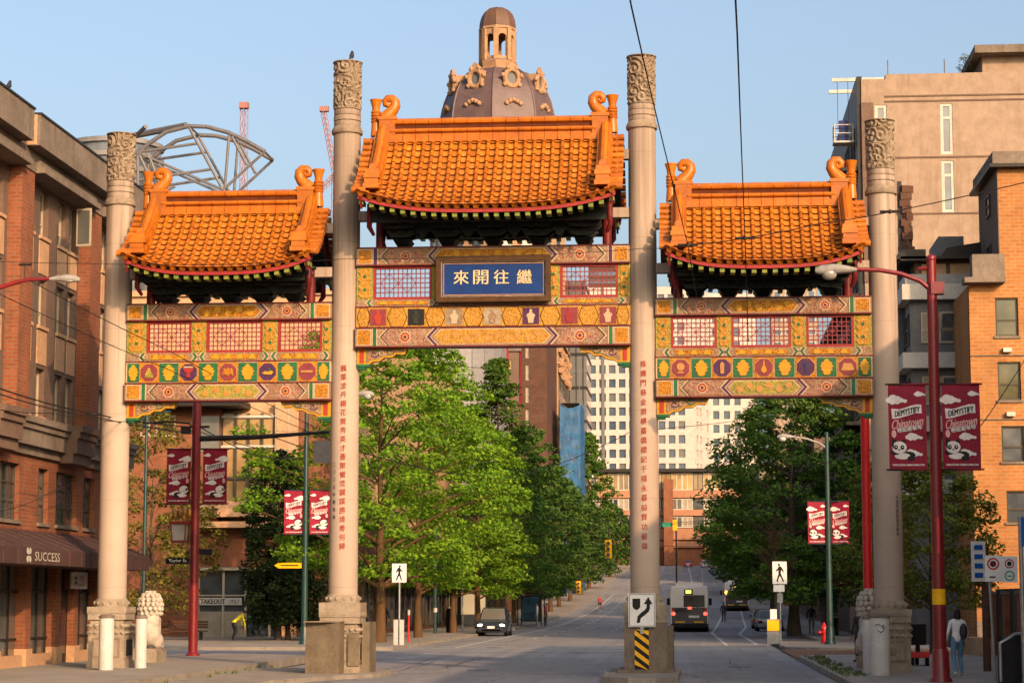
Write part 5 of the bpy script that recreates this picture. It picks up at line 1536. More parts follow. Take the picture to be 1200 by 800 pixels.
# ---- domed tower ----------------------------------------------------------------------------------
YD = 350.0
def dx_(px, py=130): return U(px, py, YD).x
def dz_(py, px=583): return U(px, py, YD).z
DX = dx_(583)
B3 = thing('domed_tower', (DX, YD, zr(YD)), 'old stone tower with purple brown dome and arched lantern behind the gate', 'tower')
def octprof(b, prof, n=8, a0=0.0): b.lathe(prof, (DX, YD, 0), n, a0)
rD = (dx_(648) - dx_(518)) / 2 / math.cos(math.pi / 8) * 0.97
zD0, zD1 = dz_(150), dz_(84)
b = MB(); b.use(M['terracotta']); zc = dz_(168)
octprof(b, [(rD * 1.15, zr(YD) - 1), (rD * 1.15, zc - 4), (rD * 1.35, zc - 3.4), (rD * 1.4, zc - 2.4), (rD * 1.12, zc - 2.3), (rD * 1.12, zc), (rD * 1.05, zc + 0.3), (rD * 0.9, zc + 0.8)])
bt = b.build('tower_shaft', B3)
prof = []
for k in range(13):
    t = k / 12
    prof.append((rD * (1 - 0.74 * t ** 1.9) if t < 1 else rD * 0.27, zc + 0.5 + (zD1 - zc - 0.5) * (math.sin(t * math.pi / 2) ** 0.85)))
b = MB(); b.use(M['dome']); octprof(b, prof); dm = b.build('dome', B3)
for k in range(8):
    a = k * math.pi / 4
    b = MB(); b.use(M['dome']); b.tube([(DX + r_ * math.cos(a), YD + r_ * math.sin(a), z) for r_, z in prof], 0.16, 5); b.build('rib', dm)
def dome_r(z):
    for (r0, z0), (r1, z1) in zip(prof, prof[1:]):
        if z0 <= z <= z1: return r0 + (r1 - r0) * (z - z0) / (z1 - z0)
    return prof[-1][0]
for k in range(8):                                          # round dormers with carved hoods
    a = k * math.pi / 4 + math.pi / 8
    zdm = dz_(104)
    r_ = dome_r(zdm) * math.cos(math.pi / 8) + 0.1
    c = Vector((DX + r_ * math.cos(a), YD + r_ * math.sin(a), zdm)); o = Vector((math.cos(a), math.sin(a), 0)); s = Vector((-o.y, o.x, 0))
    b = MB(); b.use(M['terracotta'])
    ring = [c + o * 0.55 + s * 1.15 * math.cos(t * math.pi / 8) + EZ * 1.4 * math.sin(t * math.pi / 8) for t in range(17)]
    b.tube(ring, 0.42, 7, False)
    for t in range(6):
        th = math.pi / 2 + (t - 2.5) * 0.9
        b.sphere(c + o * 0.7 + s * 1.6 * math.cos(th) + EZ * 1.8 * math.sin(th), 0.42, 7, 5)
    b.prism([(-0.8, 1.5), (0.8, 1.5), (0.5, 2.3), (0, 2.7), (-0.5, 2.3)], c + o * 0.3, s, (0, 0, 1), 0.5)
    b.prism([(-1.1, -1.5), (1.1, -1.5), (1.1, 1.5), (-1.1, 1.5)], c - o * 1.6, s, (0, 0, 1), 1.9)
    do = b.build('dormer', B3, smooth=50)
    b = MB(); b.use(M['bay_grey']); b.prism([(0.95 * math.cos(t * math.pi / 6), 1.2 * math.sin(t * math.pi / 6)) for t in range(12)], c + o * 0.3, s, (0, 0, 1), 0.12); b.build('pane', do)
    zl = dz_(136); r2_ = dome_r(zl) * math.cos(math.pi / 8)
    for dd in (0,):
        b = MB(); b.use(M['terracotta']); c = Vector((DX + r2_ * math.cos(a), YD + r2_ * math.sin(a), zl))
        for t in range(5): b.sphere(c + o * 0.1 + s * (t - 2) * 0.58 + EZ * (0.8 - 0.2 * abs(t - 2) ** 1.5), 0.42, 7, 5)
        b.build('crest', B3, smooth=50)
# lantern
z0, z1, z2, z3 = dz_(84), dz_(74), dz_(37), dz_(10)
rl = (dx_(605, 60) - dx_(566, 60)) / 2 / math.cos(math.pi / 8)
b = MB(); b.use(M['terracotta']); octprof(b, [(rl * 1.22, z0 - 0.6), (rl * 1.22, z0 + 0.1), (rl * 1.02, z0 + 0.3), (rl * 1.12, z1 - 0.2), (rl * 1.0, z1)]); b.build('lantern_base', B3)
for k in range(8):
    a = k * math.pi / 4; c = (DX + rl * 0.93 * math.cos(a), YD + rl * 0.93 * math.sin(a))
    b = MB(); b.use(M['terracotta']); b.cbox((c[0], c[1], (z1 + z2) / 2), (0.62, 0.8, z2 - z1), a); b.build('lantern_pier', B3)
    am = k * math.pi / 4 + math.pi / 8; o = Vector((math.cos(am), math.sin(am), 0)); s = Vector((-o.y, o.x, 0)); wd = rl * math.sin(math.pi / 8) * 0.93
    zsp = z2 - 1.9
    pts = [(-wd, z2), (-wd, zsp)] + [(-wd * 0.72 * math.cos(t * math.pi / 8), zsp + wd * 0.9 * math.sin(t * math.pi / 8)) for t in range(9)] + [(wd, zsp), (wd, z2)]
    b = MB(); b.use(M['terracotta']); b.prism(pts, Vector((DX, YD, 0)) + o * (rl * 0.93 * math.cos(math.pi / 8) - 0.15), s, (0, 0, 1), 0.3); b.build('arch', B3)
    b = MB(); b.use(M['terracotta']); c = Vector((DX, YD, z1 + 0.4)) + o * (rl * 0.93 * math.cos(math.pi / 8)); b.cbox(c, (0.2, wd * 2, 0.5), am); b.build('balustrade', B3)
b = MB(); b.use(M['terracotta']); octprof(b, [(rl * 0.98, z2 - 0.1), (rl * 1.05, z2), (rl * 1.05, z2 + 0.35), (rl * 0.9, z2 + 0.4)]); b.build('lantern_cornice', B3)
b = MB(); b.use(M['copper']); octprof(b, [(rl * 1.02 * math.cos(t * math.pi / 2 * 0.97) ** 0.62, z2 + 0.3 + (z3 - z2 - 0.3) * math.sin(t * math.pi / 2 * 0.97)) for t in [q / 8 for q in range(9)]]); b.build('lantern_cap', B3)
# windows of the shaft
for k in (4, 5, 6, 7):
    a = k * math.pi / 4 + math.pi / 8; o = Vector((math.cos(a), math.sin(a), 0)); s = Vector((-o.y, o.x, 0))
    Wt = Wall(Vector((DX, YD, 0)) + o * (rD * 1.15 * math.cos(math.pi / 8) + 0.02), s, o)
    for f in range(9):
        z = zc - 9 - 5.0 * f
        for u in (-1.6, 1.6): Wt.window(B3, u - 0.9, u + 0.9, z, z + 2.9, -0.02, M['frame_lt'], M['glass_dk'], 1, 2, 0.12)
# ---- grey curved building, brick blocks, ornate block, scaffold -----------------------------------
YV = 215.0
def vx(px, Y, py=450): return U(px, py, Y).x
def vz(py, Y, px=600): return U(px, py, Y).z
B4 = thing('curved_building', (vx(545, YV), YV, zr(YV)), 'grey metal panelled curved building rising behind the street trees', 'building')
xr_, zt_ = vx(589, YV), vz(404, YV)
cxv, rv = xr_ - 9.0, 9.0
for ring in range(5):
    for k in range(9):
        a0, a1 = R(-90 + k * 10.5), R(-90 + (k + 1) * 10.5 - 0.35)
        zb0, zb1 = zt_ + 0.8 - 3.1 * (ring + 1) + 0.05, zt_ + 0.8 - 3.1 * ring
        P = [(cxv + rr * math.cos(a), YV + 6 + rr * math.sin(a)) for rr, a in ((rv, a0), (rv, a1), (rv - 0.2, a1), (rv - 0.2, a0))]
        b = MB(); b.use(M['grey_panel']); b.prism(P, (0, 0, zb0), (1, 0, 0), (0, 1, 0), zb1 - zb0); b.build('panel', B4)
b = MB(); b.use(M['metal_dk']); b.lathe([(rv - 0.19, zr(YV)), (rv - 0.19, zt_ + 0.5)], (cxv, YV + 6, 0), 40); b.build('core', B4)
b = MB(); b.use(M['letter_red']); b.box(xr_ - 0.35, xr_ - 0.02, YV + 5.0, YV + 7.5, vz(440, YV), zt_ + 0.6); b.build('red_fin', B4)
YB5 = 290.0
B5 = thing('brick_block', (vx(610, YB5), YB5 + 8, zr(YB5)), 'dark brick office block between the curved grey building and ornate stone front', 'building')
x0, x1 = vx(592, YB5), vx(641, YB5)
W5 = Wall((x0, YB5, 0), (1, 0, 0), (0, -1, 0))
ops = []
for f in range(9):
    z = vz(470, YB5) + 3.0 * (f - 5)
    ops += [(0.4, 1.5, z, z + 1.9), (2.75, 3.25, z - 0.2, z + 1.9)]
b = MB(); b.use(M['dark_brick']); W5.sheet(b, 0, x1 - x0, zr(YB5), vz(372, YB5), ops, 0.3); b.box(x0, x1, YB5 + 0.4, YB5 + 22, zr(YB5), vz(372, YB5)); b.build('wall', B5)
for o in ops: W5.window(B5, *o, 0.22, M['frame_lt'], M['blind'], 1, 2, 0.09)
b = MB(); b.use(M['taupe']); b.box(x0 - 0.2, x0 + 1.9, YB5 - 0.5, YB5 - 0.02, zr(YB5), vz(412, YB5)); b.use(M['conc_old']); b.box(x0 - 0.3, x0 + 2.2, YB5 - 0.8, YB5, vz(412, YB5), vz(407, YB5)); b.build('lower_wing', B5)
for py_ in (422, 446, 470): W5.window(B5, 0.15, 1.0, vz(py_ + 12, YB5), vz(py_, YB5), -0.5, M['frame_dk'], M['glass_gold_refl'], 1, 1, 0.1)
b = MB(); b.use(M['awning_red']); b.box(x0 + 1.95, x0 + 2.15, YB5 - 0.4, YB5 - 0.05, vz(480, YB5), vz(408, YB5)); b.build('red_fin', B5)
YB6 = 312.0
B6 = thing('ornate_block', (vx(650, YB6), YB6 + 8, zr(YB6)), 'peach stone building with ornate bracketed cornice over the blue netting', 'building')
x0, x1 = vx(641.5, YB6), vx(654, YB6)
b = MB(); b.use(M['terracotta']); b.box(x0, x1, YB6 - 0.3, YB6 + 26, zr(YB6), vz(380, YB6)); b.build('wall', B6)
b = MB(); b.use(M['terracotta'])
for py_ in (427, 490, 395): b.box(x0 - 0.1, x1 + 0.35, YB6 - 0.45, YB6 + 26.1, vz(py_, YB6), vz(py_, YB6) + 0.35)
b.build('string_course', B6)
b = MB(); b.use(M['terracotta'])
rn = random.Random(3)
for k in range(40):
    t = k / 40.0
    y = YB6 + 0.3 + 25 * t
    for z in (vz(410, YB6), vz(424, YB6), vz(434, YB6)):
        b.cbox((x1 + 0.25 + rn.uniform(0, 0.2), y, z + rn.uniform(-0.35, 0.35)), (rn.uniform(0.3, 0.8), 0.3, rn.uniform(0.3, 0.9)), 0, 0, rn.uniform(-0.5, 0.5))
b.build('carved_cornice', B6, smooth=60, kind='stuff')
W6 = Wall((x1, YB6, 0), (0, 1, 0), (1, 0, 0))
for f in range(6):
    for u in range(6): W6.window(B6, 1.5 + 4 * u, 3.8 + 4 * u, vz(480, YB6) - 3.6 * f + 3, vz(480, YB6) - 3.6 * f + 5.2, -0.05, M['frame_dk'], M['glass_dk'], 1, 2, 0.12)
M['net'] = None
def netm():
    m, nt, b = nodes('blue_netting')
    b.inputs['Base Color'].default_value = (0.02, 0.16, 0.36, 1); b.inputs['Roughness'].default_value = 0.6
    v = coords(nt)
    nt.links.new(ramp(nt, noise(nt, v, 0.9, 5), [(0.35, (0.006, 0.06, 0.17)), (0.65, (0.012, 0.12, 0.28))]), b.inputs['Base Color'])
    t = N(nt, 'ShaderNodeBsdfTransparent'); mx_ = N(nt, 'ShaderNodeMixShader'); mx_.inputs[0].default_value = 0.78
    nt.links.new(t.outputs[0], mx_.inputs[1]); nt.links.new(b.outputs[0], mx_.inputs[2]); nt.links.new(mx_.outputs[0], nt.nodes['Material Output'].inputs[0])
    return m
M['net'] = netm()
YN = 300.0
sc = thing('scaffold', (vx(668, YN), YN + 6, zr(YN)), 'tall scaffold wrapped in blue netting against the ornate stone front', 'scaffold')
x0, x1 = vx(656, YN), vx(679, YN)
zn = vz(472, YN)
for xa, ya in [(x, y) for x in (x0, x1) for y in (YN, YN + 3, YN + 6, YN + 9, YN + 12)]:
    b = MB(); b.use(M['steel']); b.tube([(xa, ya, zr(YN)), (xa, ya, zn + (1.8 if ya < YN + 7 else 0.6) + (2.4 if ya == YN and xa == x1 - 0 else 0))], 0.06, 5); b.build('pole', sc)
for k in range(6):
    z = zn - 2.1 * k
    b = MB(); b.use(M['steel']); b.box(x0, x1, YN - 0.04, YN + 12, z - 0.06, z); b.build('deck', sc)
    b = MB(); b.use(M['steel']); b.tube([(x0, YN - 0.05, z), (x1, YN - 0.05, z - 2.1)], 0.045, 5); b.build('brace', sc)
vs, fs = [], []
n = 14
for j in range(15):
    for i in range(n + 1):
        t = i / n
        x = x0 + (x1 - x0) * min(1, t * 2); y = YN - 0.12 + max(0, t - 0.5) * 2 * 12.2
        z = zn - 0.3 - j * (zn - 3) / 14.0 - 0.5 * math.sin(t * 6.3) * (j == 0)
        w = 0.14 * math.sin(j * 1.7 + i * 2.1)
        vs.append((x + (w if t >= 0.5 else 0) + 0.1 * (t >= 0.5), y - (w if t < 0.5 else 0), z))
for j in range(14):
    for i in range(n): fs.append((j*(n+1)+i, j*(n+1)+i+1, (j+1)*(n+1)+i+1, (j+1)*(n+1)+i))
b = MB(); b.use(M['net']); b.add(vs, fs); b.build('netting', sc, smooth=60)
# ---- towers in the distance -----------------------------------------------------------------------
YK = 400.0
B7 = thing('glass_tower', (vx(674, YK), YK + 10, zr(YK)), 'dark blue glass tower between the scaffold and the pale gridded tower', 'tower')
x0, x1 = vx(655, YK), vx(687.5, YK)
b = MB(); b.use(M['glass_blue']); b.box(x0, x1, YK, YK + 18, zr(YK), vz(330, YK)); b.build('wall', B7)
for f in range(20):
    b = MB(); b.use(M['bay_grey'] if f % 2 else M['metal_dk']); z = vz(340, YK) - 3.1 * f; b.box(x0 - 0.1, x1 + 0.1, YK - 0.08, YK + 18.1, z, z + 0.55); b.build('floor_band', B7)
for k in range(4):
    b = MB(); b.use(M['metal_dk']); x = x0 + (x1 - x0) * (k + 0.5) / 4; b.box(x - 0.08, x + 0.08, YK - 0.1, YK + 0.05, zr(YK), vz(330, YK)); b.build('mullion', B7)
YW = 600.0
B8 = thing('gridded_tower', (vx(760, YW), YW + 15, zr(YW)), 'pale granite tower with a grid of square dark windows', 'tower')
s8 = YW / F_PX
x0, x1, x2 = vx(685, YW), vx(814, YW), vx(882, YW)
zt8 = vz(338, YW); zb8 = zr(YW)
rowz = [vz(417 + 16.4 * k, YW) for k in range(-4, 14)]
W8 = Wall((x0, YW, 0), (1, 0, 0), (0, -1, 0))
colu = [(694.5 - 685 + 11.6 * k * 1.0) * s8 for k in range(11)]
colu = [u for u in colu if abs(u - (706.6 - 685) * s8) > 0.1]
ops = [(u - 0.92, u + 0.92, z - 1.2, z + 1.1) for u in colu for z in rowz if u + 1.2 < x1 - x0]
b = MB(); b.use(M['granite']); W8.sheet(b, 0, x1 - x0, zb8, zt8, ops, 0.5); b.box(x0, x1, YW + 0.7, YW + 24, zb8, zt8 - 0.2); b.build('wall', B8)
def tower_windows(Wl, ops, parent, d=0.45):
    for o in ops:
        b = MB(); b.use(M['glass_blue']); Wl.box(b, o[0], o[1], o[2], o[3], -d - 0.1, -d); b.build('window', parent)
tower_windows(W8, ops, B8)
b = MB(); b.use(M['bay_grey']); W8.box(b, (705 - 685) * s8, (708.5 - 685) * s8, zb8, zt8, 0.01, 0.25); b.build('glazed_strip', B8)
# chamfered and receding sides
ch = Vector((vx(832, YW + 14) - x1, 14, 0)); Lc = ch.length; cn = Vector((ch.y, -ch.x, 0)).normalized(); cn = cn if cn.y < 0 else -cn
W8b = Wall((x1, YW, 0), ch.normalized(), cn)
ops = [(u, u + 1.7, z - 1.2, z + 1.1) for u in (1.6, 4.9, Lc - 3.2) for z in rowz]
b = MB(); b.use(M['granite']); W8b.sheet(b, 0, Lc, zb8, zt8, ops, 0.5); b.build('wall', B8); tower_windows(W8b, ops, B8)
p3_ = Vector((x1, YW, 0)) + ch
W8c = Wall((p3_.x, p3_.y, 0), (1, 0, 0), (0, -1, 0))
L3 = vx(886, YW + 14) - p3_.x
ops = [(u, u + 1.75, z - 1.2, z + 1.1) for u in [0.8 + 3.0 * k for k in range(int((L3 - 1) / 3.0))] for z in rowz]
b = MB(); b.use(M['granite']); W8c.sheet(b, 0, L3, zb8, zt8, ops, 0.5); b.box(p3_.x, p3_.x + L3, p3_.y + 0.7, p3_.y + 24, zb8, zt8 - 0.3); b.build('wall', B8); tower_windows(W8c, ops, B8)
YX = 700.0
B9 = thing('brown_tower', (vx(715, YX), YX, zr(YX)), 'dark brown tower seen through the lattice behind the pale tower', 'tower')
b = MB(); b.use(M['dark_brick']); b.box(vx(690, YX), vx(745, YX), YX, YX + 20, zr(YX), vz(312, YX)); b.build('wall', B9)
for f in range(6):
    b = MB(); b.use(M['glass_blue']); b.box(vx(692, YX), vx(743, YX), YX - 0.1, YX + 0.1, vz(320 + 9 * f, YX) - 1.2, vz(320 + 9 * f, YX)); b.build('window_band', B9)
b = MB(); b.use(M['tan_conc'])
B10 = thing('pale_tower', (vx(850, 900), 850, zr(850)), 'pale residential tower with blue windows beyond the gridded tower', 'tower')
b.box(vx(905, 850), vx(960, 850), 850, 870, zr(850), vz(338, 850)); b.build('wall', B10)
W10 = Wall((vx(905, 850), 850, 0), (1, 0, 0), (0, -1, 0))
for k in range(4):
    for f in range(10): W10.window(B10, 1.0 + 4.4 * k, 4.0 + 4.4 * k, vz(352, 850) - 5 * f, vz(352, 850) - 5 * f + 2.6, -0.02, M['white_lt'], M['glass_blue'], 1, 1, 0.3)
# brick and glass building closing the street
YE = 470.0
B11 = thing('college_building', (vx(780, YE), YE + 10, zr(YE)), 'salmon brick building with long window bands at the top of the street', 'building')
def ex(px): return U(px, 600, YE).x
def ez(py): return U(780, py, YE).z
x0, x1 = ex(700), ex(900)
b = MB(); b.use(M['red_brick']); b.box(x0, x1, YE + 0.4, YE + 25, zr(YE) - 1, ez(553)); b.build('wall', B11)
b = MB(); b.use(M['metal_dk']); b.box(x0 - 1, x1 + 1, YE - 1.0, YE + 26, ez(553), ez(549)); b.build('roof', B11)
M['salmon'] = pm('salmon_panel', (0.52, 0.26, 0.15), (0.46, 0.22, 0.13), 0.3, 0.8)
for z0, z1 in ((583, 574), (604, 597), (632, 619), (641, 634)):
    b = MB(); b.use(M['salmon']); b.box(x0, x1, YE - 0.2, YE + 0.5, ez(z0), ez(z1)); b.build('spandrel_band', B11)
WE = Wall((x0, YE + 0.3, 0), (1, 0, 0), (0, -1, 0))
for (z0, z1) in ((574, 554), (597, 584), (618, 605)):
    for k in range(16):
        u = (x1 - x0) * k / 16
        WE.window(B11, u, u + (x1 - x0) / 16 - 0.03, ez(z0), ez(z1), 0.0, M['white_lt'] if k % 3 else M['frame_dk'], M['glass_gold_refl'] if z0 == 574 else (M['glass_dk'] if k % 2 else M['blind']), 2, 1, 0.16)
b = MB(); b.use(M['red_brick']); b.box(ex(778), ex(789), YE - 3, YE - 0.4, zr(YE), ez(562)); b.build('stair_tower', B11)
# ---- right side -----------------------------------------------------------------------------------
YR = 122.0
def rx(px, Y=YR, py=250): return U(px, py, Y).x
def rzz(py, Y=YR, px=1100): return U(px, py, Y).z
B12 = thing('tan_building', (rx(1100), YR + 10, 0), 'tall tan concrete building with two narrow white framed windows and side coloured dark as shade', 'building')
xa, xb, xc_ = rx(1012), rx(1041), 34.0
zt1, zt2 = rzz(93, px=1025), rzz(86)
WT = Wall((xa, YR, 0), (1, 0, 0), (0, -1, 0))
u_ = lambda px: rx(px) - xa
wins = [(u_(1104.5), u_(1119), rzz(181), rzz(121.5)), (u_(1104.5), u_(1119), rzz(249), rzz(188.5)), (u_(1027.5), u_(1041.5), rzz(140), rzz(122))]
b = MB(); b.use(M['tan_conc']); WT.sheet(b, 0.0, xc_ - xa, 0, zt1, wins, 0.3); b.build('wall', B12)
b = MB(); b.use(M['tan_conc']); b.box(xa + 0.02, xc_, YR + 0.45, YR + 24, 0, zt1 - 0.02); b.box(xb, xc_, YR + 0.002, YR + 24, zt1, zt2); b.build('core', B12)
for (a, c, z0, z1) in wins:
    WT.window(B12, a, c, z0, z1, 0.1, M['white_lt'], M['glass_sky'], 1, 2 if z1 - z0 > 1.5 else 1, 0.16, None, [0.72])
for py_ in (113, 119, 185, 251):
    b = MB(); b.use(M['taupe']); WT.box(b, 1.3, xc_ - xa, rzz(py_), rzz(py_) + 0.09, 0.0, 0.05); b.build('string_line', B12)
b = MB(); b.use(M['taupe']); WT.box(b, -0.02, u_(1026), rzz(330), rzz(119), 0.0, 0.06); b.build('dark_panel', B12)
b = MB(); b.use(M['metal_dk']); b.box(xa - 0.25, xa + 0.05, YR + 0.1, YR + 24, 0, zt1 + 0.2); b.build('shade_toned_side', B12)  # side of the tan building, its shade put into a dark colour
W12 = Wall((xa - 0.25, YR, 0), (0, 1, 0), (-1, 0, 0))
for f in range(7):
    for k in range(5): W12.window(B12, 2 + 4.4 * k, 4.6 + 4.4 * k, 5.2 + 3.6 * f, 7.4 + 3.6 * f, -0.02, M['frame_dk'], M['glass_sky'], 2, 1, 0.1)
    b = MB(); b.use(M['metal_dk']); W12.box(b, 0.2, 23.5, 4.6 + 3.6 * f, 4.8 + 3.6 * f, 0, 0.9); b.build('balcony_slab', B12)
b = MB(); b.use(M['tan_conc']); b.box(rx(1160), xc_, YR + 1.5, YR + 14, zt2, zt2 + 1.3); b.use(M['conc_old']); b.box(rx(1149), xc_, YR + 0.6, YR + 15, zt2 + 1.3, zt2 + 1.75); b.build('penthouse', B12)
for px_ in (1048, 1116):
    b = MB(); b.use(M['steel']); b.tube([(rx(px_), YR + 2, zt2 - 0.02), (rx(px_), YR + 2, zt2 + 1.3)], 0.035, 5); b.build('roof_pole', B12)
# hanging work platform
pf = thing('work_platform', (rx(996), YR + 1.5, rzz(160)), 'small suspended work platform hanging beside the tan building roof', 'platform')
c = Vector((xa - 0.95, YR + 1.2, rzz(162)))
b = MB(); b.use(M['white_lt']); b.box(c.x - 0.6, c.x + 0.55, c.y - 0.5, c.y + 0.6, c.z, c.z + 0.1); b.build('deck', pf)
for sx, sy in ((-0.55, -0.45), (0.5, -0.45), (-0.55, 0.55), (0.5, 0.55)):
    b = MB(); b.use(M['white_lt']); b.tube([c + Vector((sx, sy, 0)), c + Vector((sx, sy, 1.05))], 0.035, 5); b.build('post', pf)
for z in (0.55, 1.03):
    b = MB(); b.use(M['white_lt'])
    for p, q in (((-0.55, -0.45), (0.5, -0.45)), ((0.5, -0.45), (0.5, 0.55)), ((0.5, 0.55), (-0.55, 0.55)), ((-0.55, 0.55), (-0.55, -0.45))): b.tube([c + Vector((*p, z)), c + Vector((*q, z))], 0.03, 5)
    b.build('rail', pf)
b = MB(); b.use(M['blue']); b.cbox(c + Vector((0, 0.1, 0.75)), (0.5, 0.4, 1.2)); b.build('hoist', pf)
for dx__ in (-0.3, 0.3):
    b = MB(); b.use(M['metal_dk']); b.tube([c + Vector((dx__, 0.1, 0.9)), (c.x + dx__, c.y + 0.1, zt1 + 0.45)], 0.02, 4); b.build('cable', pf)
for yy in (0.1, 3.0):
    b = MB(); b.use(M['white_lt']); b.box(c.x - 0.6, xa + 2.0, c.y + yy - 0.07, c.y + yy + 0.07, zt1 + 0.2, zt1 + 0.4); b.build('outrigger', pf)
# orange brick apartment block
YO = 95.0
def ox(px, Y=YO): return U(px, 450, Y).x
def oz(py, Y=YO): return U(1160, py, Y).z
B13 = thing('apartment_block', (ox(1165), YO + 6, 0), 'sunlit orange brick apartment block with dark framed sash windows', 'building')
xo0, xo1 = ox(1138), 30.0
WO_ = Wall((xo0, YO, 0), (1, 0, 0), (0, -1, 0))
ops = [(ox(a) - xo0, ox(c) - xo0, oz(e), oz(d)) for a, c, d, e in ((1168.5, 1195.5, 349, 394), (1169.5, 1196.5, 424, 469), (1172, 1198.5, 499, 541), (1176, 1203, 575, 612))]
ops += [(o[0] + 3.0, o[1] + 3.0, o[2], o[3]) for o in ops]
b = MB(); b.use(M['orange_brick']); WO_.sheet(b, 0, xo1 - xo0, 0, oz(333), ops, 0.28); b.box(xo0, xo1, YO + 0.4, YO + 12, 0, oz(333) - 0.02); b.build('wall', B13)
for k, o in enumerate(ops): WO_.window(B13, *o, 0.16, M['frame_dk'], M['glass_green'] if k % 4 < 2 else M['glass_sky'], 1, 2, 0.08, M['conc_old'], [0.42])
xt = rx(1172, YO, 250)
b = MB(); b.use(M['orange_brick']); b.box(xt, xo1, YO + 0.35, YO + 6.5, oz(333), oz(196)); b.build('upper_wall', B13)
b = MB(); b.use(M['taupe']); b.box(xt - 0.05, xt - 0.002, YO + 0.33, YO + 6.5, oz(333), oz(196)); b.build('shade_toned_side', B13)  # brick side, grey colour stands in for its shade
b = MB(); b.use(M['metal_dk']); b.box(xt - 0.4, xo1, YO - 0.1, YO + 7, oz(196), oz(192)); b.use(M['conc_old']); b.box(xt - 0.25, xo1, YO + 0.1, YO + 6.8, oz(192), oz(177)); b.build('eaves', B13)
WS = Wall((xt - 0.05, YO + 0.33, 0), (0, 1, 0), (-1, 0, 0))
for d, e in ((215, 240), (275, 300)): WS.window(B13, 2.2, 3.4, oz(e), oz(d), -0.02, M['frame_dk'], M['glass_dk'], 1, 2, 0.08)
b = MB(); b.use(M['conc_old']); b.box(ox(1131), ox(1179), YO - 0.7, YO + 0.3, oz(333), oz(327)); b.box(ox(1141), ox(1179), YO - 0.55, YO + 0.3, oz(327), oz(300)); b.build('parapet_box', B13)
for a, c, z in ((1176, 1186, 413), (1178, 1188, 488)):
    b = MB(); b.use(M['white_lt']); b.box(ox(a), ox(c), YO - 0.25, YO - 0.01, oz(z), oz(z) + 0.18); b.build('vent_hood', B13)
b = MB(); b.use(M['conc_old']); b.box(ox(1139), xo1, YO - 0.06, YO - 0.01, oz(417), oz(416)); b.box(ox(1139), xo1, YO - 0.06, YO - 0.01, oz(492), oz(491)); b.build('brick_course', B13)
b = MB(); b.use(M['conc_old']); b.box(xo0 - 0.02, xo1, YO - 0.12, YO - 0.01, 0, 1.2); b.build('plinth', B13)
# grey block with bay windows
YP = 101.0
def bx_(px): return U(px, 380, YP).x
def bz_(py): return U(1100, py, YP).z
B14 = thing('bay_window_block', (bx_(1100), YP + 5, 0), 'blue grey bay window block with white bands tucked beside the orange apartments', 'building')
x0, x1 = bx_(1067), bx_(1142)
b = MB(); b.use(M['bay_grey']); b.box(x0, x1, YP, YP + 10, 0, bz_(345)); b.build('wall', B14)
b = MB(); b.use(M['orange_brick']); b.box(bx_(1050), x0 - 0.002, YP + 3, YP + 12, 0, bz_(365)); b.build('brick_wing', B14)
for a, c, d in ((352, 334, 0.5), (334, 322, 0.3), (432, 414, 0.55), (506, 488, 0.5), (580, 562, 0.5)):
    b = MB(); b.use(M['white_lt'] if d != 0.3 else M['grey_panel']); b.box(x0 - d * 0.8, x1, YP - d, YP + 9, bz_(a), bz_(c)); b.build('floor_band', B14)
WP = Wall((x0, YP, 0), (1, 0, 0), (0, -1, 0))
for (d, e) in ((366, 402), (441, 474), (516, 550)):
    for k, (a, c) in enumerate(((1079, 1090), (1100, 1121), (1123, 1138))):
        WP.window(B14, bx_(a) - x0, bx_(c) - x0, bz_(e), bz_(d), -0.02, M['frame_lt'], (M['blind'], M['glass_sky'], M['glass_blue'])[k], 1, 2, 0.08, None, [0.42])
    b = MB(); b.use(M['frame_lt']); b.cbox((bx_(1111), YP - 0.35, bz_(d) - 0.42), (bx_(1121) - bx_(1101), 0.06, 0.85), 0, 0.5); b.use(M['glass_sky']); b.cbox((bx_(1111), YP - 0.365, bz_(d) - 0.42), (bx_(1121) - bx_(1101) - 0.16, 0.06, 0.7), 0, 0.5); b.build('open_casement', B14)
Wq = Wall((x0, YP, 0), (0, 1, 0), (-1, 0, 0))
for (d, e) in ((366, 402), (441, 474)):
    for k in range(3): Wq.window(B14, 0.5 + 1.6 * k, 1.7 + 1.6 * k, bz_(e), bz_(d), -0.02, M['frame_dk'], M['glass_blue'], 1, 2, 0.08)
b = MB(); b.use(M['taupe']); b.box(x0 + 0.3, x1, YP + 0.4, YP + 8, bz_(322), bz_(303)); b.build('attic_wall', B14)
for a, c in ((1082, 1111), (1116, 1140)):
    b = MB(); b.use(M['stucco']); b.box(bx_(a), bx_(c), YP + 0.3, YP + 0.39, bz_(320), bz_(308)); b.build('attic_panel', B14)
b = MB(); b.use(M['metal_dk']); b.box(x0 - 0.6, x1 + 0.4, YP - 0.3, YP + 9, bz_(304), bz_(301)); b.box(bx_(1056), bx_(1086), YP - 0.3, YP + 2, bz_(306), bz_(293)); b.build('roof', B14)
b = MB(); b.use(M['bay_grey']); b.box(bx_(1105), bx_(1135), YP + 1, YP + 5, bz_(301), bz_(273)); b.use(M['metal_dk']); b.prism([(bx_(1103), bz_(301)), (bx_(1157), bz_(301)), (bx_(1157), bz_(283)), (bx_(1112), bz_(290))], (0, YP + 0.7, 0), (1, 0, 0), (0, 0, 1), 0.6); b.build('roof_plant', B14)
st_ = thing('chimney_stack', (U(1061, 300, 104).x, 104, U(1061, 305, 104).z), 'dark weathered metal chimney stack behind the right hand column', 'chimney')
xq = U(1061, 260, 104).x
z0, z1 = U(1061, 305, 104).z, U(1061, 219, 104).z
b = MB(); b.use(M['dark_brick']); rn = random.Random(5)
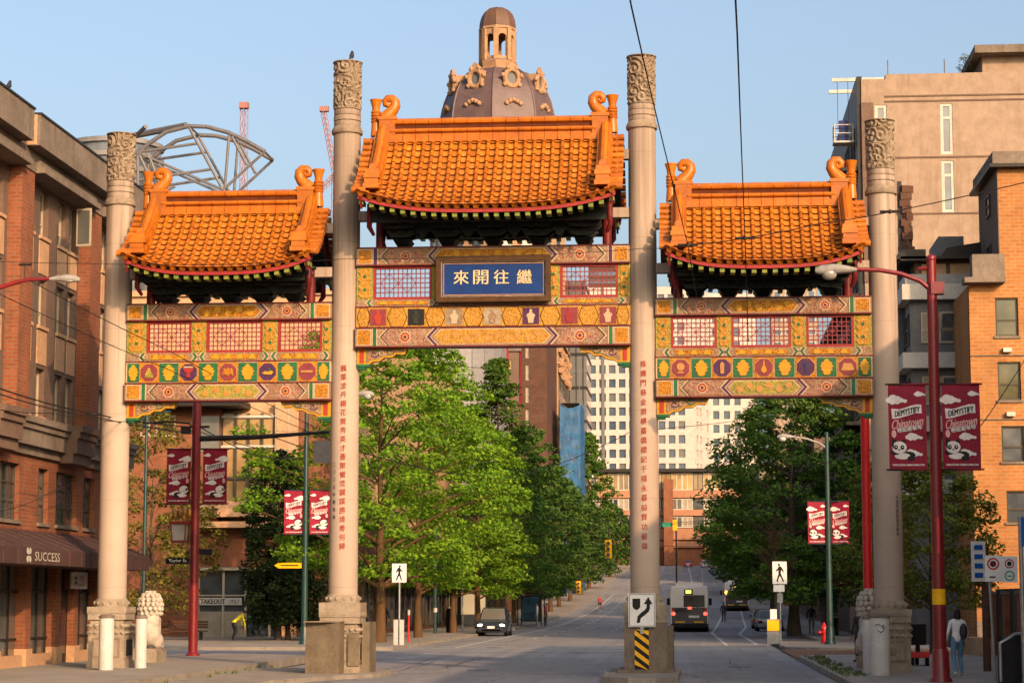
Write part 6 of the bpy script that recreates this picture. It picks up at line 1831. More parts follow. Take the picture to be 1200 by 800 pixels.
for k in range(11):
    w = 0.23 + 0.07 * rn.random(); b.cbox((xq + rn.uniform(-0.04, 0.04), 104, z0 + (z1 - z0) * (k + 0.5) / 11), (w * 2 * 0.95, w * 2, (z1 - z0) / 11 + 0.03), rn.random())
b.build('flue', st_)
b = MB(); b.use(M['bay_grey']); b.box(xq - 0.45, xq + 0.45, 103.6, 104.5, z0 - 6, z0); b.build('base', st_)
b = MB(); b.use(M['metal_dk']); b.box(xq - 0.36, xq - 0.16, 103.85, 104.1, z0, z1 + 0.25); b.build('side_flue', st_)
# shops further up the right side, behind the big tree
for k, (y0, y1, h, mt, lb) in enumerate(((150, 186, 12.5, 'dark_brick', 'dark brick shop row behind the big tree on the right'), (190, 240, 16, 'taupe', 'taupe commercial block up the hill behind the trees'), (250, 330, 14, 'red_brick', 'red brick commercial block further up the right side'), (340, 455, 18, 'conc_old', 'stained concrete block near the top of the hill'))):
    t_ = thing('shop_building', (14, (y0 + y1) / 2, zr(y0)), lb, 'building')
    b = MB(); b.use(M[mt]); b.box(10.8, 26, y0, y1, zr(y0) - 1, zr(y0) + h); b.build('wall', t_)
    b = MB(); b.use(M['conc_old']); b.box(10.5, 26.2, y0 - 0.1, y1 + 0.1, zr(y0) + h, zr(y0) + h + 0.6); b.build('cornice', t_)
    Wk = Wall((10.8, y0, zr((y0 + y1) / 2)), (0, 1, 0), (-1, 0, 0))
    for f in range(int(h / 3.6)):
        for q in range(int((y1 - y0) / 4)):
            Wk.window(t_, 1 + 4 * q, 3.6 + 4 * q, 1.0 + 3.6 * f, 3.2 + 3.6 * f, -0.02, M['frame_dk'], M['glass_dk'], 2, 1, 0.1)
# and up the left side behind the trees
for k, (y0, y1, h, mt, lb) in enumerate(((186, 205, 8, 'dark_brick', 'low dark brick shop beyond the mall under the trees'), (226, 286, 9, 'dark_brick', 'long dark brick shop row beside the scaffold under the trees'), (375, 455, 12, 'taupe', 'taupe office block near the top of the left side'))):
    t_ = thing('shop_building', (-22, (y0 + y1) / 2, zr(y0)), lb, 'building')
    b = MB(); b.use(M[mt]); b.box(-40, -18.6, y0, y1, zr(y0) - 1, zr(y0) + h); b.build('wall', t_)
    Wk = Wall((-18.6, y0, zr((y0 + y1) / 2)), (0, 1, 0), (1, 0, 0))
    for f in range(int(h / 3.6)):
        for q in range(max(1, int((y1 - y0) / 4))):
            Wk.window(t_, 0.5 + 4 * q, 3.1 + 4 * q, 1.0 + 3.6 * f, 3.2 + 3.6 * f, -0.02, M['frame_dk'], M['glass_dk'], 2, 1, 0.1)
# ground floor of the tan building: maroon awning, shutters
b = MB(); b.use(M['awning_red']); xw = xa - 0.25
b.prism([(xw, 4.1), (xw, 2.9), (xw - 1.6, 2.9), (xw - 1.6, 3.2)], (0, YR + 6, 0), (1, 0, 0), (0, 0, 1), 5.0); b.build('awning', B12)
b = MB(); b.use(M['blind']); b.box(xw - 0.06, xw - 0.01, YR + 1, YR + 12, 0.3, 2.8); b.build('shutter', B12)
for k in range(5):
    b = MB(); b.use(M['metal_dk']); b.tube([(xw - 1.5, YR + 1 + 1.2 * k, 0.14), (xw - 1.5, YR + 1 + 1.2 * k, 1.15)], 0.04, 5); b.build('railing_post', B12)
b = MB(); b.use(M['metal_dk']); b.tube([(xw - 1.5, YR + 0.8, 1.15), (xw - 1.5, YR + 6, 1.15)], 0.04, 5); b.build('railing', B12)
# fence and brick piers along the right sidewalk
fe = thing('fence', (11.3, 78, 0.14), 'dark board fence between low brick piers behind the parking signs', 'fence')
xf = 11.0
for k in range(4):
    y = 70 + 3.4 * k
    b = MB(); b.use(M['red_brick']); b.box(xf - 0.25, xf + 0.25, y - 0.25, y + 0.25, 0.12, 2.3); b.use(M['conc_old']); b.box(xf - 0.3, xf + 0.3, y - 0.3, y + 0.3, 2.3, 2.42); b.build('pier', fe)
    if k < 3:
        for q in range(8):
            b = MB(); b.use(M['metal_dk']); b.box(xf - 0.05, xf + 0.05, y + 0.3 + 0.36 * q, y + 0.62 + 0.36 * q, 0.3, 2.5); b.build('board', fe)
b = MB(); b.use(M['stucco']); b.box(xf - 0.8, xf - 0.3, 79, 84, 0.12, 0.75); b.build('planter_wall', fe)
# brick block behind the photographer on the right: it shades the road
B15 = thing('corner_block', (19, 39, 0), 'low brick commercial block on the near right corner shading the road', 'building')
WB = Wall((12.0, 4, 0), (0, 1, 0), (-1, 0, 0))
hB = 13.4
ops = [(2 + 4.3 * k, 4.4 + 4.3 * k, z, z + 2.0) for k in range(16) for z in (4.6, 8.0)]
b = MB(); b.use(M['red_brick']); WB.sheet(b, 0, 69.5, 0, hB, ops, 0.25); b.box(12.3, 26, 4, 73.5, 0, hB - 0.02); b.build('wall', B15)
for o in ops: WB.window(B15, *o, 0.18, M['frame_dk'], M['glass_dk'], 1, 2, 0.08)
b = MB(); b.use(M['conc_old']); b.box(11.75, 26.1, 3.9, 73.6, hB, hB + 0.35); b.build('cornice', B15)
# ------------------------------------------------------------------ trees
def leafm(name, c1, c2, c3):
    m, nt, b = nodes(name)
    v = coords(nt)
    g = N(nt, 'ShaderNodeNewGeometry')
    col = ramp(nt, noise(nt, v, 0.55, 4), [(0.35, c2), (0.65, c1)])
    col = mixc(nt, ramp(nt, g.outputs['Random Per Island'], [(0.45, (0, 0, 0)), (1.0, (0.75,) * 3)]), col, c3)
    nt.links.new(col, b.inputs['Base Color'])
    b.inputs['Roughness'].default_value = 0.65
    b.inputs['Specular IOR Level'].default_value = 0.1
    t = N(nt, 'ShaderNodeBsdfTranslucent'); nt.links.new(col, t.inputs['Color'])
    mx_ = N(nt, 'ShaderNodeMixShader'); mx_.inputs[0].default_value = 0.3
    nt.links.new(b.outputs[0], mx_.inputs[1]); nt.links.new(t.outputs[0], mx_.inputs[2])
    nt.links.new(mx_.outputs[0], nt.nodes['Material Output'].inputs[0])
    return m
LF = {
 'bright': leafm('leaf_bright', (0.125, 0.25, 0.014), (0.055, 0.14, 0.012), (0.22, 0.33, 0.02)),
 'mid': leafm('leaf_mid', (0.070, 0.148, 0.021), (0.037, 0.090, 0.016), (0.115, 0.180, 0.025)),
 'dark': leafm('leaf_dark', (0.051, 0.107, 0.021), (0.029, 0.066, 0.016), (0.098, 0.139, 0.025)),
 'olive': leafm('leaf_olive', (0.123, 0.156, 0.023), (0.066, 0.098, 0.018), (0.197, 0.189, 0.029)),
 'rust': leafm('leaf_rust', (0.145, 0.14, 0.022), (0.08, 0.085, 0.018), (0.20, 0.165, 0.026)),
 'conifer': leafm('leaf_conifer', (0.026, 0.049, 0.016), (0.015, 0.030, 0.011), (0.049, 0.070, 0.018)),
}
M['bark'] = pm('bark', (0.17, 0.095, 0.04), (0.10, 0.06, 0.03), 3, 0.9, 0.6, 14, stretch=(1, 1, 0.25))
M['bark_grey'] = pm('bark_grey', (0.13, 0.10, 0.075), (0.08, 0.06, 0.045), 3, 0.9, 0.6, 14, stretch=(1, 1, 0.25))
def tree(name, base, H, z_low, rad, leaf, label, seed=1, shape='round', nclump=90, per=130, lsz=0.2, trunk_r=0.2, bark='bark', flat=0.4, group=None, lean=(0, 0), clump_r=None, taper=1.0):
    rn = random.Random(seed)
    bx0, by0, bz0 = base
    t = thing(name, base, label, 'tree', group)
    def env(h):
        """crown radius at relative height h"""
        if shape == 'cone': return rad * min(1.0, (1.02 - h) ** 0.75 * 1.1) * (0.75 + 0.25 * min(1, h * 5))
        if shape == 'column': return rad * min(1, 2.4 * (1.0 - h) ** 0.7) * (0.8 + 0.2 * min(1, h * 6))
        return rad * max(0.12, math.sin(math.pi * min(0.97, 0.16 + 0.82 * h)) ** 0.6)
    Hc = H - z_low
    cl = []
    ph = rn.uniform(0, 6)
    for i in range(nclump):
        h = (i + rn.random()) / nclump
        h = h ** 0.9
        a = i * 2.39996 + rn.uniform(-0.5, 0.5)
        rr = env(h) * (0.45 + 0.55 * math.sqrt(rn.random())) * (1 + 0.16 * math.sin(3 * a + ph) + 0.1 * math.sin(5 * a + 2 * ph + 7 * h))
        cl.append((Vector((bx0 + lean[0] * h + rr * math.cos(a), by0 + lean[1] * h + rr * math.sin(a), bz0 + z_low + Hc * h - 0.12 * rr)), h, a, rr))
    # trunk and limbs
    b = MB(); b.use(M[bark])
    pts, rads = [], []
    top = z_low + Hc * (0.9 if shape != 'round' else 0.7)
    for k in range(9):
        s = k / 8
        pts.append((bx0 + lean[0] * max(0, s - 0.3) + rn.uniform(-0.05, 0.05) * (k > 0), by0 + lean[1] * max(0, s - 0.3) + rn.uniform(-0.05, 0.05) * (k > 0), bz0 - 0.05 + top * s))
        rads.append(trunk_r * (1.35 if k == 0 else 1.0) * (1 - 0.85 * s))
    b.tube(pts, rads, 9)
    tk = b.build('trunk', t, smooth=60)
    b = MB(); b.use(M[bark])
    for c, h, a, rr in cl[::3]:
        zz0 = max(z_low * 0.75, c.z - bz0 - 0.35 * rr - 0.4)
        s = min(0.98, zz0 / top)
        st = Vector((bx0 + lean[0] * max(0, s - 0.3), by0 + lean[1] * max(0, s - 0.3), bz0 + zz0))
        mid_ = st.lerp(c, 0.55) + Vector((0, 0, 0.2))
        r0 = max(0.02, trunk_r * (1 - 0.85 * s) * 0.45)
        b.tube([st, mid_, c], [r0, r0 * 0.6, 0.015], 5)
    b.build('limbs', t, smooth=60, kind='stuff')
    # foliage: leaf-sized faces gathered in flat sprays
    vs, fs = [], []
    cr0 = clump_r or rad * 0.27
    for c, h, a, rr in cl:
        cr = cr0 * rn.uniform(0.65, 1.25) * (1 - 0.35 * h * taper)
        n = int(per * rn.uniform(0.7, 1.3) * (1 - 0.3 * h))
        out = Vector((math.cos(a), math.sin(a), 0))
        for _ in range(n):
            while True:
                q = Vector((rn.uniform(-1, 1), rn.uniform(-1, 1), rn.uniform(-1, 1)))
                if q.length_squared < 1: break
            d = math.hypot(q.x, q.y)
            p = c + Vector((q.x * cr, q.y * cr, q.z * cr * flat - 0.22 * cr * d * d))
            nrm = Vector((rn.gauss(0, 0.55), rn.gauss(0, 0.55), 0.75)) + out * 0.3
            nrm.normalize()
            e = nrm.orthogonal().normalized()
            e.rotate(Quaternion(nrm, rn.uniform(0, 6.283)))
            f = nrm.cross(e)
            s = lsz * rn.uniform(0.6, 1.25)
            i0 = len(vs)
            vs += [p - e * s * 0.5, p - f * s * 0.33 + e * s * 0.02, p + e * s * 0.55 - nrm * s * 0.15, p + f * s * 0.33 + e * s * 0.02]
            fs.append((i0, i0 + 1, i0 + 2, i0 + 3))
    me = bpy.data.meshes.new('crown')
    org = Vector(base) + Vector((0, 0, z_low))
    me.from_pydata([p - org for p in vs], [], fs)
    me.materials.append(LF[leaf])
    link_mesh('crown', me, org, t)
    return t
def ground_at(px, Y, z=0.14):
    return (U(px, 700, Y).x, Y, zr(Y) + z)
def ztop(px, py, Y): return U(px, py, Y).z - zr(Y) - 0.14
GL = 'trees along the left sidewalk'
tree('street_tree', ground_at(445, 102), ztop(445, 352, 102), 3.4, 5.7, 'bright', 'tall bright green street tree nearest the column with the concrete barrier', 11, 'round', 135, 235, 0.21, 0.26, group=GL, clump_r=1.25, flat=0.3)
tree('street_tree', ground_at(490, 116), ztop(490, 392, 116), 3.0, 4.4, 'bright', 'bright green street tree behind the walking person sign', 12, 'round', 120, 210, 0.22, 0.2, group=GL, clump_r=1.2, flat=0.3)
tree('street_tree', ground_at(531, 133), ztop(535, 470, 133), 2.8, 3.9, 'bright', 'lower bright green street tree beside the dark parked car', 13, 'round', 100, 180, 0.24, 0.2, group=GL, clump_r=1.1, flat=0.3)
tree('street_tree', ground_at(583, 165), ztop(588, 420, 165), 3.0, 4.4, 'mid', 'pointed mid green street tree in front of the dark brick block', 14, 'cone', 140, 160, 0.27, 0.22, group=GL, clump_r=1.2, flat=0.3)
tree('street_tree', ground_at(560, 150), ztop(560, 500, 150), 2.7, 3.8, 'bright', 'rounded green street tree between the parked car and bus shelter', 15, 'round', 90, 120, 0.3, 0.2, group=GL, clump_r=1.1)
tree('street_tree', ground_at(618, 195), ztop(618, 500, 195), 2.6, 4.4, 'mid', 'rounded mid green street tree beyond the bus shelter', 16, 'round', 110, 110, 0.36, 0.22, group=GL, clump_r=1.2)
tree('street_tree', ground_at(645, 228), ztop(645, 548, 228), 3.2, 4.2, 'mid', 'mid green street tree below the blue scaffold netting', 17, 'round', 90, 100, 0.4, 0.22, group=GL, clump_r=1.2)
tree('street_tree', ground_at(690, 318), ztop(690, 508, 318), 3.0, 5.6, 'mid', 'tall pointed tree standing before the pale gridded tower', 18, 'cone', 130, 90, 0.5, 0.25, group=GL, clump_r=1.4)
tree('street_tree', ground_at(715, 380), ztop(715, 590, 380), 3.0, 5.2, 'dark', 'dark tree low beside the pale tower base', 19, 'round', 70, 70, 0.55, 0.25, group=GL, clump_r=1.5)
tree('street_tree', ground_at(668, 270), ztop(668, 575, 270), 3.0, 4.6, 'dark', 'dark rounded tree under the hanging yellow traffic light', 20, 'round', 80, 80, 0.45, 0.22, group=GL, clump_r=1.3)
tree('street_tree', ground_at(722, 440), ztop(722, 600, 440), 2.5, 5.0, 'dark', 'far dark tree near the salmon brick building', 33, 'round', 60, 60, 0.6, 0.25, group=GL, clump_r=1.5)
tree('street_tree', ground_at(602, 179), ztop(602, 520, 179), 2.6, 4.0, 'mid', 'mid green street tree just past the bus shelter', 41, 'round', 90, 120, 0.3, 0.2, group=GL, clump_r=1.1, flat=0.35)
tree('street_tree', ground_at(632, 211), ztop(632, 545, 211), 2.4, 4.2, 'dark', 'dark green street tree beside the long dark shop row', 42, 'round', 90, 110, 0.34, 0.2, group=GL, clump_r=1.1, flat=0.35)
tree('street_tree', ground_at(655, 247), ztop(655, 570, 247), 2.4, 4.4, 'dark', 'dark green street tree between the shop row and scaffold foot', 43, 'round', 80, 100, 0.4, 0.2, group=GL, clump_r=1.2, flat=0.35)
tree('street_tree', ground_at(681, 295), ztop(681, 585, 295), 2.4, 4.6, 'dark', 'dark green street tree just uphill of the scaffold', 44, 'round', 70, 90, 0.44, 0.22, group=GL, clump_r=1.3, flat=0.35)
# near the mall
tree('yew_tree', ground_at(326, 108), ztop(326, 530, 108), 0.9, 1.75, 'conifer', 'dark upright evergreen in front of the mall takeout window', 21, 'column', 150, 120, 0.2, 0.16, 'bark_grey', 0.8, clump_r=0.6)
tree('yew_tree', ground_at(357, 110), ztop(357, 590, 110), 0.8, 1.8, 'conifer', 'lower dark evergreen behind the green lamp post', 22, 'column', 110, 110, 0.2, 0.14, 'bark_grey', 0.8, clump_r=0.6)
tree('yew_tree', ground_at(338, 109), ztop(338, 535, 109), 0.9, 1.2, 'conifer', 'slim dark evergreen spire between the two evergreens', 29, 'column', 90, 90, 0.18, 0.12, 'bark_grey', 0.8, clump_r=0.5)
tree('maple_tree', ground_at(176, 106), ztop(176, 482, 106), 1.6, 2.7, 'rust', 'yellow brown thin tree behind the left stone column', 23, 'round', 90, 95, 0.2, 0.12, 'bark_grey', 0.55, clump_r=0.75)
tree('maple_tree', ground_at(226, 110), ztop(232, 560, 110), 3.6, 1.7, 'rust', 'low yellow brown tree behind the red lantern post', 24, 'round', 36, 75, 0.19, 0.09, 'bark_grey', 0.55, clump_r=0.6)
# right side
tree('large_tree', ground_at(930, 124), ztop(925, 458, 124), 2.4, 5.2, 'mid', 'large dark green tree shading the parked cars', 25, 'round', 180, 210, 0.24, 0.34, 'bark_grey', 0.36, clump_r=1.35)
tree('large_tree', ground_at(968, 160), ztop(955, 480, 160), 3.0, 5.2, 'dark', 'dark tree behind the green lamp post with banners', 26, 'round', 110, 110, 0.34, 0.28, 'bark_grey', 0.5, clump_r=1.3)
tree('large_tree', ground_at(905, 205), ztop(890, 560, 205), 3.0, 5.0, 'dark', 'dark tree overhanging the second bus', 27, 'round', 90, 90, 0.4, 0.28, 'bark_grey', 0.5, clump_r=1.4)
tree('large_tree', ground_at(872, 300), ztop(868, 600, 300), 2.8, 5.0, 'dark', 'small far dark tree by the hanging traffic signal', 28, 'round', 60, 70, 0.5, 0.28, 'bark_grey', 0.5, clump_r=1.4)
tree('corner_tree', ground_at(1092, 84), ztop(1092, 540, 84), 2.1, 2.7, 'olive', 'yellow green street tree behind the right stone column and red lamp post', 30, 'round', 100, 150, 0.17, 0.11, 'bark_grey', 0.55, clump_r=0.75)
tree('corner_tree', ground_at(1030, 112), ztop(1030, 540, 112), 2.4, 2.6, 'olive', 'loose yellow green tree behind the bright red pole', 31, 'round', 60, 100, 0.21, 0.12, 'bark_grey', 0.55, clump_r=0.8)
def bare_tree(base, H, label):
    rn = random.Random(4)
    t = thing('bare_tree', base, label, 'tree')
    b = MB(); b.use(M['bark_grey']); x, y, z = base
    b.tube([(x, y, z), (x + 0.05, y, z + H * 0.4), (x, y, z + H)], [0.1, 0.07, 0.02], 6); b.build('trunk', t, smooth=60)
    b = MB(); b.use(M['bark'])
    for k in range(46):
        h = rn.uniform(0.35, 0.95) * H; a = rn.uniform(0, 6.28); l = rn.uniform(0.8, 2.2) * (1.25 - h / H)
        p = Vector((x, y, z + h)); q = p + Vector((math.cos(a) * l, math.sin(a) * l, l * rn.uniform(0.2, 0.9)))
        m_ = p.lerp(q, 0.5) + Vector((0, 0, 0.1)); b.tube([p, m_, q], [0.03, 0.022, 0.008], 4)
        for j in range(3):
            q2 = m_ + Vector((rn.uniform(-0.6, 0.6), rn.uniform(-0.6, 0.6), rn.uniform(0, 0.7))); b.tube([m_, q2], [0.015, 0.006], 3)
    b.build('twigs', t, kind='stuff')
bare_tree(ground_at(908, 118), 6.2, 'bare twiggy tree in front of the large dark tree')
# shrub on the roof of the tan building
tree('roof_shrub', (rx(1136, YR + 3), YR + 3, zt2 - 0.05), 1.9, 0.3, 0.55, 'olive', 'small potted tree on the tan building roof', 32, 'round', 16, 22, 0.12, 0.03, 'bark_grey', 0.8, clump_r=0.28)
# ------------------------------------------------------------------ gate guards: lions, bollards, barriers
def remeshed(mb, voxel, mat, smooth_it=6):
    me, org = mb.mesh('tmp', (0, 0, 0))
    o = bpy.data.objects.new('tmp', me); COL.objects.link(o)
    r = o.modifiers.new('r', 'REMESH'); r.mode = 'VOXEL'; r.voxel_size = voxel
    s = o.modifiers.new('s', 'SMOOTH'); s.iterations = smooth_it; s.factor = 0.5
    out = eval_mesh(o)
    bpy.data.objects.remove(o); bpy.data.meshes.remove(me)
    out.materials.clear(); out.materials.append(mat); out.shade_smooth()
    return out
def lion_body():
    """seated guardian lion, 1.75 m with its plinth block, facing +y (seen from behind)"""
    b = MB()
    b.sphere((0, -0.12, 0.42), (0.33, 0.34, 0.36), 14, 9)       # haunches
    b.sphere((-0.22, 0.02, 0.22), (0.15, 0.27, 0.24), 12, 8); b.sphere((0.22, 0.02, 0.22), (0.15, 0.27, 0.24), 12, 8)
    b.sphere((0, 0.06, 0.75), (0.27, 0.25, 0.40), 14, 9)        # back and chest
    b.tube([(-0.17, 0.26, 0.05), (-0.17, 0.26, 0.5), (-0.14, 0.18, 0.85)], [0.11, 0.09, 0.14], 9)
    b.tube([(0.17, 0.26, 0.05), (0.17, 0.26, 0.5), (0.14, 0.18, 0.85)], [0.11, 0.09, 0.14], 9)
    for s in (-1, 1):
        b.sphere((s * 0.17, 0.34, 0.07), (0.12, 0.15, 0.08), 9, 6); b.sphere((s * 0.25, 0.2, 0.07), (0.11, 0.18, 0.09), 9, 6)
        b.sphere((s * 0.2, 0.22, 1.42), (0.07, 0.06, 0.1), 8, 6)   # ears
    b.sphere((0, 0.2, 1.22), (0.31, 0.3, 0.32), 14, 9)          # head
    b.sphere((0, 0.47, 1.12), (0.19, 0.14, 0.15), 10, 7); b.sphere((0, 0.56, 1.2), (0.08, 0.06, 0.06), 8, 6); b.sphere((0, 0.45, 0.98), (0.15, 0.11, 0.07), 8, 6)
    b.tube([(0, -0.42, 0.2), (0.03, -0.5, 0.45), (0, -0.42, 0.7)], [0.07, 0.1, 0.05], 8)
    return remeshed(b, 0.035, M['white_stone'])
LION = lion_body()
def lion(x, y, z, sc_, label, mirror=1):
    t = thing('lion_statue', (x, y, z), label, 'statue', 'stone guardian lions by the gate')
    b = MB(); b.use(M['stone_pl']); b.box(x - 0.42, x + 0.42, y - 0.6, y + 0.62, z, z + 0.34); b.box(x - 0.37, x + 0.37, y - 0.55, y + 0.57, z + 0.34, z + 0.42); b.build('plinth', t)
    o = link_mesh('body', LION, (x, y, z + 0.40), t); o.scale = (sc_ * mirror * 1.12, sc_, sc_)
    b = MB(); b.use(M['white_stone'])
    rn = random.Random(2)
    for row, (zz, rr, n) in enumerate(((1.52, 0.10, 4), (1.45, 0.21, 9), (1.34, 0.275, 12), (1.22, 0.30, 14), (1.10, 0.30, 14), (0.98, 0.28, 13))):   # curls of the mane
        for k in range(n):
            a = 2 * math.pi * (k + 0.5 * (row % 2)) / n
            if 0.9 < a < 2.24 and row > 1: continue
            c = (x + rr * math.cos(a) * sc_, y + (0.16 + rr * math.sin(a)) * sc_, z + 0.40 + zz * sc_)
            b.sphere(c, 0.072 * sc_, 8, 6)
            b.sphere((c[0] + 0.03 * math.cos(a), c[1] + 0.03 * math.sin(a), c[2] - 0.03), 0.055 * sc_, 7, 5)
    b.build('mane', t, smooth=70)
    return t
lion(U(174, 740, 66.5).x, 66.5, 0.22, 1.12, 'white stone guardian lion with curled mane beside the left column plinth')
lion(U(1021, 700, 64.5).x, 64.5, 0.14, 1.2, 'white stone guardian lion half hidden behind the right column', -1)
def bollard(px, Y, z, h, r, label, tag_txt=None):
    x = U(px, 760, Y).x
    t = thing('bollard', (x, Y, z), label, 'bollard', 'white bollards around the gate columns')
    b = MB(); b.use(M['white_paint']); b.lathe([(r, -0.02), (r, h - 0.03), (r - 0.02, h)], (x, Y, z), 20); b.build('post', t, smooth=40)
    b = MB(); b.use(M['conc_old']); b.lathe([(r + 0.012, h - 0.05), (r + 0.012, h + 0.015), (r - 0.05, h + 0.05)], (x, Y, z), 20); b.build('cap', t, smooth=40)
    if tag_txt:
        b = MB(); b.use(M['letter_black'])
        for p in (((-0.13, 0.1), (-0.06, 0.14), (0.0, 0.1)), ((0.02, 0.06), (0.08, 0.12), (0.05, 0.02), (0.13, 0.06)), ((-0.08, -0.02), (0.0, -0.09), (0.08, -0.04), (0.09, 0.02))):
            b.tube([(x + a, Y - math.sqrt(r * r - a * a) - 0.004, z + h * 0.78 + c) for a, c in p], 0.013, 4)
        b.build('graffiti', t)
bollard(124.5, 58.8, 0.22, 1.45, 0.20, 'white painted bollard in front of the left column plinth')
bollard(165, 60.6, 0.22, 1.42, 0.165, 'white painted bollard between the left plinth and stone lion')
bollard(1031.5, 58.6, 0.14, 1.55, 0.255, 'white painted bollard with black graffiti in front of the right plinth', True)
bollard(1018, 60.2, 0.14, 1.5, 0.16, 'slim white bollard beside the graffitied one')
# concrete barriers
x = CX[1]
t = thing('concrete_barrier', (x - 0.1, YG - 0.8, 0.1), 'stained brown concrete barrier wrapped around the second column base', 'barrier')
b = MB(); b.use(M['concrete']); zt = 1.42
b.prism([(x - 0.88, YG - 1.0), (x + 0.12, YG - 1.3), (x + 0.16, YG - 0.72), (x - 0.62, YG - 0.62), (x - 0.62, YG + 0.9), (x - 0.88, YG + 0.9)], (0, 0, 0.08), (1, 0, 0), (0, 1, 0), zt); b.build('front_wing', t)
b = MB(); b.use(M['concrete']); b.prism([(x + 0.56, YG - 0.1), (x + 0.78, YG - 0.1), (x + 0.78, YG + 1.1), (x - 0.62, YG + 1.1), (x - 0.62, YG + 0.91), (x + 0.56, YG + 0.91)], (0, 0, 0.08), (1, 0, 0), (0, 1, 0), zt); b.build('side_wing', t)
b = MB(); b.use(M['stone_dark']); b.box(x - 0.89, x + 0.16, YG - 1.302, YG - 0.7, zt + 0.081, zt + 0.11)
b.build('cap', t)
b = MB(); b.use(M['concrete']); b.prism([(0.24, 0), (0.56, 0), (0.56, 0.02), (0.24, 0.02)], (x, YG - 0.62, 0.3), (1, 0, 0), (0, 1, 0), 0.9); b.build('plate', t)
x = CX[2]
t = thing('concrete_barrier', (x, YG - 0.9, 0.15), 'dark stained concrete barrier block around the median column base', 'barrier')
b = MB(); b.use(M['conc_old'])
b.box(x - 0.55, x + 0.62, YG - 1.25, YG - 0.62, 0.13, 1.5); b.box(x - 0.72, x + 0.8, YG - 1.5, YG + 1.3, 0.13, 0.24); b.build('front_block', t)
b = MB(); b.use(M['conc_old']); b.box(x + 0.58, x + 0.78, YG - 0.6, YG + 0.9, 0.13, 1.4); b.build('side_block', t)
b = MB(); b.use(M['weed'])
rn = random.Random(9)
for k in range(160):                                           # creeper on its side
    p = Vector((x + 0.80 + rn.uniform(-0.02, 0.05), YG + rn.uniform(-0.7, 0.6), rn.uniform(0.2, 1.15))); s = rn.uniform(0.03, 0.07)
    b.add([p + Vector((0, -s, 0)), p + Vector((0.02, 0, s)), p + Vector((0, s, 0)), p + Vector((0.02, 0, -s))], [(0, 1, 2, 3)])
b.build('ivy', None, label='dark ivy creeping over the side of the median barrier', cat='ivy', kind='stuff')
def arrow_poly(pts): return pts
# keep right sign and hazard board
M['sign_white'] = pm('sign_white', (0.74, 0.74, 0.72), (0.66, 0.66, 0.64), 3, 0.4, k=0.9)
M['sign_yellow'] = pm('sign_yellow', (0.85, 0.46, 0.01), (0.78, 0.40, 0.01), 3, 0.4, k=0.9)
M['sign_red'] = pm('sign_red', (0.6, 0.02, 0.03), None, 3, 0.4, k=0.9)
M['sign_green'] = pm('sign_green', (0.02, 0.28, 0.16), None, 3, 0.4, k=0.9)
M['sign_blue'] = pm('sign_blue', (0.01, 0.12, 0.45), None, 3, 0.4, k=0.9)
M['sign_black'] = pm('sign_black', (0.01, 0.01, 0.012), None, 3, 0.4, k=0.9)
M['galv'] = pm('galvanised', (0.34, 0.34, 0.34), (0.26, 0.26, 0.26), 4, 0.4, metal=0.6, k=0.95)
ys = YG - 1.32
def sx_(px): return U(px, 715, ys).x
def sz_(py): return U(752, py, ys).z
t = thing('keep_right_sign', (sx_(752), ys, sz_(734)), 'white keep right sign with black bending arrow on the median barrier', 'sign')
b = MB(); b.use(M['sign_white']); b.box(sx_(736.5), sx_(768), ys - 0.02, ys, sz_(734), sz_(695)); b.build('plate', t)
X0, X1, Z0, Z1 = sx_(736.5), sx_(768), sz_(734), sz_(695)
pp = lambda u, v: (X0 + (X1 - X0) * u, Z0 + (Z1 - Z0) * v)
b = MB(); b.use(M['sign_black'])
for a, c, d, e in ((0.03, 0.97, 0.02, 0.035), (0.03, 0.97, 0.965, 0.98), (0.03, 0.05, 0.035, 0.965), (0.95, 0.97, 0.035, 0.965)): b.box(pp(a, 0)[0], pp(c, 0)[0], ys - 0.023, ys - 0.02, pp(0, d)[1], pp(0, e)[1])
b.front([pp(*q) for q in ((0.15, 0.85), (0.44, 0.85), (0.44, 0.60), (0.40, 0.55), (0.30, 0.50), (0.19, 0.55), (0.15, 0.62))], ys - 0.02, 0.004)
b.front([pp(*q) for q in ((0.30, 0.12), (0.42, 0.12), (0.46, 0.26), (0.62, 0.36), (0.76, 0.46), (0.80, 0.56), (0.80, 0.68), (0.9, 0.68), (0.74, 0.90), (0.57, 0.68), (0.68, 0.68), (0.67, 0.58), (0.62, 0.52), (0.46, 0.42), (0.34, 0.32))], ys - 0.02, 0.006)
b.build('arrow', t)
b = MB(); b.use(M['galv']); b.box(sx_(750), sx_(754), ys, ys + 0.03, 1.2, sz_(697)); b.build('post', t)
t = thing('hazard_board', (sx_(751), ys, sz_(785)), 'yellow and black striped hazard board below the keep right sign', 'sign')
X0, X1, Z0, Z1 = sx_(743.5), sx_(760), sz_(785), sz_(736)
b = MB(); b.use(M['sign_yellow']); b.box(X0, X1, ys + 0.045, ys + 0.06, Z0, Z1); b.build('plate', t)
b = MB(); b.use(M['sign_black']); n = 4.2; w = X1 - X0; st = (Z1 - Z0) / n
for k in range(-1, 6):
    z = Z0 + st * k
    poly = [(X0, z + w * 0.75), (X0, z + w * 0.75 + st / 2), (X1, z + st / 2), (X1, z)]
    cl = []
    for i in range(4):                                         # clip to the plate
        p, q = poly[i], poly[(i + 1) % 4]
        cl.append(p)
    poly = [(a, min(max(c, Z0), Z1)) for a, c in cl]
    if max(c for a, c in poly) - min(c for a, c in poly) > 0.02: b.front(poly, ys + 0.045, 0.003)
b.build('stripes', t)

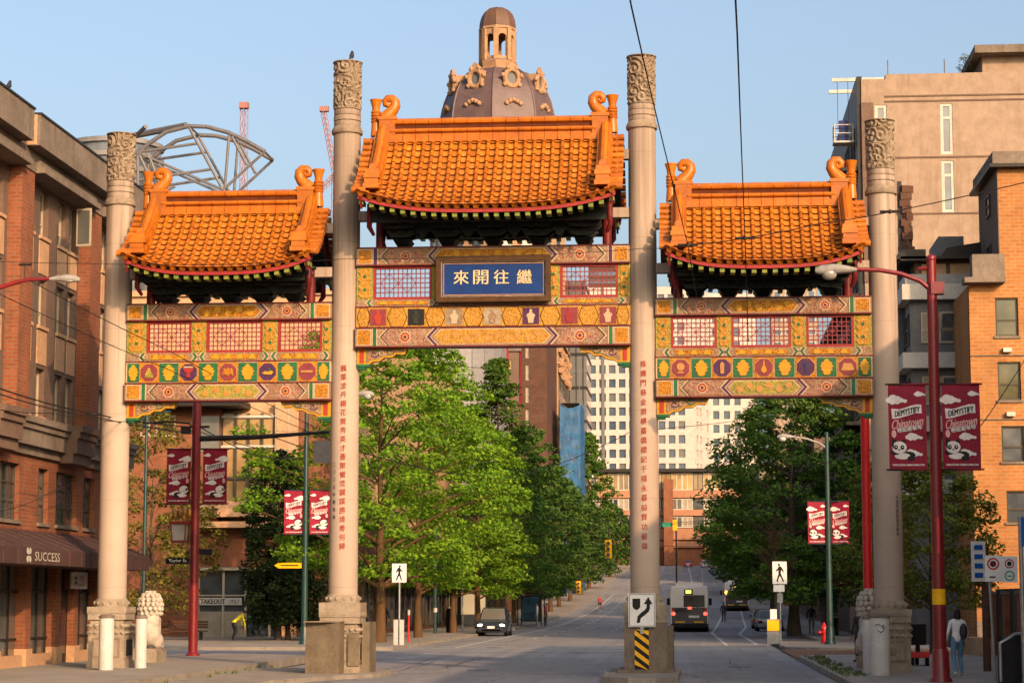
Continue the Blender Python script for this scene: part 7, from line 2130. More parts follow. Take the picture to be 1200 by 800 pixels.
# ------------------------------------------------------------------ banners
M['banner'] = pm('banner_maroon', (0.42, 0.016, 0.05), (0.28, 0.016, 0.045), 1.3, 0.6, 0.1, 3)
M['print_white'] = pm('print_white', (0.74, 0.68, 0.64), None, 5, 0.6, fine=0.05, k=0.95)
M['print_pink'] = pm('print_pink', (0.70, 0.38, 0.36), None, 5, 0.6, fine=0.05, k=0.95)
M['print_black'] = pm('print_black', (0.02, 0.018, 0.022), None, 5, 0.6, k=0.95)
def banner_proto(flip):
    """banner 0.95 x 2.15 m, hanging in the xz plane, origin at bottom middle"""
    t = thing('street_banner', (0, 0, 0), 'x x x x', 'banner', 'maroon banners on the lamp posts')
    b = MB(); b.use(M['banner']); w, h = 0.475, 2.15
    vs, fs = [], []
    for j in range(13):
        for i in range(7):
            u, v = -w + 2 * w * i / 6, h * j / 12
            vs.append((u, 0.025 * math.sin(u * 5 + v * 1.7) * math.sin(math.pi * j / 12), v))
    for j in range(12):
        for i in range(6): fs.append((j*7+i, j*7+i+1, j*7+i+8, j*7+i+7))
    b.add(vs, fs)
    cl = b.build('cloth', t, smooth=80, origin=(0, 0, 0))
    F = -1 if flip else 1
    S = lambda u, v, k=0.0: (u, 0.025 * math.sin(u * 5 + v * 1.7) * math.sin(math.pi * v / h) - 0.006 - k, v)
    def disc(b, u, v, ru, rv, k=0.0, n=14): 
        b.add([S(u + ru * math.cos(2 * math.pi * q / n), v + rv * math.sin(2 * math.pi * q / n), k) for q in range(n)], [tuple(range(n))])
    def hug(b, y0): b.v = [Vector((p.x, S(p.x, p.z, 0.014)[1] + p.y - y0, p.z)) for p in b.v]   # print follows the folds
    b = MB(); b.use(M['print_white'])
    kk = 0.0
    def cloud(u, v, s):
        nonlocal kk
        for du, dv, r in ((-0.2, 0, 0.07), (-0.1, 0.05, 0.09), (0.0, 0.03, 0.08), (0.1, 0.0, 0.06), (0.2, -0.02, 0.045), (0, -0.04, 0.06), (-0.12, -0.05, 0.06)):
            kk += 0.0004
            disc(b, u + F * du * s, v + dv * s, r * s * 1.25, r * s, kk)
    cloud(F * -0.25, 1.75, 1.0); cloud(F * 0.33, 1.9, 0.55); cloud(F * 0.17, 0.82, 0.8); cloud(F * 0.15, 0.4, 0.85)
    rib = [(-0.38, 1.28), (-0.2, 1.30), (0.0, 1.36), (0.2, 1.42), (0.36, 1.42), (0.35, 1.64), (0.2, 1.64), (0.0, 1.58), (-0.2, 1.52), (-0.4, 1.54)]
    b.add([S(a, c, 0.006) for a, c in rib], [tuple(range(len(rib)))])
    b.build('clouds', t, origin=(0, 0, 0))
    b = MB(); b.use(M['print_black'])
    put_text(b, 'DEMYSTIFY', (0, -0.02, 1.465), EX, EZ, h=0.15, w=0.62, thick=0.006, warp=lambda a: a * 0.2)
    hug(b, -0.02); b.build('title', t, origin=(0, 0, 0))
    b = MB(); b.use(M['print_pink'])
    put_text(b, 'Chinatown', (0, -0.03, 1.18), EX, EZ, h=0.24, w=0.78, shear=0.35, thick=0.006, warp=lambda a: a * 0.14)
    b.use(M['print_white'])
    for k, ch in enumerate('輕鬆遊華埠'): put_text(b, ch, (-0.2 + 0.125 * k, -0.03, 0.99 + 0.02 * k), EX, EZ, h=0.115, thick=0.005)
    put_text(b, 'VANCOUVER-CHINATOWN.COM', (0, -0.03, 0.12), EX, EZ, h=0.05, w=0.8, thick=0.003)
    hug(b, -0.03)
    b.build('lettering', t, origin=(0, 0, 0))
    b = MB()                                                   # a panda lying on a cloud with a brush
    k0 = 0.012; u0, v0 = -0.22 * F, 0.56
    def d(m, du, dv, ru, rv):
        nonlocal k0
        k0 += 0.0012; b.use(M[m]); disc(b, u0 + F * du, v0 + dv, ru, rv, k0)
    d('print_black', 0.24, -0.2, 0.17, 0.1); d('print_white', 0.08, -0.22, 0.2, 0.08); d('print_black', -0.1, -0.13, 0.12, 0.06); d('print_black', 0.3, -0.27, 0.1, 0.06)
    d('print_black', -0.11, 0.14, 0.055, 0.055); d('print_black', 0.12, 0.14, 0.055, 0.055)
    d('print_white', 0, 0, 0.19, 0.155); d('print_black', -0.085, 0.0, 0.05, 0.06); d('print_black', 0.075, 0.0, 0.05, 0.06); d('print_white', -0.08, 0.01, 0.016, 0.018); d('print_white', 0.08, 0.01, 0.016, 0.018); d('print_black', 0, -0.06, 0.028, 0.018)
    d('print_black', -0.16, 0.1, 0.025, 0.15); d('print_pink', -0.13, 0.34, 0.06, 0.1)
    b.build('panda_print', t, origin=(0, 0, 0))
    for z in (0.0, h):
        b = MB(); b.use(M['metal_dk']); b.tube([(-0.55 * 1, 0, z), (0.55, 0, z)], 0.022, 6); b.build('rod', t, origin=(0, 0, 0))
    return t
BN = [banner_proto(False), banner_proto(True)]
bn_used = [False, False]
def banner(style, x, y, z, sc_, label, rz=0.0):
    t = BN[style]
    if bn_used[style]: t = copy_tree(t)
    bn_used[style] = True
    t.location = (x, y, z); t.scale = (sc_,) * 3; t.rotation_euler.z = rz
    t['label'] = label
    return t

# ------------------------------------------------------------------ lamp posts
M['lamp_red'] = pm('lamp_red_paint', (0.20, 0.012, 0.016), (0.14, 0.010, 0.013), 1.5, 0.35, spec=0.5, k=0.95)
M['pole_red'] = pm('bright_red_paint', (0.62, 0.012, 0.018), (0.52, 0.01, 0.015), 1.5, 0.35, spec=0.5, k=0.95)
M['lamp_green'] = pm('lamp_green_paint', (0.012, 0.05, 0.045), (0.008, 0.03, 0.028), 1.5, 0.4, spec=0.5, k=0.95)
M['lamp_head'] = pm('lamp_head', (0.30, 0.29, 0.27), (0.2, 0.19, 0.18), 5, 0.5, k=0.95)
M['lens'] = glass('lamp_lens', (0.3, 0.29, 0.27), 0.2, 0.6, (0.4, 0.39, 0.36))
def cobra(parent, p, dirx, L, sc_=1.0, bowl=0.16):
    """street lamp head reaching out along dirx"""
    x, y, z = p
    b = MB(); b.use(M['lamp_head'])
    pts = [(x, y, z), (x + dirx * 0.2 * L, y, z + 0.01), (x + dirx * 0.55 * L, y, z + 0.02), (x + dirx * 0.85 * L, y, z + 0.0), (x + dirx * L, y, z - 0.03)]
    b.tube(pts, [0.05 * sc_, 0.10 * sc_, 0.15 * sc_, 0.14 * sc_, 0.06 * sc_], 10)
    h = b.build('lamp_head', parent, smooth=60)
    b = MB(); b.use(M['lens']); b.sphere((x + dirx * 0.66 * L, y, z - 0.1 * sc_), (0.2 * sc_, 0.15 * sc_, bowl * sc_), 12, 7); b.build('lens', h, smooth=60)
def lamp_post(name, x, y, z0, zt, r0, r1, mat, label, base=True):
    t = thing(name, (x, y, z0), label, 'lamp post')
    b = MB(); b.use(mat); b.tube([(x, y, z0 - 0.02), (x, y, zt)], [r0, r1], 14); pl_ = b.build('pole', t, smooth=50)
    if base:
        b = MB(); b.use(mat); b.lathe([(r0 * 1.7, 0), (r0 * 1.7, 0.05), (r0 * 1.35, 0.12), (r0 * 1.25, 0.7), (r0 * 1.02, 0.8)], (x, y, z0), 14); b.build('base', t, smooth=40)
    b = MB(); b.use(mat); b.sphere((x, y, zt), (r1 * 1.15, r1 * 1.15, r1), 10, 6); b.build('cap', t, smooth=60)
    return t
# near right
YL = 54.0
ul = lambda px, py: U(px, py, YL)
p = ul(1098, 600)
t = lamp_post('street_lamp', p.x, YL, 0.14, ul(1098, 303).z, 0.165, 0.115, M['lamp_red'], 'dark red street lamp with two banners and a long curved arm')
b = MB(); b.use(M['lamp_red'])
pts = [ul(1093, 341), ul(1078, 329), ul(1055, 320.5), ul(1030, 316.5), ul(1004, 315.5)]
b.tube(pts, [0.065, 0.062, 0.058, 0.055, 0.05], 10); b.build('arm', t, smooth=60)
cobra(t, ul(1004, 316), -1, 1.02, 0.95, 0.17)
b = MB(); b.use(M['lamp_red']); b.tube([ul(1096, 314), ul(1076, 315)], 0.05, 7); b.cbox(ul(1098, 338), (0.32, 0.32, 0.3)); b.build('bracket', t)
b = MB(); b.use(M['sign_yellow']); b.lathe([(0.166, 0), (0.166, 0.38)], (p.x, YL, ul(1098, 708).z), 14); b.build('yellow_sticker', t, smooth=50)
b = MB(); b.use(M['pole_red']); b.box(p.x - 0.03, p.x + 0.03, YL - 0.16, YL - 0.12, ul(1098, 648).z, ul(1098, 606).z); b.build('plate', t)
zb = ul(1098, 550).z; hb = (ul(1098, 450).z - zb) / 2.15
banner(0, ul(1063.5, 500).x, YL, zb, hb, 'maroon panda banner on the left of the near red street lamp', R(4))
banner(0, ul(1126.5, 500).x, YL, zb, hb, 'maroon panda banner on the right of the near red street lamp', R(4))
for z in (zb, zb + 2.15 * hb):
    b = MB(); b.use(M['lamp_red']); b.tube([(ul(1041, 500).x, YL, z), (ul(1149, 500).x, YL, z)], 0.028, 6); b.build('banner_arm', t)
# left red post with mast arm and lantern
YL2 = 74.0
ul2 = lambda px, py: U(px, py, YL2)
p = ul2(227, 700)
t = lamp_post('signal_post', p.x, YL2, 0.22, 10.4, 0.16, 0.15, M['lamp_red'], 'dark red signal post with banners and a paper style lantern by the lion', False)
t['category'] = 'post'
b = MB(); b.use(M['lamp_red']); b.lathe([(0.24, 0), (0.24, 0.06), (0.18, 0.12)], (p.x, YL2, 0.22), 14); b.build('base', t)
b = MB(); b.use(M['metal_dk']); b.tube([ul2(229, 514), ul2(300, 512), ul2(386, 506)], [0.10, 0.085, 0.05], 8); b.build('mast_arm', t, smooth=60)
b = MB(); b.use(M['metal_dk']); b.tube([ul2(168, 496), ul2(200, 494), ul2(222, 496), ul2(232, 508)], 0.035, 6); b.build('span_arm', t)
b = MB(); b.use(M['metal_dk'])
b.cbox(ul2(218, 504), (0.3, 0.3, 0.25)); b.cbox(ul2(236, 500), (0.55, 0.1, 0.08)); b.build('cable_bracket', t)
b = MB(); b.use(M['sign_white']); a, c = ul2(367, 542), ul2(388.5, 516); b.use(M['galv']); b.box(a.x, c.x, YL2 + 0.1, YL2 + 0.13, a.z, c.z); b.build('sign_back', t)
zb = ul2(227, 590).z; hb = (ul2(227, 526).z - zb) / 2.15
banner(1, ul2(209.5, 550).x, YL2, zb, hb, 'maroon panda banner on the left of the red signal post', R(4))
banner(1, ul2(252, 550).x, YL2, zb, hb, 'maroon panda banner on the right of the red signal post', R(4))
for z in (zb, zb + 2.15 * hb):
    b = MB(); b.use(M['lamp_red']); b.tube([(ul2(195, 550).x, YL2, z), (ul2(267, 550).x, YL2, z)], 0.03, 6); b.build('banner_arm', t)
lt = thing('lantern', ul2(211, 635), 'square glazed lantern with gilded crest hung on the red signal post', 'lantern')
c = ul2(211, 624)
b = MB(); b.use(M['lamp_red']); b.tube([ul2(226, 612), ul2(215, 613)], 0.05, 6); b.cbox((c.x, YL2, c.z + 0.34), (0.62, 0.62, 0.1)); b.cbox((c.x, YL2, c.z - 0.30), (0.5, 0.5, 0.08)); b.build('frame', lt)
b = MB(); b.use(M['lens']); b.frustum((c.x, YL2, c.z - 0.27), (0.42, 0.42), (0.5, 0.5), 0.56); b.build('glass', lt)
for sx in (-1, 1):
    for sy in (-1, 1):
        b = MB(); b.use(M['lamp_red']); b.tube([(c.x + sx * 0.22, YL2 + sy * 0.22, c.z - 0.27), (c.x + sx * 0.26, YL2 + sy * 0.26, c.z + 0.3)], 0.025, 5); b.build('bar', lt)
b = MB(); b.use(M['gold'])
for k in range(9): b.sphere((c.x + (k - 4) * 0.085, YL2 + (0.1 if k % 2 else -0.1), c.z + 0.55 + 0.22 * math.sin(k * 1.3) ** 2), (0.07, 0.06, 0.15), 7, 5)
b.build('crest', lt, smooth=60)
ss = thing('street_name_sign', ul2(208, 660), 'black street name sign reading Taylor on the red signal post', 'sign')
a, c = ul2(194.5, 660.5), ul2(222, 653.5)
b = MB(); b.use(M['sign_black']); b.box(a.x, c.x, YL2 - 0.02, YL2 + 0.02, a.z, c.z); b.build('blade', ss)
b = MB(); b.use(M['sign_white']); put_text(b, 'Taylor St', ((a.x + c.x) / 2, YL2 - 0.024, (a.z + c.z) / 2), EX, EZ, h=0.13, w=0.62); b.build('lettering', ss)
s2_ = thing('street_name_sign', ul2(235, 652), 'angled street name blade on the far side of the red signal post', 'sign')
b = MB(); b.use(M['sign_black']); c = ul2(236, 646); b.cbox((c.x, YL2 + 0.35, c.z), (0.03, 0.8, 0.2), R(-30)); b.build('blade', s2_)
# dark green lamp post by the evergreens
YL3 = 98.0
ul3 = lambda px, py: U(px, py, YL3)
p = ul3(357, 700)
t = lamp_post('street_lamp', p.x, YL3, 0.14, ul3(357, 468).z, 0.15, 0.09, M['lamp_green'], 'dark green street lamp among the evergreens by the mall')
b = MB(); b.use(M['lamp_green']); b.tube([(p.x, YL3, ul3(357, 480).z), (p.x + 0.9, YL3, ul3(357, 466).z), (p.x + 2.2, YL3, ul3(357, 462).z)], 0.05, 7); b.build('arm', t, smooth=60)
cobra(t, (p.x + 2.2, YL3, ul3(357, 462).z), 1, 0.9)
zb = ul3(357, 626).z; hb = (ul3(357, 574).z - zb) / 2.15
banner(1, ul3(344.5, 600).x, YL3, zb, hb, 'maroon panda banner on the left of the green lamp by the evergreens', R(4))
banner(1, ul3(374.5, 600).x, YL3, zb, hb, 'maroon panda banner on the right of the green lamp by the evergreens', R(4))
for z in (zb, zb + 2.15 * hb):
    b = MB(); b.use(M['lamp_green']); b.tube([(ul3(333, 600).x, YL3, z), (ul3(386, 600).x, YL3, z)], 0.03, 6); b.build('banner_arm', t)
aw = thing('direction_sign', ul3(338, 665), 'yellow direction arrow sign on the green lamp by the evergreens', 'sign')
a, c = ul3(322, 665.5), ul3(354, 659)
b = MB(); b.use(M['sign_yellow']); zm = (a.z + c.z) / 2
b.front([(a.x, zm), (a.x + 0.2, a.z), (c.x, a.z), (c.x, c.z), (a.x + 0.2, c.z)], YL3 - 0.12, 0.03); b.build('blade', aw)
b = MB(); b.use(M['sign_black']); b.box(a.x + 0.3, c.x - 0.15, YL3 - 0.154, YL3 - 0.15, zm - 0.02, zm + 0.03); b.build('lettering', aw)
# thin green post behind the left column
YL5 = 100.0
p = U(168, 700, YL5)
t = lamp_post('street_lamp', p.x, YL5, 0.14, U(168, 486, YL5).z, 0.11, 0.07, M['lamp_green'], 'slim dark green street lamp behind the left stone column')
b = MB(); b.use(M['lamp_green']); b.tube([U(169, 500, YL5), U(168, 490, YL5), U(176, 484, YL5), U(200, 482, YL5)], 0.05, 6); b.build('arm', t, smooth=60)
# green lamp on the right
YL4 = 100.0
ul4 = lambda px, py: U(px, py, YL4)
p = ul4(972, 700)
t = lamp_post('street_lamp', p.x, YL4, 0.14, ul4(972, 508).z, 0.16, 0.09, M['lamp_green'], 'dark green street lamp with banners beside the fire hydrant')
b = MB(); b.use(M['lamp_head']); b.tube([ul4(970, 526), ul4(960, 519), ul4(946, 514), ul4(930, 511.5)], [0.05, 0.05, 0.045, 0.04], 8); b.build('arm', t, smooth=60)
cobra(t, ul4(930, 511.5), -1, 0.75, 0.85)
zb = ul4(972, 637).z; hb = (ul4(972, 587).z - zb) / 2.15
banner(0, ul4(957.5, 600).x, YL4, zb, hb, 'maroon panda banner on the left of the green lamp by the hydrant', R(4))
banner(0, ul4(984.5, 600).x, YL4, zb, hb, 'maroon panda banner on the right of the green lamp by the hydrant', R(-22))
for z in (zb, zb + 2.15 * hb):
    b = MB(); b.use(M['lamp_green']); b.tube([(ul4(946, 600).x, YL4, z), (ul4(994, 600).x, YL4, z)], 0.03, 6); b.build('banner_arm', t)
# bright red pole behind the right column
YL6 = 67.0
p = U(1015.5, 600, YL6)
t = lamp_post('red_pole', p.x, YL6, 0.14, 9.9, 0.145, 0.13, M['pole_red'], 'bright red steel pole standing just behind the right stone column', False)
t['category'] = 'pole'
# lamp reaching in at the left edge
YL7 = 50.0
pp_ = U(-60, 600, YL7)
t = lamp_post('street_lamp', pp_.x, YL7, 0.22, U(-60, 330, YL7).z, 0.16, 0.11, M['lamp_red'], 'dark red street lamp at the left building with its head over the sidewalk')
b = MB(); b.use(M['lamp_red']); b.tube([U(-58, 372, YL7), U(-30, 348, YL7), U(5, 335, YL7), U(30, 328, YL7), U(58, 326.5, YL7)], [0.065, 0.06, 0.055, 0.05, 0.045], 9); b.build('arm', t, smooth=60)
cobra(t, U(58, 327, YL7), 1, 0.74, 0.62, 0.05)
b = MB(); b.use(M['metal_dk']); b.tube([U(29, 326, YL7), U(30, 310, YL7)], 0.02, 5); b.tube([U(22, 310, YL7), U(37, 310, YL7)], 0.03, 5); b.build('wire_clamp', t)

# ------------------------------------------------------------------ overhead wires
M['wire'] = pm('wire', (0.02, 0.02, 0.022), None, 3, 0.6)
def wire(pts, label, r=0.014, sag=0.0, clamps=()):
    """pts: (px,py,Y) along the wire"""
    P_ = [U(*q) for q in pts]
    out = []
    for i in range(len(P_) - 1):
        for k in range(8):
            t_ = k / 8; q = P_[i].lerp(P_[i + 1], t_); q.z -= sag * 4 * t_ * (1 - t_); out.append(q)
    out.append(P_[-1])
    t = thing('overhead_wire', out[0], label, 'wire', 'overhead wires')
    b = MB(); b.use(M['wire']); b.tube(out, r, 5); b.build('cable', t)
    for c in clamps:
        p = U(*c)
        b = MB(); b.use(M['metal_dk']); b.tube([p + Vector((-0.22, 0, 0)), p + Vector((0.22, 0, 0))], 0.03, 6); b.sphere(p, 0.05, 7, 5); b.build('clamp', t)
wire([(733, -30, 20), (740, 8, 24), (763, 110, 34), (806, 287, 47), (817, 350, 54)], 'black trolley wire crossing the sky beside the third column', 0.011, 0.0, [(806, 287, 46.9)])
wire([(861, -20, 20), (864, 40, 24), (868, 150, 34), (873, 279, 47), (877, 400, 56)], 'black trolley wire crossing the right roof straight down', 0.011, 0.0, [(873, 279, 46.9)])
wire([(806, 287, 47), (873, 279, 47), (960, 262, 47), (1050, 247, 47), (1225, 208, 47)], 'cross wire slung over the right roof to the right edge', 0.012, 0.02, [(1043, 248, 46.95)])
wire([(-20, 306, 57), (250, 310, 57), (407, 303, 57), (580, 300, 57), (755, 291, 57), (806, 287, 47)], 'thin span wire stretched across the columns and the left roof', 0.008, 0.03)
wire([(30, 326, 50), (200, 412, 58), (390, 511, 70), (428, 522, 80)], 'thin wire sloping from the left lamp across the left painted beam', 0.011, 0.04)
wire([(-10, 340, 50), (200, 434, 58), (390, 517, 72)], 'second thin wire sloping across the lower left beam', 0.011, 0.04)
wire([(-20, 448, 50), (106, 484, 58), (225, 500, 74)], 'thick cable sagging across the brown brick facade', 0.02, 0.06, [(110, 485, 57.9)])
wire([(-20, 455, 50), (120, 490, 58), (225, 505, 74)], 'second cable sagging just below the thick cable', 0.016, 0.08)
wire([(-20, 476, 50), (60, 484, 54), (150, 494, 60), (225, 508, 74)], 'thin cable along the stained concrete ledge', 0.01, 0.05)
wire([(-10, 600, 44), (60, 575, 56), (130, 540, 66), (200, 500, 74)], 'pale thin wire rising over the maroon awning', 0.008, 0.1)
wire([(234, 500, 74), (300, 534, 80), (348, 537, 98)], 'cable dropping from the signal post to the green lamp', 0.02, 0.05)
wire([(232, 505, 74), (330, 530, 86), (357, 552, 98)], 'second cable dropping from the signal post to the green lamp', 0.016, 0.08)
wire([(418, 528, 80), (600, 560, 110), (740, 505, 130), (1000, 470, 150)], 'span wire running through the green tree tops', 0.02, 0.25, [(458, 521, 90)])
wire([(836, 571, 118), (905, 557, 108), (972, 540, 100), (1015, 527, 67)], 'pale span wire from the green lamp to the red pole', 0.018, 0.05)
wire([(790, 612, 160), (870, 602, 120), (972, 584, 100)], 'pale span wire low across the large dark tree', 0.018, 0.1)
wire([(1015, 527, 67), (1060, 517, 60), (1098, 512, 54)], 'short wire between the red pole and near street lamp', 0.012, 0.06)
wire([(1098, 512, 54), (1150, 498, 56), (1225, 380, 60)], 'wire rising over the orange brick wall', 0.012, 0.08)
wire([(430, 600, 120), (600, 603, 150), (745, 611, 190), (830, 612, 200)], 'thin span wire carrying the hanging signals over the street', 0.022, 0.15)
wire([(640, 634, 210), (830, 640, 225), (905, 636, 205)], 'span wire carrying the far hanging signal', 0.022, 0.1)

# ------------------------------------------------------------------ traffic signals, signs and small street things
M['lit_amber'] = emis('lit_amber', (1.0, 0.42, 0.04), 4.0)
M['lit_red'] = emis('lit_red', (1.0, 0.05, 0.03), 3.0)
M['lit_white'] = emis('lit_white', (1.0, 0.92, 0.75), 1.5)
M['lit_shop'] = emis('lit_shop', (0.9, 0.6, 0.3), 0.35)
def signal(px, py, Y, h, label, wire_py):
    c = U(px, py, Y)
    t = thing('traffic_signal', c, label, 'traffic light', 'hanging yellow traffic signals')
    b = MB(); b.use(M['sign_yellow']); b.cbox(c, (h * 0.36, h * 0.3, h)); b.build('housing', t)
    for k in (-1, 0, 1):
        b = MB(); b.use(M['sign_yellow']); z = c.z + k * h * 0.31
        b.tube([(c.x, c.y - h * 0.15, z), (c.x, c.y - h * 0.33, z)], h * 0.12, 10); v = b.build('visor', t)
        b = MB(); b.use(M['glass_dk']); b.tube([(c.x, c.y - h * 0.335, z), (c.x, c.y - h * 0.34, z)], h * 0.1, 10); b.build('lens', v)
    b = MB(); b.use(M['metal_dk']); b.tube([c + Vector((0, 0, h / 2)), U(px, wire_py, Y)], 0.03, 5); b.build('hanger', t)
signal(713, 643, 190, 1.6, 'yellow traffic signal hanging over the left lanes beside the median column', 609)
signal(828.5, 639, 225, 1.4, 'yellow traffic signal hanging over the uphill lanes', 639)
signal(678, 688, 205, 1.2, 'small yellow signal beside the street tree trunks', 660)
t = thing('signal_post', ground_at(792, 225), 'slim dark pole with yellow signal and green name blade by the salmon building', 'post')
b = MB(); b.use(M['metal_dk']); p = Vector(ground_at(793, 225)); b.tube([p, p + Vector((0, 0, 8.5))], 0.09, 7); b.build('pole', t)
b = MB(); b.use(M['sign_yellow']); c = U(791, 615, 224.8); b.cbox(c, (0.45, 0.4, 1.1)); b.build('signal_head', t)
b = MB(); b.use(M['sign_green']); a, c = U(776, 617, 225), U(788, 612, 225); b.box(a.x, c.x, 224.9, 225.0, a.z, c.z); b.build('name_blade', t)
def ped_sign(px, Y, pyt, pyb, pxw, label, flip=1, z0=0.14):
    x = U(px, 700, Y).x
    t = thing('crossing_sign', (x, Y, z0), label, 'sign', 'white walking person signs')
    zt, zb = U(px, pyt, Y).z, U(px, pyb, Y).z; w = pxw * Y / F_PX / 2
    b = MB(); b.use(M['galv']); b.tube([(x, Y, z0), (x, Y, zt)], 0.045, 8); b.build('post', t)
    b = MB(); b.use(M['sign_white']); b.box(x - w, x + w, Y - 0.08, Y - 0.05, zb, zt); b.build('plate', t)
    b = MB(); b.use(M['sign_black']); h = zt - zb
    q = lambda pts: b.front([(x + flip * a * h, zb + c * h) for a, c in pts], Y - 0.08, 0.005)
    q([(0.03 + 0.055 * math.cos(k * 0.785), 0.85 + 0.055 * math.sin(k * 0.785)) for k in range(8)])
    q([(-0.06, 0.78), (0.04, 0.79), (0.08, 0.7), (0.18, 0.6), (0.15, 0.56), (0.06, 0.62), (0.05, 0.46), (-0.05, 0.46), (-0.06, 0.62), (-0.13, 0.56), (-0.14, 0.5), (-0.18, 0.52), (-0.16, 0.62)])
    q([(-0.05, 0.47), (0.05, 0.47), (0.1, 0.3), (0.15, 0.12), (0.09, 0.1), (0.04, 0.28), (0.0, 0.36), (-0.07, 0.26), (-0.13, 0.1), (-0.19, 0.12), (-0.12, 0.3)])
    b.build('walking_figure', t)
    return t, x
t, x = ped_sign(468, 97, 660, 682, 17, 'white walking person sign beside the bright green tree trunk', 1)
for dx in (-0.13, 0.13):
    b = MB(); b.use(M['white_paint']); b.box(x + dx - 0.1, x + dx + 0.1, 96.85, 96.93, 0.14, 1.25); b.build('marker_board', t)
t, x = ped_sign(914, 96, 657.5, 684, 16.5, 'white walking person sign beside the large dark tree', -1)
b = MB(); b.use(M['sign_white']); b.box(x - 0.28, x + 0.2, 95.92, 95.95, U(914, 693, 96).z, U(914, 685, 96).z); b.build('tab_plate', t)
b = MB(); b.use(M['galv']); b.box(x - 0.12, x + 0.12, 95.93, 95.95, U(914, 706, 96).z, U(914, 695, 96).z); b.build('lower_plate', t)
p = U(906.5, 740, 101)
t = thing('news_box', (p.x, 101, 0.14), 'grey newspaper box with yellow panel beside the crossing sign', 'box')
b = MB(); b.use(M['galv']); b.box(p.x - 0.3, p.x + 0.3, 100.7, 101.2, 0.14, 1.25); b.build('cabinet', t)
b = MB(); b.use(M['sign_yellow']); b.box(p.x - 0.29, p.x + 0.29, 100.66, 100.7, 0.72, 1.2); b.build('yellow_panel', t)
b = MB(); b.use(M['sign_white']); b.box(p.x - 0.15, p.x + 0.15, 100.75, 101.0, 1.25, 1.7); b.build('rate_card', t)
# hydrant
p = U(966, 745, 101.5)
t = thing('fire_hydrant', (p.x, 101.5, 0.14), 'bright red fire hydrant beside the green street lamp', 'hydrant')
b = MB(); b.use(M['pole_red']); b.lathe([(0.19, 0), (0.19, 0.06), (0.135, 0.08), (0.135, 0.62), (0.17, 0.64), (0.17, 0.7), (0.13, 0.78), (0.06, 0.86), (0.05, 0.93), (0.03, 0.95)], (p.x, 101.5, 0.14), 16); b.build('barrel', t, smooth=45)
for d in ((-1, 0), (1, 0), (0, -1)):
    b = MB(); b.use(M['pole_red']); b.tube([(p.x + d[0] * 0.1, 101.5 + d[1] * 0.1, 0.64), (p.x + d[0] * 0.24, 101.5 + d[1] * 0.24, 0.64)], 0.075, 10); b.tube([(p.x + d[0] * 0.24, 101.5 + d[1] * 0.24, 0.64), (p.x + d[0] * 0.28, 101.5 + d[1] * 0.28, 0.64)], 0.04, 6); b.build('outlet', t)
# parking signs right
YS_ = 55.0
us = lambda px, py: U(px, py, YS_)
p = us(1163, 720)
t = thing('parking_sign', (p.x, YS_, 0.14), 'pair of white no parking plates on a grey post by the fence', 'sign')
b = MB(); b.use(M['galv']); b.tube([us(1167, 800) * 1.0 - Vector((0, 0, 0.0)), us(1158, 652)], 0.04, 8); b.v = b.v; o = b.build('post', t)
b = MB(); b.use(M['galv']); q = us(1167, 800); b.tube([(q.x + 0.02, YS_, 0.12), q], 0.04, 8); b.build('post_foot', t)
for k, (a, c) in enumerate(((1154.5, 1172.5), (1173.5, 1191.5))):
    A_, C_ = us(a, 681 + k), us(c, 650.5 + k)
    b = MB(); b.use(M['sign_white']); b.box(A_.x, C_.x, YS_ - 0.07, YS_ - 0.05, A_.z, C_.z); pl2 = b.build('plate', t)
    b = MB()
    def ring(u, v, r, m, n=20, w=0.26):
        b.use(M[m])
        pts = []
        for q in range(n):
            a0_, a1_ = 2 * math.pi * q / n, 2 * math.pi * (q + 1) / n
            b.add([(u + r * math.cos(a0_), YS_ - 0.074, v + r * math.sin(a0_)), (u + r * math.cos(a1_), YS_ - 0.074, v + r * math.sin(a1_)), (u + r * (1 - w) * math.cos(a1_), YS_ - 0.074, v + r * (1 - w) * math.sin(a1_)), (u + r * (1 - w) * math.cos(a0_), YS_ - 0.074, v + r * (1 - w) * math.sin(a0_))], [(0, 3, 2, 1)])
    mx2 = (A_.x + C_.x) / 2; hh = C_.z - A_.z
    if k == 0:
        ring(mx2, A_.z + hh * 0.68, 0.15, 'sign_red'); b.use(M['sign_black']); b.front([(mx2 + 0.08 * math.cos(q * 0.785), A_.z + hh * 0.68 + 0.08 * math.sin(q * 0.785)) for q in range(8)], YS_ - 0.07, 0.003)
        b.use(M['sign_red']); b.tube([(mx2 - 0.1, YS_ - 0.076, A_.z + hh * 0.68 + 0.1), (mx2 + 0.1, YS_ - 0.076, A_.z + hh * 0.68 - 0.1)], 0.012, 4)
        b.use(M['sign_black']); b.box(mx2 - 0.1, mx2 + 0.05, YS_ - 0.074, YS_ - 0.0701, A_.z + hh * 0.14, A_.z + hh * 0.2)
    else:
        ring(mx2, A_.z + hh * 0.72, 0.115, 'sign_red'); b.use(M['sign_black']); b.front([(mx2 + 0.06 * math.cos(q * 0.785), A_.z + hh * 0.72 + 0.06 * math.sin(q * 0.785)) for q in range(8)], YS_ - 0.07, 0.003)
        ring(mx2, A_.z + hh * 0.25, 0.125, 'sign_green'); b.use(M['sign_green']); b.box(mx2 - 0.06, mx2 + 0.06, YS_ - 0.074, YS_ - 0.0701, A_.z + hh * 0.22, A_.z + hh * 0.27)
    b.build('symbol', pl2)
t = thing('parking_sign', (us(1146, 700).x, 62, 0.14), 'blue and white information sign on a dark wooden post', 'sign')
A_, C_ = U(1139, 681, 62), U(1152.5, 634, 62)
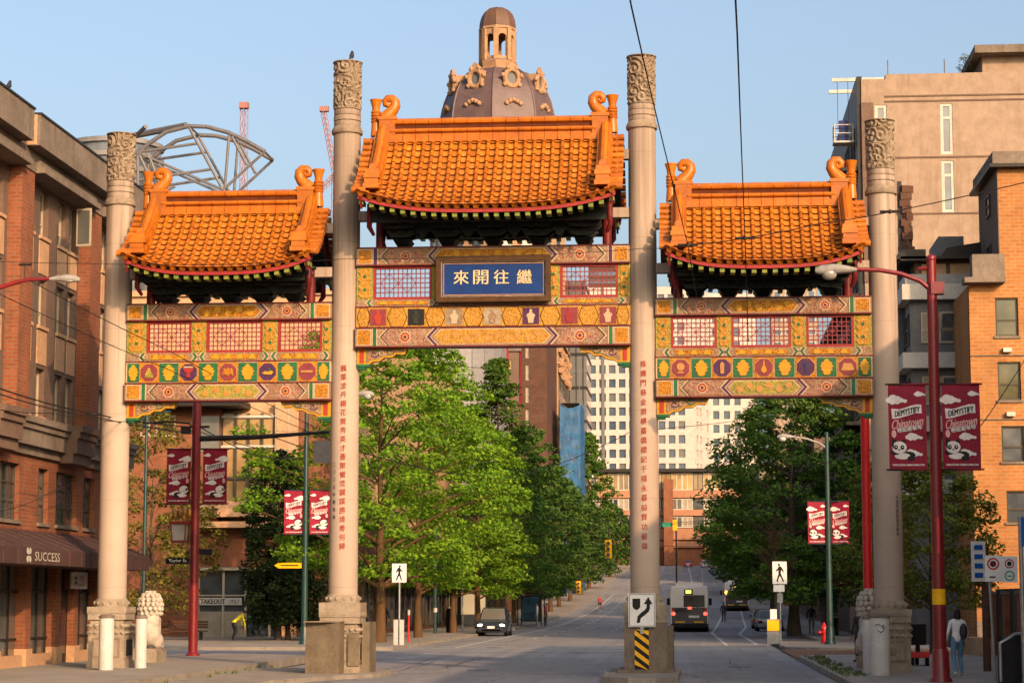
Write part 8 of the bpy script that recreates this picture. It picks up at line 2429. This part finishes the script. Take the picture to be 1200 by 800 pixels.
b = MB(); b.use(M['sign_white']); b.cbox(((A_.x + C_.x) / 2, 61.85, (A_.z + C_.z) / 2), (C_.x - A_.x + 0.1, 0.04, C_.z - A_.z), R(25)); b.build('plate', t)
for k in range(4):
    b = MB(); b.use(M['sign_blue']); b.cbox(((A_.x + C_.x) / 2, 61.82, A_.z + (C_.z - A_.z) * (0.16 + 0.23 * k)), ((C_.x - A_.x) * 0.75, 0.04, 0.13), R(25)); b.build('symbol', t)
b = MB(); b.use(M['dark_brick']); q = U(1155, 700, 62.2); b.tube([(q.x, 62.2, 0.12), (q.x, 62.2, U(1155, 640, 62).z)], 0.11, 8); b.build('post', t)
t = thing('sign_post', (U(1197, 700, 52).x, 52, 0.14), 'silver sign post with a blue blade at the right edge', 'sign')
q = U(1198, 700, 52); b = MB(); b.use(M['galv']); b.tube([(q.x, 52, 0.12), (q.x, 52, U(1198, 604, 52).z)], 0.055, 9); b.build('post', t)
b = MB(); b.use(M['sign_blue']); b.box(q.x + 0.0, q.x + 0.5, 51.9, 51.93, U(1198, 640, 52).z, U(1198, 606, 52).z); b.build('blade', t)
# litter bin at the right edge
q = U(1192, 780, 53)
t = thing('litter_bin', (q.x + 0.25, 53, 0.14), 'black litter bin with sloping silver lid at the right edge', 'bin')
b = MB(); b.use(M['black']); b.prism([(-0.42, 0.0), (0.75, 0.0), (0.75, 1.25), (-0.1, 1.15), (-0.42, 0.95)], (q.x, 53.3, 0.14), (1, 0, 0), (0, 0, 1), 0.7); b.build('body', t)
b = MB(); b.use(M['galv']); b.tube([(q.x - 0.44, 52.6, 0.2), (q.x - 0.44, 52.6, 1.1), (q.x - 0.1, 52.6, 1.31), (q.x + 0.75, 52.6, 1.41)], 0.04, 6); b.build('rim', t)
# mobility scooter
q = U(1076, 760, 67.5)
t = thing('mobility_scooter', (q.x, 67.5, 0.14), 'dark mobility scooter with red trim parked behind the right plinth', 'scooter')
X, Y, Z = q.x, 67.5, 0.14
for dx, dy in ((-0.22, -0.35), (0.22, -0.35), (0, 0.5)):
    b = MB(); b.use(M['black']); b.tube([(X + dx - 0.05, Y + dy, Z + 0.15), (X + dx + 0.05, Y + dy, Z + 0.15)], 0.15, 12); w_ = b.build('wheel', t)
b = MB(); b.use(M['pole_red']); b.box(X - 0.25, X + 0.25, Y - 0.55, Y + 0.5, Z + 0.24, Z + 0.36); b.build('deck', t)
b = MB(); b.use(M['black']); b.box(X - 0.22, X + 0.22, Y - 0.25, Y + 0.15, Z + 0.62, Z + 0.74); b.tube([(X, Y - 0.05, Z + 0.3), (X, Y - 0.05, Z + 0.65)], 0.05, 6); b.build('seat', t)
b = MB(); b.use(M['black']); b.cbox((X, Y - 0.27, Z + 0.98), (0.44, 0.1, 0.55), 0, 0.12); b.build('backrest', t)
b = MB(); b.use(M['black']); b.tube([(X, Y + 0.45, Z + 0.3), (X, Y + 0.32, Z + 1.0)], 0.04, 6); b.tube([(X - 0.28, Y + 0.3, Z + 1.0), (X + 0.28, Y + 0.3, Z + 1.0)], 0.025, 6); b.build('tiller', t)
b = MB(); b.use(M['pole_red']); b.box(X - 0.28, X + 0.28, Y - 0.62, Y - 0.54, Z + 0.26, Z + 0.42); b.build('tail_lamp', t)
# bus shelter with advert
YB = 168.0
q = U(622, 715, YB); X = q.x; Z = zr(YB) + 0.14
t = thing('bus_shelter', (X, YB, Z), 'bus shelter with lit blue advert panel under the street trees', 'shelter')
b = MB(); b.use(M['metal_dk']); b.box(X - 1.1, X + 0.9, YB - 0.2, YB + 4, Z + 2.4, Z + 2.52); b.build('roof', t)
for dx, dy in ((-1.0, 0), (0.8, 0), (-1.0, 3.8), (0.8, 3.8)):
    b = MB(); b.use(M['metal_dk']); b.tube([(X + dx, YB + dy, Z), (X + dx, YB + dy, Z + 2.4)], 0.05, 5); b.build('post', t)
M['ad'] = pm('advert', (0.05, 0.16, 0.24), (0.02, 0.06, 0.10), 1.5, 0.3)
b = MB(); b.use(M['metal_dk']); b.box(X - 0.75, X + 0.75, YB - 0.16, YB - 0.02, Z + 0.3, Z + 2.3); b.use(M['ad']); b.box(X - 0.65, X + 0.65, YB - 0.18, YB - 0.161, Z + 0.45, Z + 2.2); b.build('advert_panel', t)
b = MB(); b.use(M['dark_brick']); b.box(X - 0.9, X - 0.5, YB + 0.6, YB + 3.4, Z + 0.42, Z + 0.5); b.build('bench', t)
# lit shop front beyond
q = U(594, 700, 182); 
t = thing('lit_shopfront', (-18.0, 177, zr(177)), 'small bright shop front with lit windows and striped signs under the trees', 'shop')
zq = zr(177)
b = MB(); b.use(M['white_lt']); b.box(-18.5, -17.0, 174, 181, zq, zq + 4.6); b.build('wall', t)
for k in range(3):
    b = MB(); b.use(M['lit_shop']); b.box(-16.98, -16.94, 174.5 + 2.2 * k, 176.2 + 2.2 * k, zq + 0.8, zq + 2.4); b.build('lit_window', t)
b = MB(); b.use(M['lit_shop']); b.box(-18.3, -17.2, 173.95, 173.99, zq + 0.9, zq + 2.6); b.build('lit_window', t)
for k, (m, z) in enumerate((('sign_yellow', 3.9), ('sign_red', 3.5), ('print_white', 3.1), ('purple', 4.4))):
    b = MB(); b.use(M[m]); b.box(-18.6, -16.8, 173.9 - 0.02 * k, 173.94, zq + z, zq + z + 0.3); b.build('shop_sign', t)
# small posts along the left sidewalk
for px, Y, h, m, lb in ((528, 134, 1.35, 'black', 'black litter bin with pale top by the sidewalk kerb'),):
    q = U(px, 730, Y); t = thing('litter_bin', (q.x, Y, 0.14), lb, 'bin')
    b = MB(); b.use(M[m]); b.lathe([(0.26, 0), (0.28, 0.1), (0.28, h), (0.2, h + 0.12)], (q.x, Y, 0.14), 12); b.build('body', t, smooth=40)
    b = MB(); b.use(M['white_lt']); b.lathe([(0.14, 0), (0.14, 0.1), (0.06, 0.16)], (q.x, Y, 0.14 + h + 0.12), 10); b.build('lid', t)
for px, Y, py, mt, lb in ((510, 130, 600, 'lamp_green', 'dark green street lamp among the bright trees'), (542, 140, 686, 'galv', 'thin grey parking meter post under the trees'), (479, 104, 715, 'pole_red', 'thin red marker post by the crossing sign')):
    q = U(px, 730, Y); t = thing('street_post', (q.x, Y, 0.14), lb, 'post')
    r_ = 0.11 if mt == 'lamp_green' else 0.05
    b = MB(); b.use(M[mt]); b.tube([(q.x, Y, 0.12), (q.x, Y, U(px, py, Y).z)], r_, 7); b.build('pole', t)
    b = MB(); b.use(M['white_lt']); b.lathe([(r_ + 0.012, 0), (r_ + 0.012, 0.25)], (q.x, Y, 1.4), 8); b.build('collar', t)
# low bench by the mall, bicycles
q = U(205, 740, 108); t = thing('bench', (q.x, 108, 0.14), 'dark slatted bench along the mall wall behind the lion', 'bench')
for k in range(4):
    b = MB(); b.use(M['dark_brick']); b.box(q.x - 1.4, q.x + 1.6, 107.8 + 0.12 * k, 107.9 + 0.12 * k, 0.55, 0.6); b.build('slat', t)
for k in range(3):
    b = MB(); b.use(M['dark_brick']); b.box(q.x - 1.4, q.x + 1.6, 108.28, 108.32, 0.72 + 0.13 * k, 0.82 + 0.13 * k); b.build('back_slat', t)
for dx in (-1.1, 1.3):
    b = MB(); b.use(M['metal_dk']); b.box(q.x + dx - 0.04, q.x + dx + 0.04, 107.85, 108.3, 0.12, 0.55); b.build('leg', t)
# ------------------------------------------------------------------ vehicles
M['tyre'] = pm('tyre', (0.012, 0.012, 0.012), None, 4, 0.8)
M['rim'] = pm('rim', (0.35, 0.35, 0.35), None, 4, 0.3, metal=0.8)
M['lamp_clear'] = glass('headlamp', (0.5, 0.5, 0.48), 0.1, 0.8, (0.7, 0.7, 0.68))
def paint(name, c):
    m = pm(name, c, tuple(x * 0.85 for x in c), 1.0, 0.25, spec=0.6, fine=0.03, k=1.0)
    m.node_tree.nodes['Principled BSDF'].inputs['Coat Weight'].default_value = 0.6
    return m
def loft(b, secs):
    """sections: lists of points with equal count"""
    n = len(secs[0]); vs = [p for s in secs for p in s]; fs = []
    for i in range(len(secs) - 1):
        for k in range(n): fs.append((i*n+k, i*n+(k+1) % n, (i+1)*n+(k+1) % n, (i+1)*n+k))
    fs.append(tuple(range(n - 1, -1, -1))); fs.append(tuple((len(secs) - 1) * n + k for k in range(n)))
    b.add(vs, fs)
def car(name, loc, rz, mat, label, suv=False, group=None, lights=False):
    """car with its nose to -y, origin on the ground at the middle"""
    t = thing(name, (0, 0, 0), label, 'car', group)
    L, Wd, H = (4.5, 1.84, 1.68) if suv else (4.5, 1.8, 1.45)
    hb = 0.95 if suv else 0.86
    def sec(y, w, z0, z1, zs):
        return [(-w * 0.92, y, z0), (w * 0.92, y, z0), (w, y, z0 + 0.12), (w, y, zs), (w * 0.93, y, z1), (-w * 0.93, y, z1), (-w, y, zs), (-w, y, z0 + 0.12)]
    w = Wd / 2
    b = MB(); b.use(mat)
    loft(b, [sec(-L/2, w * 0.80, 0.32, hb - 0.30, hb - 0.38), sec(-L/2 + 0.12, w * 0.92, 0.24, hb - 0.20, hb - 0.3), sec(-L/2 + 0.5, w, 0.22, hb - 0.08, hb - 0.22), sec(-0.85, w, 0.22, hb, hb - 0.14), sec(1.3, w, 0.22, hb + 0.03, hb - 0.12), sec(L/2 - 0.4, w * 0.98, 0.24, hb + 0.02, hb - 0.12), sec(L/2 - 0.06, w * 0.9, 0.3, hb - 0.05, hb - 0.2), sec(L/2, w * 0.82, 0.4, hb - 0.15, hb - 0.25)])
    b.build('body', t, smooth=35, origin=(0, 0, 0))
    yr = L / 2 - (0.25 if suv else 0.85)
    b = MB(); b.use(mat)
    def cab(y, wb, wt, z0, z1): return [(-wb, y, z0), (wb, y, z0), (wt, y, z1), (-wt, y, z1)]
    loft(b, [[(-w * 0.86, -0.95, hb - 0.03), (w * 0.86, -0.95, hb - 0.03), (w * 0.84, -0.9, hb), (-w * 0.84, -0.9, hb)], cab(-0.2, w * 0.9, w * 0.70, hb - 0.02, H - 0.04), cab(0.4, w * 0.92, w * 0.72, hb, H), cab(yr - 0.5, w * 0.9, w * 0.70, hb, H - 0.03), [(-w * 0.86, yr, hb), (w * 0.86, yr, hb), (w * 0.82, yr - 0.1, hb + 0.15), (-w * 0.82, yr - 0.1, hb + 0.15)]])
    b.build('cabin', t, smooth=35, origin=(0, 0, 0))
    def quad(nm, pts, m, th=0.012):
        b = MB(); b.use(m); p = [Vector(q) for q in pts]; n = (p[1] - p[0]).cross(p[2] - p[0]).normalized() * th
        b.add([q + n for q in p] + [q - n * 0.2 for q in p], [(0, 1, 2, 3), (7, 6, 5, 4), (0, 4, 5, 1), (1, 5, 6, 2), (2, 6, 7, 3), (3, 7, 4, 0)]); b.build(nm, t, origin=(0, 0, 0))
    quad('windscreen', [(-w * 0.82, -0.88, hb + 0.02), (w * 0.82, -0.88, hb + 0.02), (w * 0.68, -0.25, H - 0.08), (-w * 0.68, -0.25, H - 0.08)], M['glass_dk'])
    quad('rear_window', [(w * 0.80, yr - 0.02, hb + 0.08), (-w * 0.80, yr - 0.02, hb + 0.08), (-w * 0.68, yr - 0.46, H - 0.08), (w * 0.68, yr - 0.46, H - 0.08)], M['glass_dk'])
    for s in (-1, 1):
        pts = [(s * w * 0.925, -0.55, hb + 0.03), (s * w * 0.925, yr - 0.35, hb + 0.05), (s * w * 0.75, yr - 0.6, H - 0.1), (s * w * 0.75, -0.15, H - 0.1)]
        quad('side_window', pts if s > 0 else pts[::-1], M['glass_dk'])
        b = MB(); b.use(M['lit_white'] if lights else M['lamp_clear']); b.sphere((s * w * 0.68, -L / 2 + 0.08, hb - 0.32), (0.2, 0.1, 0.1), 10, 6); b.build('headlight', t, origin=(0, 0, 0))
        b = MB(); b.use(M['sign_red']); b.box(s * w * 0.72 - 0.14, s * w * 0.72 + 0.14, L / 2 - 0.1, L / 2 + 0.0, hb - 0.3, hb - 0.12); b.build('tail_light', t, origin=(0, 0, 0))
        b = MB(); b.use(mat); b.cbox((s * (w + 0.1), -0.62, hb + 0.08), (0.2, 0.12, 0.14)); b.build('mirror', t, origin=(0, 0, 0))
        for y in (-L / 2 + 0.85, L / 2 - 0.85):
            r = 0.35 if suv else 0.32
            b = MB(); b.use(M['tyre']); b.tube([(s * (w - 0.2), y, r), (s * (w + 0.015), y, r)], r, 18); wh = b.build('wheel', t, origin=(0, 0, 0))
            b = MB(); b.use(M['rim']); b.tube([(s * (w + 0.005), y, r), (s * (w + 0.025), y, r)], r * 0.62, 12); b.build('rim', wh, origin=(0, 0, 0))
    b = MB(); b.use(M['black']); b.box(-w * 0.55, w * 0.55, -L / 2 - 0.01, -L / 2 + 0.1, 0.5, hb - 0.36); b.box(-w * 0.6, w * 0.6, -L / 2 + 0.0, -L / 2 + 0.12, 0.26, 0.4); b.build('grille', t, origin=(0, 0, 0))
    for y in (-L / 2 - 0.02, L / 2 + 0.005):
        b = MB(); b.use(M['sign_white']); b.box(-0.22, 0.22, y, y + 0.02, 0.46, 0.60); b.build('number_plate', t, origin=(0, 0, 0))
    t.location = loc; t.rotation_euler.z = rz
    return t
Yc = 131.0
car('parked_car', (-11.75, Yc, 0), R(0), paint('car_navy', (0.02, 0.03, 0.045)), 'dark blue hatchback parked with lit headlights under the left trees', True, lights=True)
car('parked_car', (5.35, 152, zr(152)), R(180), paint('car_silver', (0.22, 0.27, 0.25)), 'silver green sedan parked beside the crossing sign')
car('parked_car', (5.4, 163, zr(163)), R(180), paint('car_maroon', (0.10, 0.02, 0.02)), 'maroon car parked ahead of the silver sedan')
car('driving_car', (U(826, 657, 466).x, 452, zr(452)), R(180), paint('car_white', (0.7, 0.7, 0.68)), 'white car near the top of the hill')
car('driving_car', (U(806, 657, 466).x, 456, zr(456)), R(180), paint('car_red', (0.35, 0.03, 0.05)), 'small red car at the top of the hill')
car('driving_car', (U(838, 661, 440).x, 430, zr(430)), R(180), paint('car_grey', (0.05, 0.055, 0.06)), 'dark grey car just below the white one')
def bus(loc, label, lit=True, rz=0.0):
    """city bus seen from behind: tail at y=0, nose at +12"""
    t = thing('city_bus', (0, 0, 0), label, 'bus', 'city buses')
    w, L, H = 1.29, 12.0, 3.05
    bw = M['bus_white']; bd = M['bus_dark']
    b = MB(); b.use(bw)
    S = lambda y, k, z1: [(-w * k, y, 0.35), (w * k, y, 0.35), (w * k, y, z1 - 0.3), (w * k * 0.92, y, z1), (-w * k * 0.92, y, z1), (-w * k, y, z1 - 0.3)]
    loft(b, [S(0.0, 0.96, H - 0.08), S(0.12, 1.0, H), S(L - 0.3, 1.0, H), S(L, 0.94, H - 0.1)])
    b.build('body', t, smooth=30, origin=(0, 0, 0))
    def q(nm, m, x0, x1, z0, z1, y0=-0.03, y1=0.02):
        b = MB(); b.use(m); b.box(x0, x1, y0, y1, z0, z1); return b.build(nm, t, origin=(0, 0, 0))
    q('engine_panel', bd, -1.18, 1.18, 0.42, 1.62)
    q('rear_window', M['glass_dk'], -0.38, 1.02, 1.66, 2.45)
    q('destination_sign', M['black'], -0.34, 0.24, 2.5, 2.82, -0.05)
    q('route_number', M['lit_amber'], -0.22, 0.12, 2.57, 2.76, -0.06, -0.05)
    q('white_panel', bw, -1.1, -0.42, 1.62, 2.75, -0.025)
    q('lower_window', M['glass_dk'], -0.95, 0.05, 1.3, 1.6, -0.05)
    q('bumper', M['black'], -1.24, 1.24, 0.3, 0.56, -0.12)
    for x0, x1 in ((-0.95, -0.3), (0.3, 0.95)): q('warning_strip', M['sign_yellow'], x0, x1, 0.62, 0.72, -0.045)
    q('number_plate', M['sign_white'], -0.05, 0.65, 0.95, 1.1, -0.04)
    for s in (-1, 1):
        b = MB(); b.use(M['lit_red'] if lit else M['sign_red']); b.tube([(s * 1.06, -0.06, 1.22), (s * 1.06, 0.0, 1.22)], 0.12, 12); b.build('tail_light', t, origin=(0, 0, 0))
        b = MB(); b.use(M['lit_amber'] if not lit else M['sign_red']); b.tube([(s * 1.1, -0.06, 1.5 if lit else 2.0), (s * 1.1, 0.0, 1.5 if lit else 2.0)], 0.09 if lit else 0.16, 10); b.build('indicator', t, origin=(0, 0, 0))
        b = MB(); b.use(M['glass_dk']); b.box(s * (w + 0.005) - 0.01, s * (w + 0.005) + 0.01, 1.2, L - 0.6, 1.5, 2.5); b.build('side_windows', t, origin=(0, 0, 0))
        for y in (2.6, 9.2):
            b = MB(); b.use(M['tyre']); b.tube([(s * (w - 0.28), y, 0.48), (s * (w + 0.01), y, 0.48)], 0.48, 16); b.build('wheel', t, origin=(0, 0, 0))
        b = MB(); b.use(M['black']); b.cbox((s * (w + 0.2), L - 0.1, 2.0), (0.25, 0.12, 0.5)); b.build('mirror', t, origin=(0, 0, 0))
    b = MB(); b.use(M['tyre']); b.box(-1.1, 1.1, 0.4, L - 0.5, 0.16, 0.4); b.build('underside', t, origin=(0, 0, 0))
    b = MB(); b.use(bw); b.box(-0.9, 0.9, 1.0, 4.5, H, H + 0.22); b.build('roof_unit', t, origin=(0, 0, 0))
    q('brake_light', M['lit_red'] if lit else M['lit_amber'], -0.1, 0.14, 1.52, 1.66, -0.06)
    t.location = loc; t.rotation_euler.z = rz
    return t
M['bus_white'] = paint('bus_white', (0.74, 0.70, 0.64)); M['bus_dark'] = paint('bus_dark', (0.05, 0.05, 0.055))
bus((-0.1, 147, zr(147)), 'white and dark city bus driving away with lit orange route sign')
bus((4.9, 236, zr(236)), 'dark city bus stopped with amber lamps beneath the right trees', False)

# ------------------------------------------------------------------ people
def skinm(name, c): return pm(name, c, tuple(x * 0.9 for x in c), 4, 0.55, fine=0.04, k=1.0)
M['skin'] = skinm('skin', (0.42, 0.24, 0.16)); M['hair'] = skinm('hair_black', (0.015, 0.012, 0.01))
M['jeans'] = skinm('jeans', (0.09, 0.19, 0.30)); M['shirt_white'] = skinm('shirt_white', (0.62, 0.62, 0.62)); M['shoe_white'] = skinm('shoe_white', (0.6, 0.6, 0.58))
M['cloth_dark'] = skinm('cloth_dark', (0.03, 0.03, 0.035)); M['cloth_red'] = skinm('cloth_red', (0.4, 0.06, 0.05)); M['vest'] = skinm('vest_yellow', (0.75, 0.62, 0.03)); M['cloth_grey'] = skinm('cloth_grey', (0.2, 0.2, 0.21))
POSES = {
 'walk': dict(lh=(0.1, 0, 0.92), lk=(0.11, 0.16, 0.5), la=(0.11, 0.02, 0.09), lt=(0.12, 0.19, 0.04), rh=(-0.1, 0, 0.92), rk=(-0.11, 0.03, 0.49), ra=(-0.11, -0.2, 0.13), rt=(-0.12, -0.06, 0.04), le=(0.26, -0.04, 1.12), lw=(0.25, 0.1, 0.9), re=(-0.26, -0.02, 1.12), rw=(-0.24, 0.14, 0.92), lean=0.02, hip=0.95),
 'stand': dict(lh=(0.1, 0, 0.92), lk=(0.11, 0.02, 0.5), la=(0.11, 0, 0.09), lt=(0.13, 0.16, 0.04), rh=(-0.1, 0, 0.92), rk=(-0.11, 0.02, 0.5), ra=(-0.11, 0, 0.09), rt=(-0.13, 0.16, 0.04), le=(0.26, -0.03, 1.12), lw=(0.26, 0.06, 0.87), re=(-0.26, -0.03, 1.12), rw=(-0.26, 0.06, 0.87), lean=0.0, hip=0.95),
 'bend': dict(lh=(0.1, 0, 0.86), lk=(0.13, 0.12, 0.46), la=(0.13, -0.06, 0.09), lt=(0.14, 0.1, 0.04), rh=(-0.1, 0, 0.86), rk=(-0.13, 0.14, 0.46), ra=(-0.13, -0.02, 0.09), rt=(-0.14, 0.14, 0.04), le=(0.25, 0.5, 0.82), lw=(0.2, 0.55, 0.56), re=(-0.25, 0.5, 0.82), rw=(-0.18, 0.58, 0.55), lean=0.55, hip=0.88),
}
def person(loc, rz, label, pose='walk', top='shirt_white', legs='jeans', shoes='shoe_white', hair='hair', sleeve=True, scale=1.0, long_hair=False, bag=None, shorts=False):
    """continuous skinned body facing +y, about 1.72 m"""
    d = POSES[pose]
    ln, hp = d['lean'], d['hip']
    def up(z, x=0.0, f=0.0):                                    # point on the (leaning) torso
        k = z - hp
        return Vector((x, k * math.sin(ln * 1.6) + f, hp + k * math.cos(ln * 1.6)))
    V, E, Rr, part = [], [], [], []
    def v(p, r, parent=None, kind='top'):
        V.append(Vector(p)); Rr.append(r if hasattr(r, '__len__') else (r, r))
        if parent is not None: E.append((parent, len(V) - 1)); part.append(kind)
        return len(V) - 1
    pel = v((0, 0, hp), (0.165, 0.12))
    wst = v(up(1.12), (0.145, 0.10), pel); cst = v(up(1.32), (0.175, 0.115), wst); shd = v(up(1.43), (0.14, 0.095), cst); nk = v(up(1.49), (0.055, 0.058), shd, 'skin')
    jaw = v(up(1.555, 0, 0.025), (0.066, 0.076), nk, 'skin'); hd = v(up(1.635, 0, 0.015), (0.080, 0.094), jaw, 'skin'); tp_ = v(up(1.70, 0, 0.0), (0.062, 0.074), hd, 'skin')
    ns = v(up(1.60, 0, 0.115), 0.013, jaw, 'skin')
    for s, h, k, a, t in ((1, 'lh', 'lk', 'la', 'lt'), (-1, 'rh', 'rk', 'ra', 'rt')):
        i = v(d[h], 0.098, pel, 'legs'); m_ = (Vector(d[h]) + Vector(d[k])) / 2
        i = v(m_, 0.086, i, 'legs'); i = v(d[k], 0.064, i, 'skin' if shorts else 'legs')
        c = Vector(d[k]).lerp(Vector(d[a]), 0.35); i = v(c, 0.062, i, 'skin' if shorts else 'legs'); i = v(d[a], 0.044, i, 'skin' if shorts else 'legs'); i = v(d[t], 0.04, i, 'shoes')
        ear = v(up(1.615, s * 0.082, 0.0), 0.018, hd, 'skin')
    for s, e, w_ in ((1, 'le', 'lw'), (-1, 're', 'rw')):
        sh_ = v(up(1.40, s * 0.175), 0.062, shd, 'top')
        kind = 'top' if sleeve else 'skin'
        el, wr = Vector(d[e]), Vector(d[w_])
        i = v(up(1.40, s * 0.175).lerp(el, 0.5), 0.05, sh_, kind); i = v(el, 0.041, i, kind); i = v(el.lerp(wr, 0.4), 0.038, i, kind); i = v(wr, 0.027, i, kind)
        dr = (wr - el).normalized(); side = dr.cross(Vector((1, 0, 0))).normalized()
        pm_ = v(wr + dr * 0.05, (0.034, 0.022), i, 'skin'); kn = v(wr + dr * 0.085, (0.036, 0.018), pm_, 'skin')
        for q in range(4):
            f0 = wr + dr * 0.09 + side * (0.026 - 0.0175 * q)
            f1 = v(f0 + dr * 0.012, 0.0095, kn, 'skin'); ll = (0.032, 0.038, 0.035, 0.026)[q]
            f2 = v(f0 + dr * ll + Vector((-s * 0.006, 0, 0)), 0.0085, f1, 'skin'); v(f0 + dr * ll * 1.75 + Vector((-s * 0.02, 0, 0)), 0.007, f2, 'skin')
        th = v(wr + dr * 0.045 + side * 0.036, 0.0115, pm_, 'skin'); v(wr + dr * 0.085 + side * 0.052 + Vector((-s * 0.012, 0, 0)), 0.009, th, 'skin')
    me = bpy.data.meshes.new('body'); me.from_pydata(V, E, [])
    o = bpy.data.objects.new('tmp', me); COL.objects.link(o)
    o.modifiers.new('skin', 'SKIN'); o.modifiers.new('sub', 'SUBSURF').levels = 1
    for i, sv in enumerate(me.skin_vertices[0].data): sv.radius = Rr[i]; sv.use_root = (i == 0)
    out = eval_mesh(o); bpy.data.objects.remove(o); bpy.data.meshes.remove(me)
    keys = ['skin', 'top', 'legs', 'shoes']; mats_ = [M['skin'], M[top], M[legs], M[shoes]]
    out.materials.clear()
    for m_ in mats_: out.materials.append(m_)
    idx = []
    for p in out.polygons:
        c = p.center; best, bk = 9, 'top'
        for (a, b_), kd in zip(E, part):
            A_, B_ = V[a], V[b_]; ab = B_ - A_
            t_ = max(0, min(1, (c - A_).dot(ab) / max(ab.length_squared, 1e-9)))
            q = (c - (A_ + ab * t_)).length - 0.5 * (Rr[a][0] * (1 - t_) + Rr[b_][0] * t_)
            if q < best: best, bk = q, kd
        if bk == 'top' and c.z < hp - 0.02 and abs(c.x) < 0.2: bk = 'legs'
        idx.append(keys.index(bk))
    out.polygons.foreach_set('material_index', idx); out.shade_smooth()
    t = thing('person', (0, 0, 0), label, 'person')
    link_mesh('body', out, (0, 0, 0), t)
    b = MB(); b.use(M[hair]); hc = up(1.655, 0, -0.012)
    vs, fs = [], []; n = 14
    for j in range(8):
        ph = math.pi / 2 - j * 0.27
        for k in range(n):
            a = 2 * math.pi * k / n
            fr = max(0.0, math.sin(a))                            # open at the face
            ph2 = ph if j < 4 else ph + (j - 3) * 0.27 * fr
            drop = (0.10 if long_hair else 0.0) * max(0, j - 4) * (1 - fr) * 0.5
            vs.append((hc.x + 0.092 * math.cos(ph2) * math.cos(a), hc.y + 0.108 * math.cos(ph2) * math.sin(a), hc.z + 0.095 * math.sin(ph2) - drop))
    for j in range(7):
        for k in range(n): fs.append((j*n+k, j*n+(k+1) % n, (j+1)*n+(k+1) % n, (j+1)*n+k))
    fs.append(tuple(range(n))); b.add(vs, fs); b.build('hair', t, smooth=70, origin=(0, 0, 0))
    b = MB(); b.use(M['hair'])
    for s in (-1, 1): b.sphere(up(1.625, s * 0.032, 0.092), (0.011, 0.008, 0.008), 6, 4)
    b.build('eyes', t, origin=(0, 0, 0))
    if bag:
        b = MB(); b.use(M[bag]); c = up(1.18, 0.0, -0.15) if bag == 'cloth_dark' else up(1.0, 0.3, 0.0)
        b.sphere(c + Vector((0.12, 0.0, -0.02)), (0.11, 0.09, 0.21), 12, 8); bg = b.build('bag', t, smooth=70, origin=(0, 0, 0))
    t.location = loc; t.rotation_euler.z = rz; t.scale = (scale,) * 3
    return t
q = U(1123, 789, 58.0)
person((q.x, 58.0, 0.14), R(12), 'pedestrian in white top and blue jeans walking away by the fence', 'walk', 'shirt_white', 'jeans', 'shoe_white', long_hair=True, bag='cloth_dark', scale=1.0)
q = U(306, 748, 113)
person((q.x, 106, 0.14), R(-60), 'worker in yellow vest bending over in front of the evergreens', 'bend', 'vest', 'cloth_dark', 'cloth_dark')
q = U(703, 719, 232)
person((q.x, 232, zr(232) + 0.02), R(180), 'far jogger in orange top and shorts running down the road', 'walk', 'cloth_red', 'cloth_dark', 'shoe_white', shorts=True)
q = U(640, 720, 164)
person((q.x, 164, zr(164) + 0.14), R(90), 'person in red waiting beside the bus shelter', 'stand', 'cloth_red', 'cloth_dark', 'cloth_dark')
q = U(630, 720, 166)
person((q.x, 165.5, zr(166) + 0.14), R(100), 'person in pale shirt waiting at the bus shelter', 'stand', 'shirt_white', 'cloth_grey', 'cloth_dark')
q = U(951, 730, 131)
person((q.x, 131, 0.14), R(170), 'person in dark clothes standing under the large dark tree', 'stand', 'cloth_dark', 'cloth_grey', 'cloth_dark')
q = U(445, 728, 118)
person((-17.0, 121, 0.14), R(200), 'person in dark clothes in front of the shaded shop windows', 'walk', 'cloth_dark', 'cloth_dark', 'cloth_dark')
q = U(1009, 760, 70)
person((q.x, 70.5, 0.14), R(30), 'person in dark jacket passing behind the bright red pole', 'stand', 'cloth_dark', 'cloth_dark', 'cloth_dark')
# cyclist beside the bus
q = U(848, 712, 190)
person((q.x, 190, zr(190)), R(0), 'person in dark clothes walking on the road beside the bus', 'walk', 'cloth_dark', 'cloth_dark', 'cloth_dark')
# pigeons and crow on the left parapet are one bird each
def bird(loc, label):
    t = thing('bird', loc, label, 'bird')
    b = MB(); x, y, z = loc
    b.tube([(x, y - 0.16, z + 0.1), (x, y - 0.08, z + 0.14), (x, y + 0.04, z + 0.19), (x, y + 0.10, z + 0.28), (x, y + 0.13, z + 0.33), (x, y + 0.18, z + 0.325)], [0.02, 0.05, 0.075, 0.05, 0.042, 0.008], 8)
    b.tube([(x, y - 0.3, z + 0.03), (x, y - 0.1, z + 0.12)], [0.03, 0.04], 5)
    b.use(M['cloth_dark']); b.build('body', t, M['cloth_dark'], smooth=60)
    b = MB(); b.use(M['cloth_dark'])
    for s in (-1, 1): b.tube([(x + s * 0.03, y, z), (x + s * 0.03, y, z + 0.14)], 0.008, 4)
    b.build('legs', t)
bird((XB + 0.3, 57.7, 16.06), 'dark bird perched on the brown building parapet')
bird((CX[1] + 0.12, YG - 0.1, CTOP[1] - 0.002), 'small bird perched on top of the second stone column')
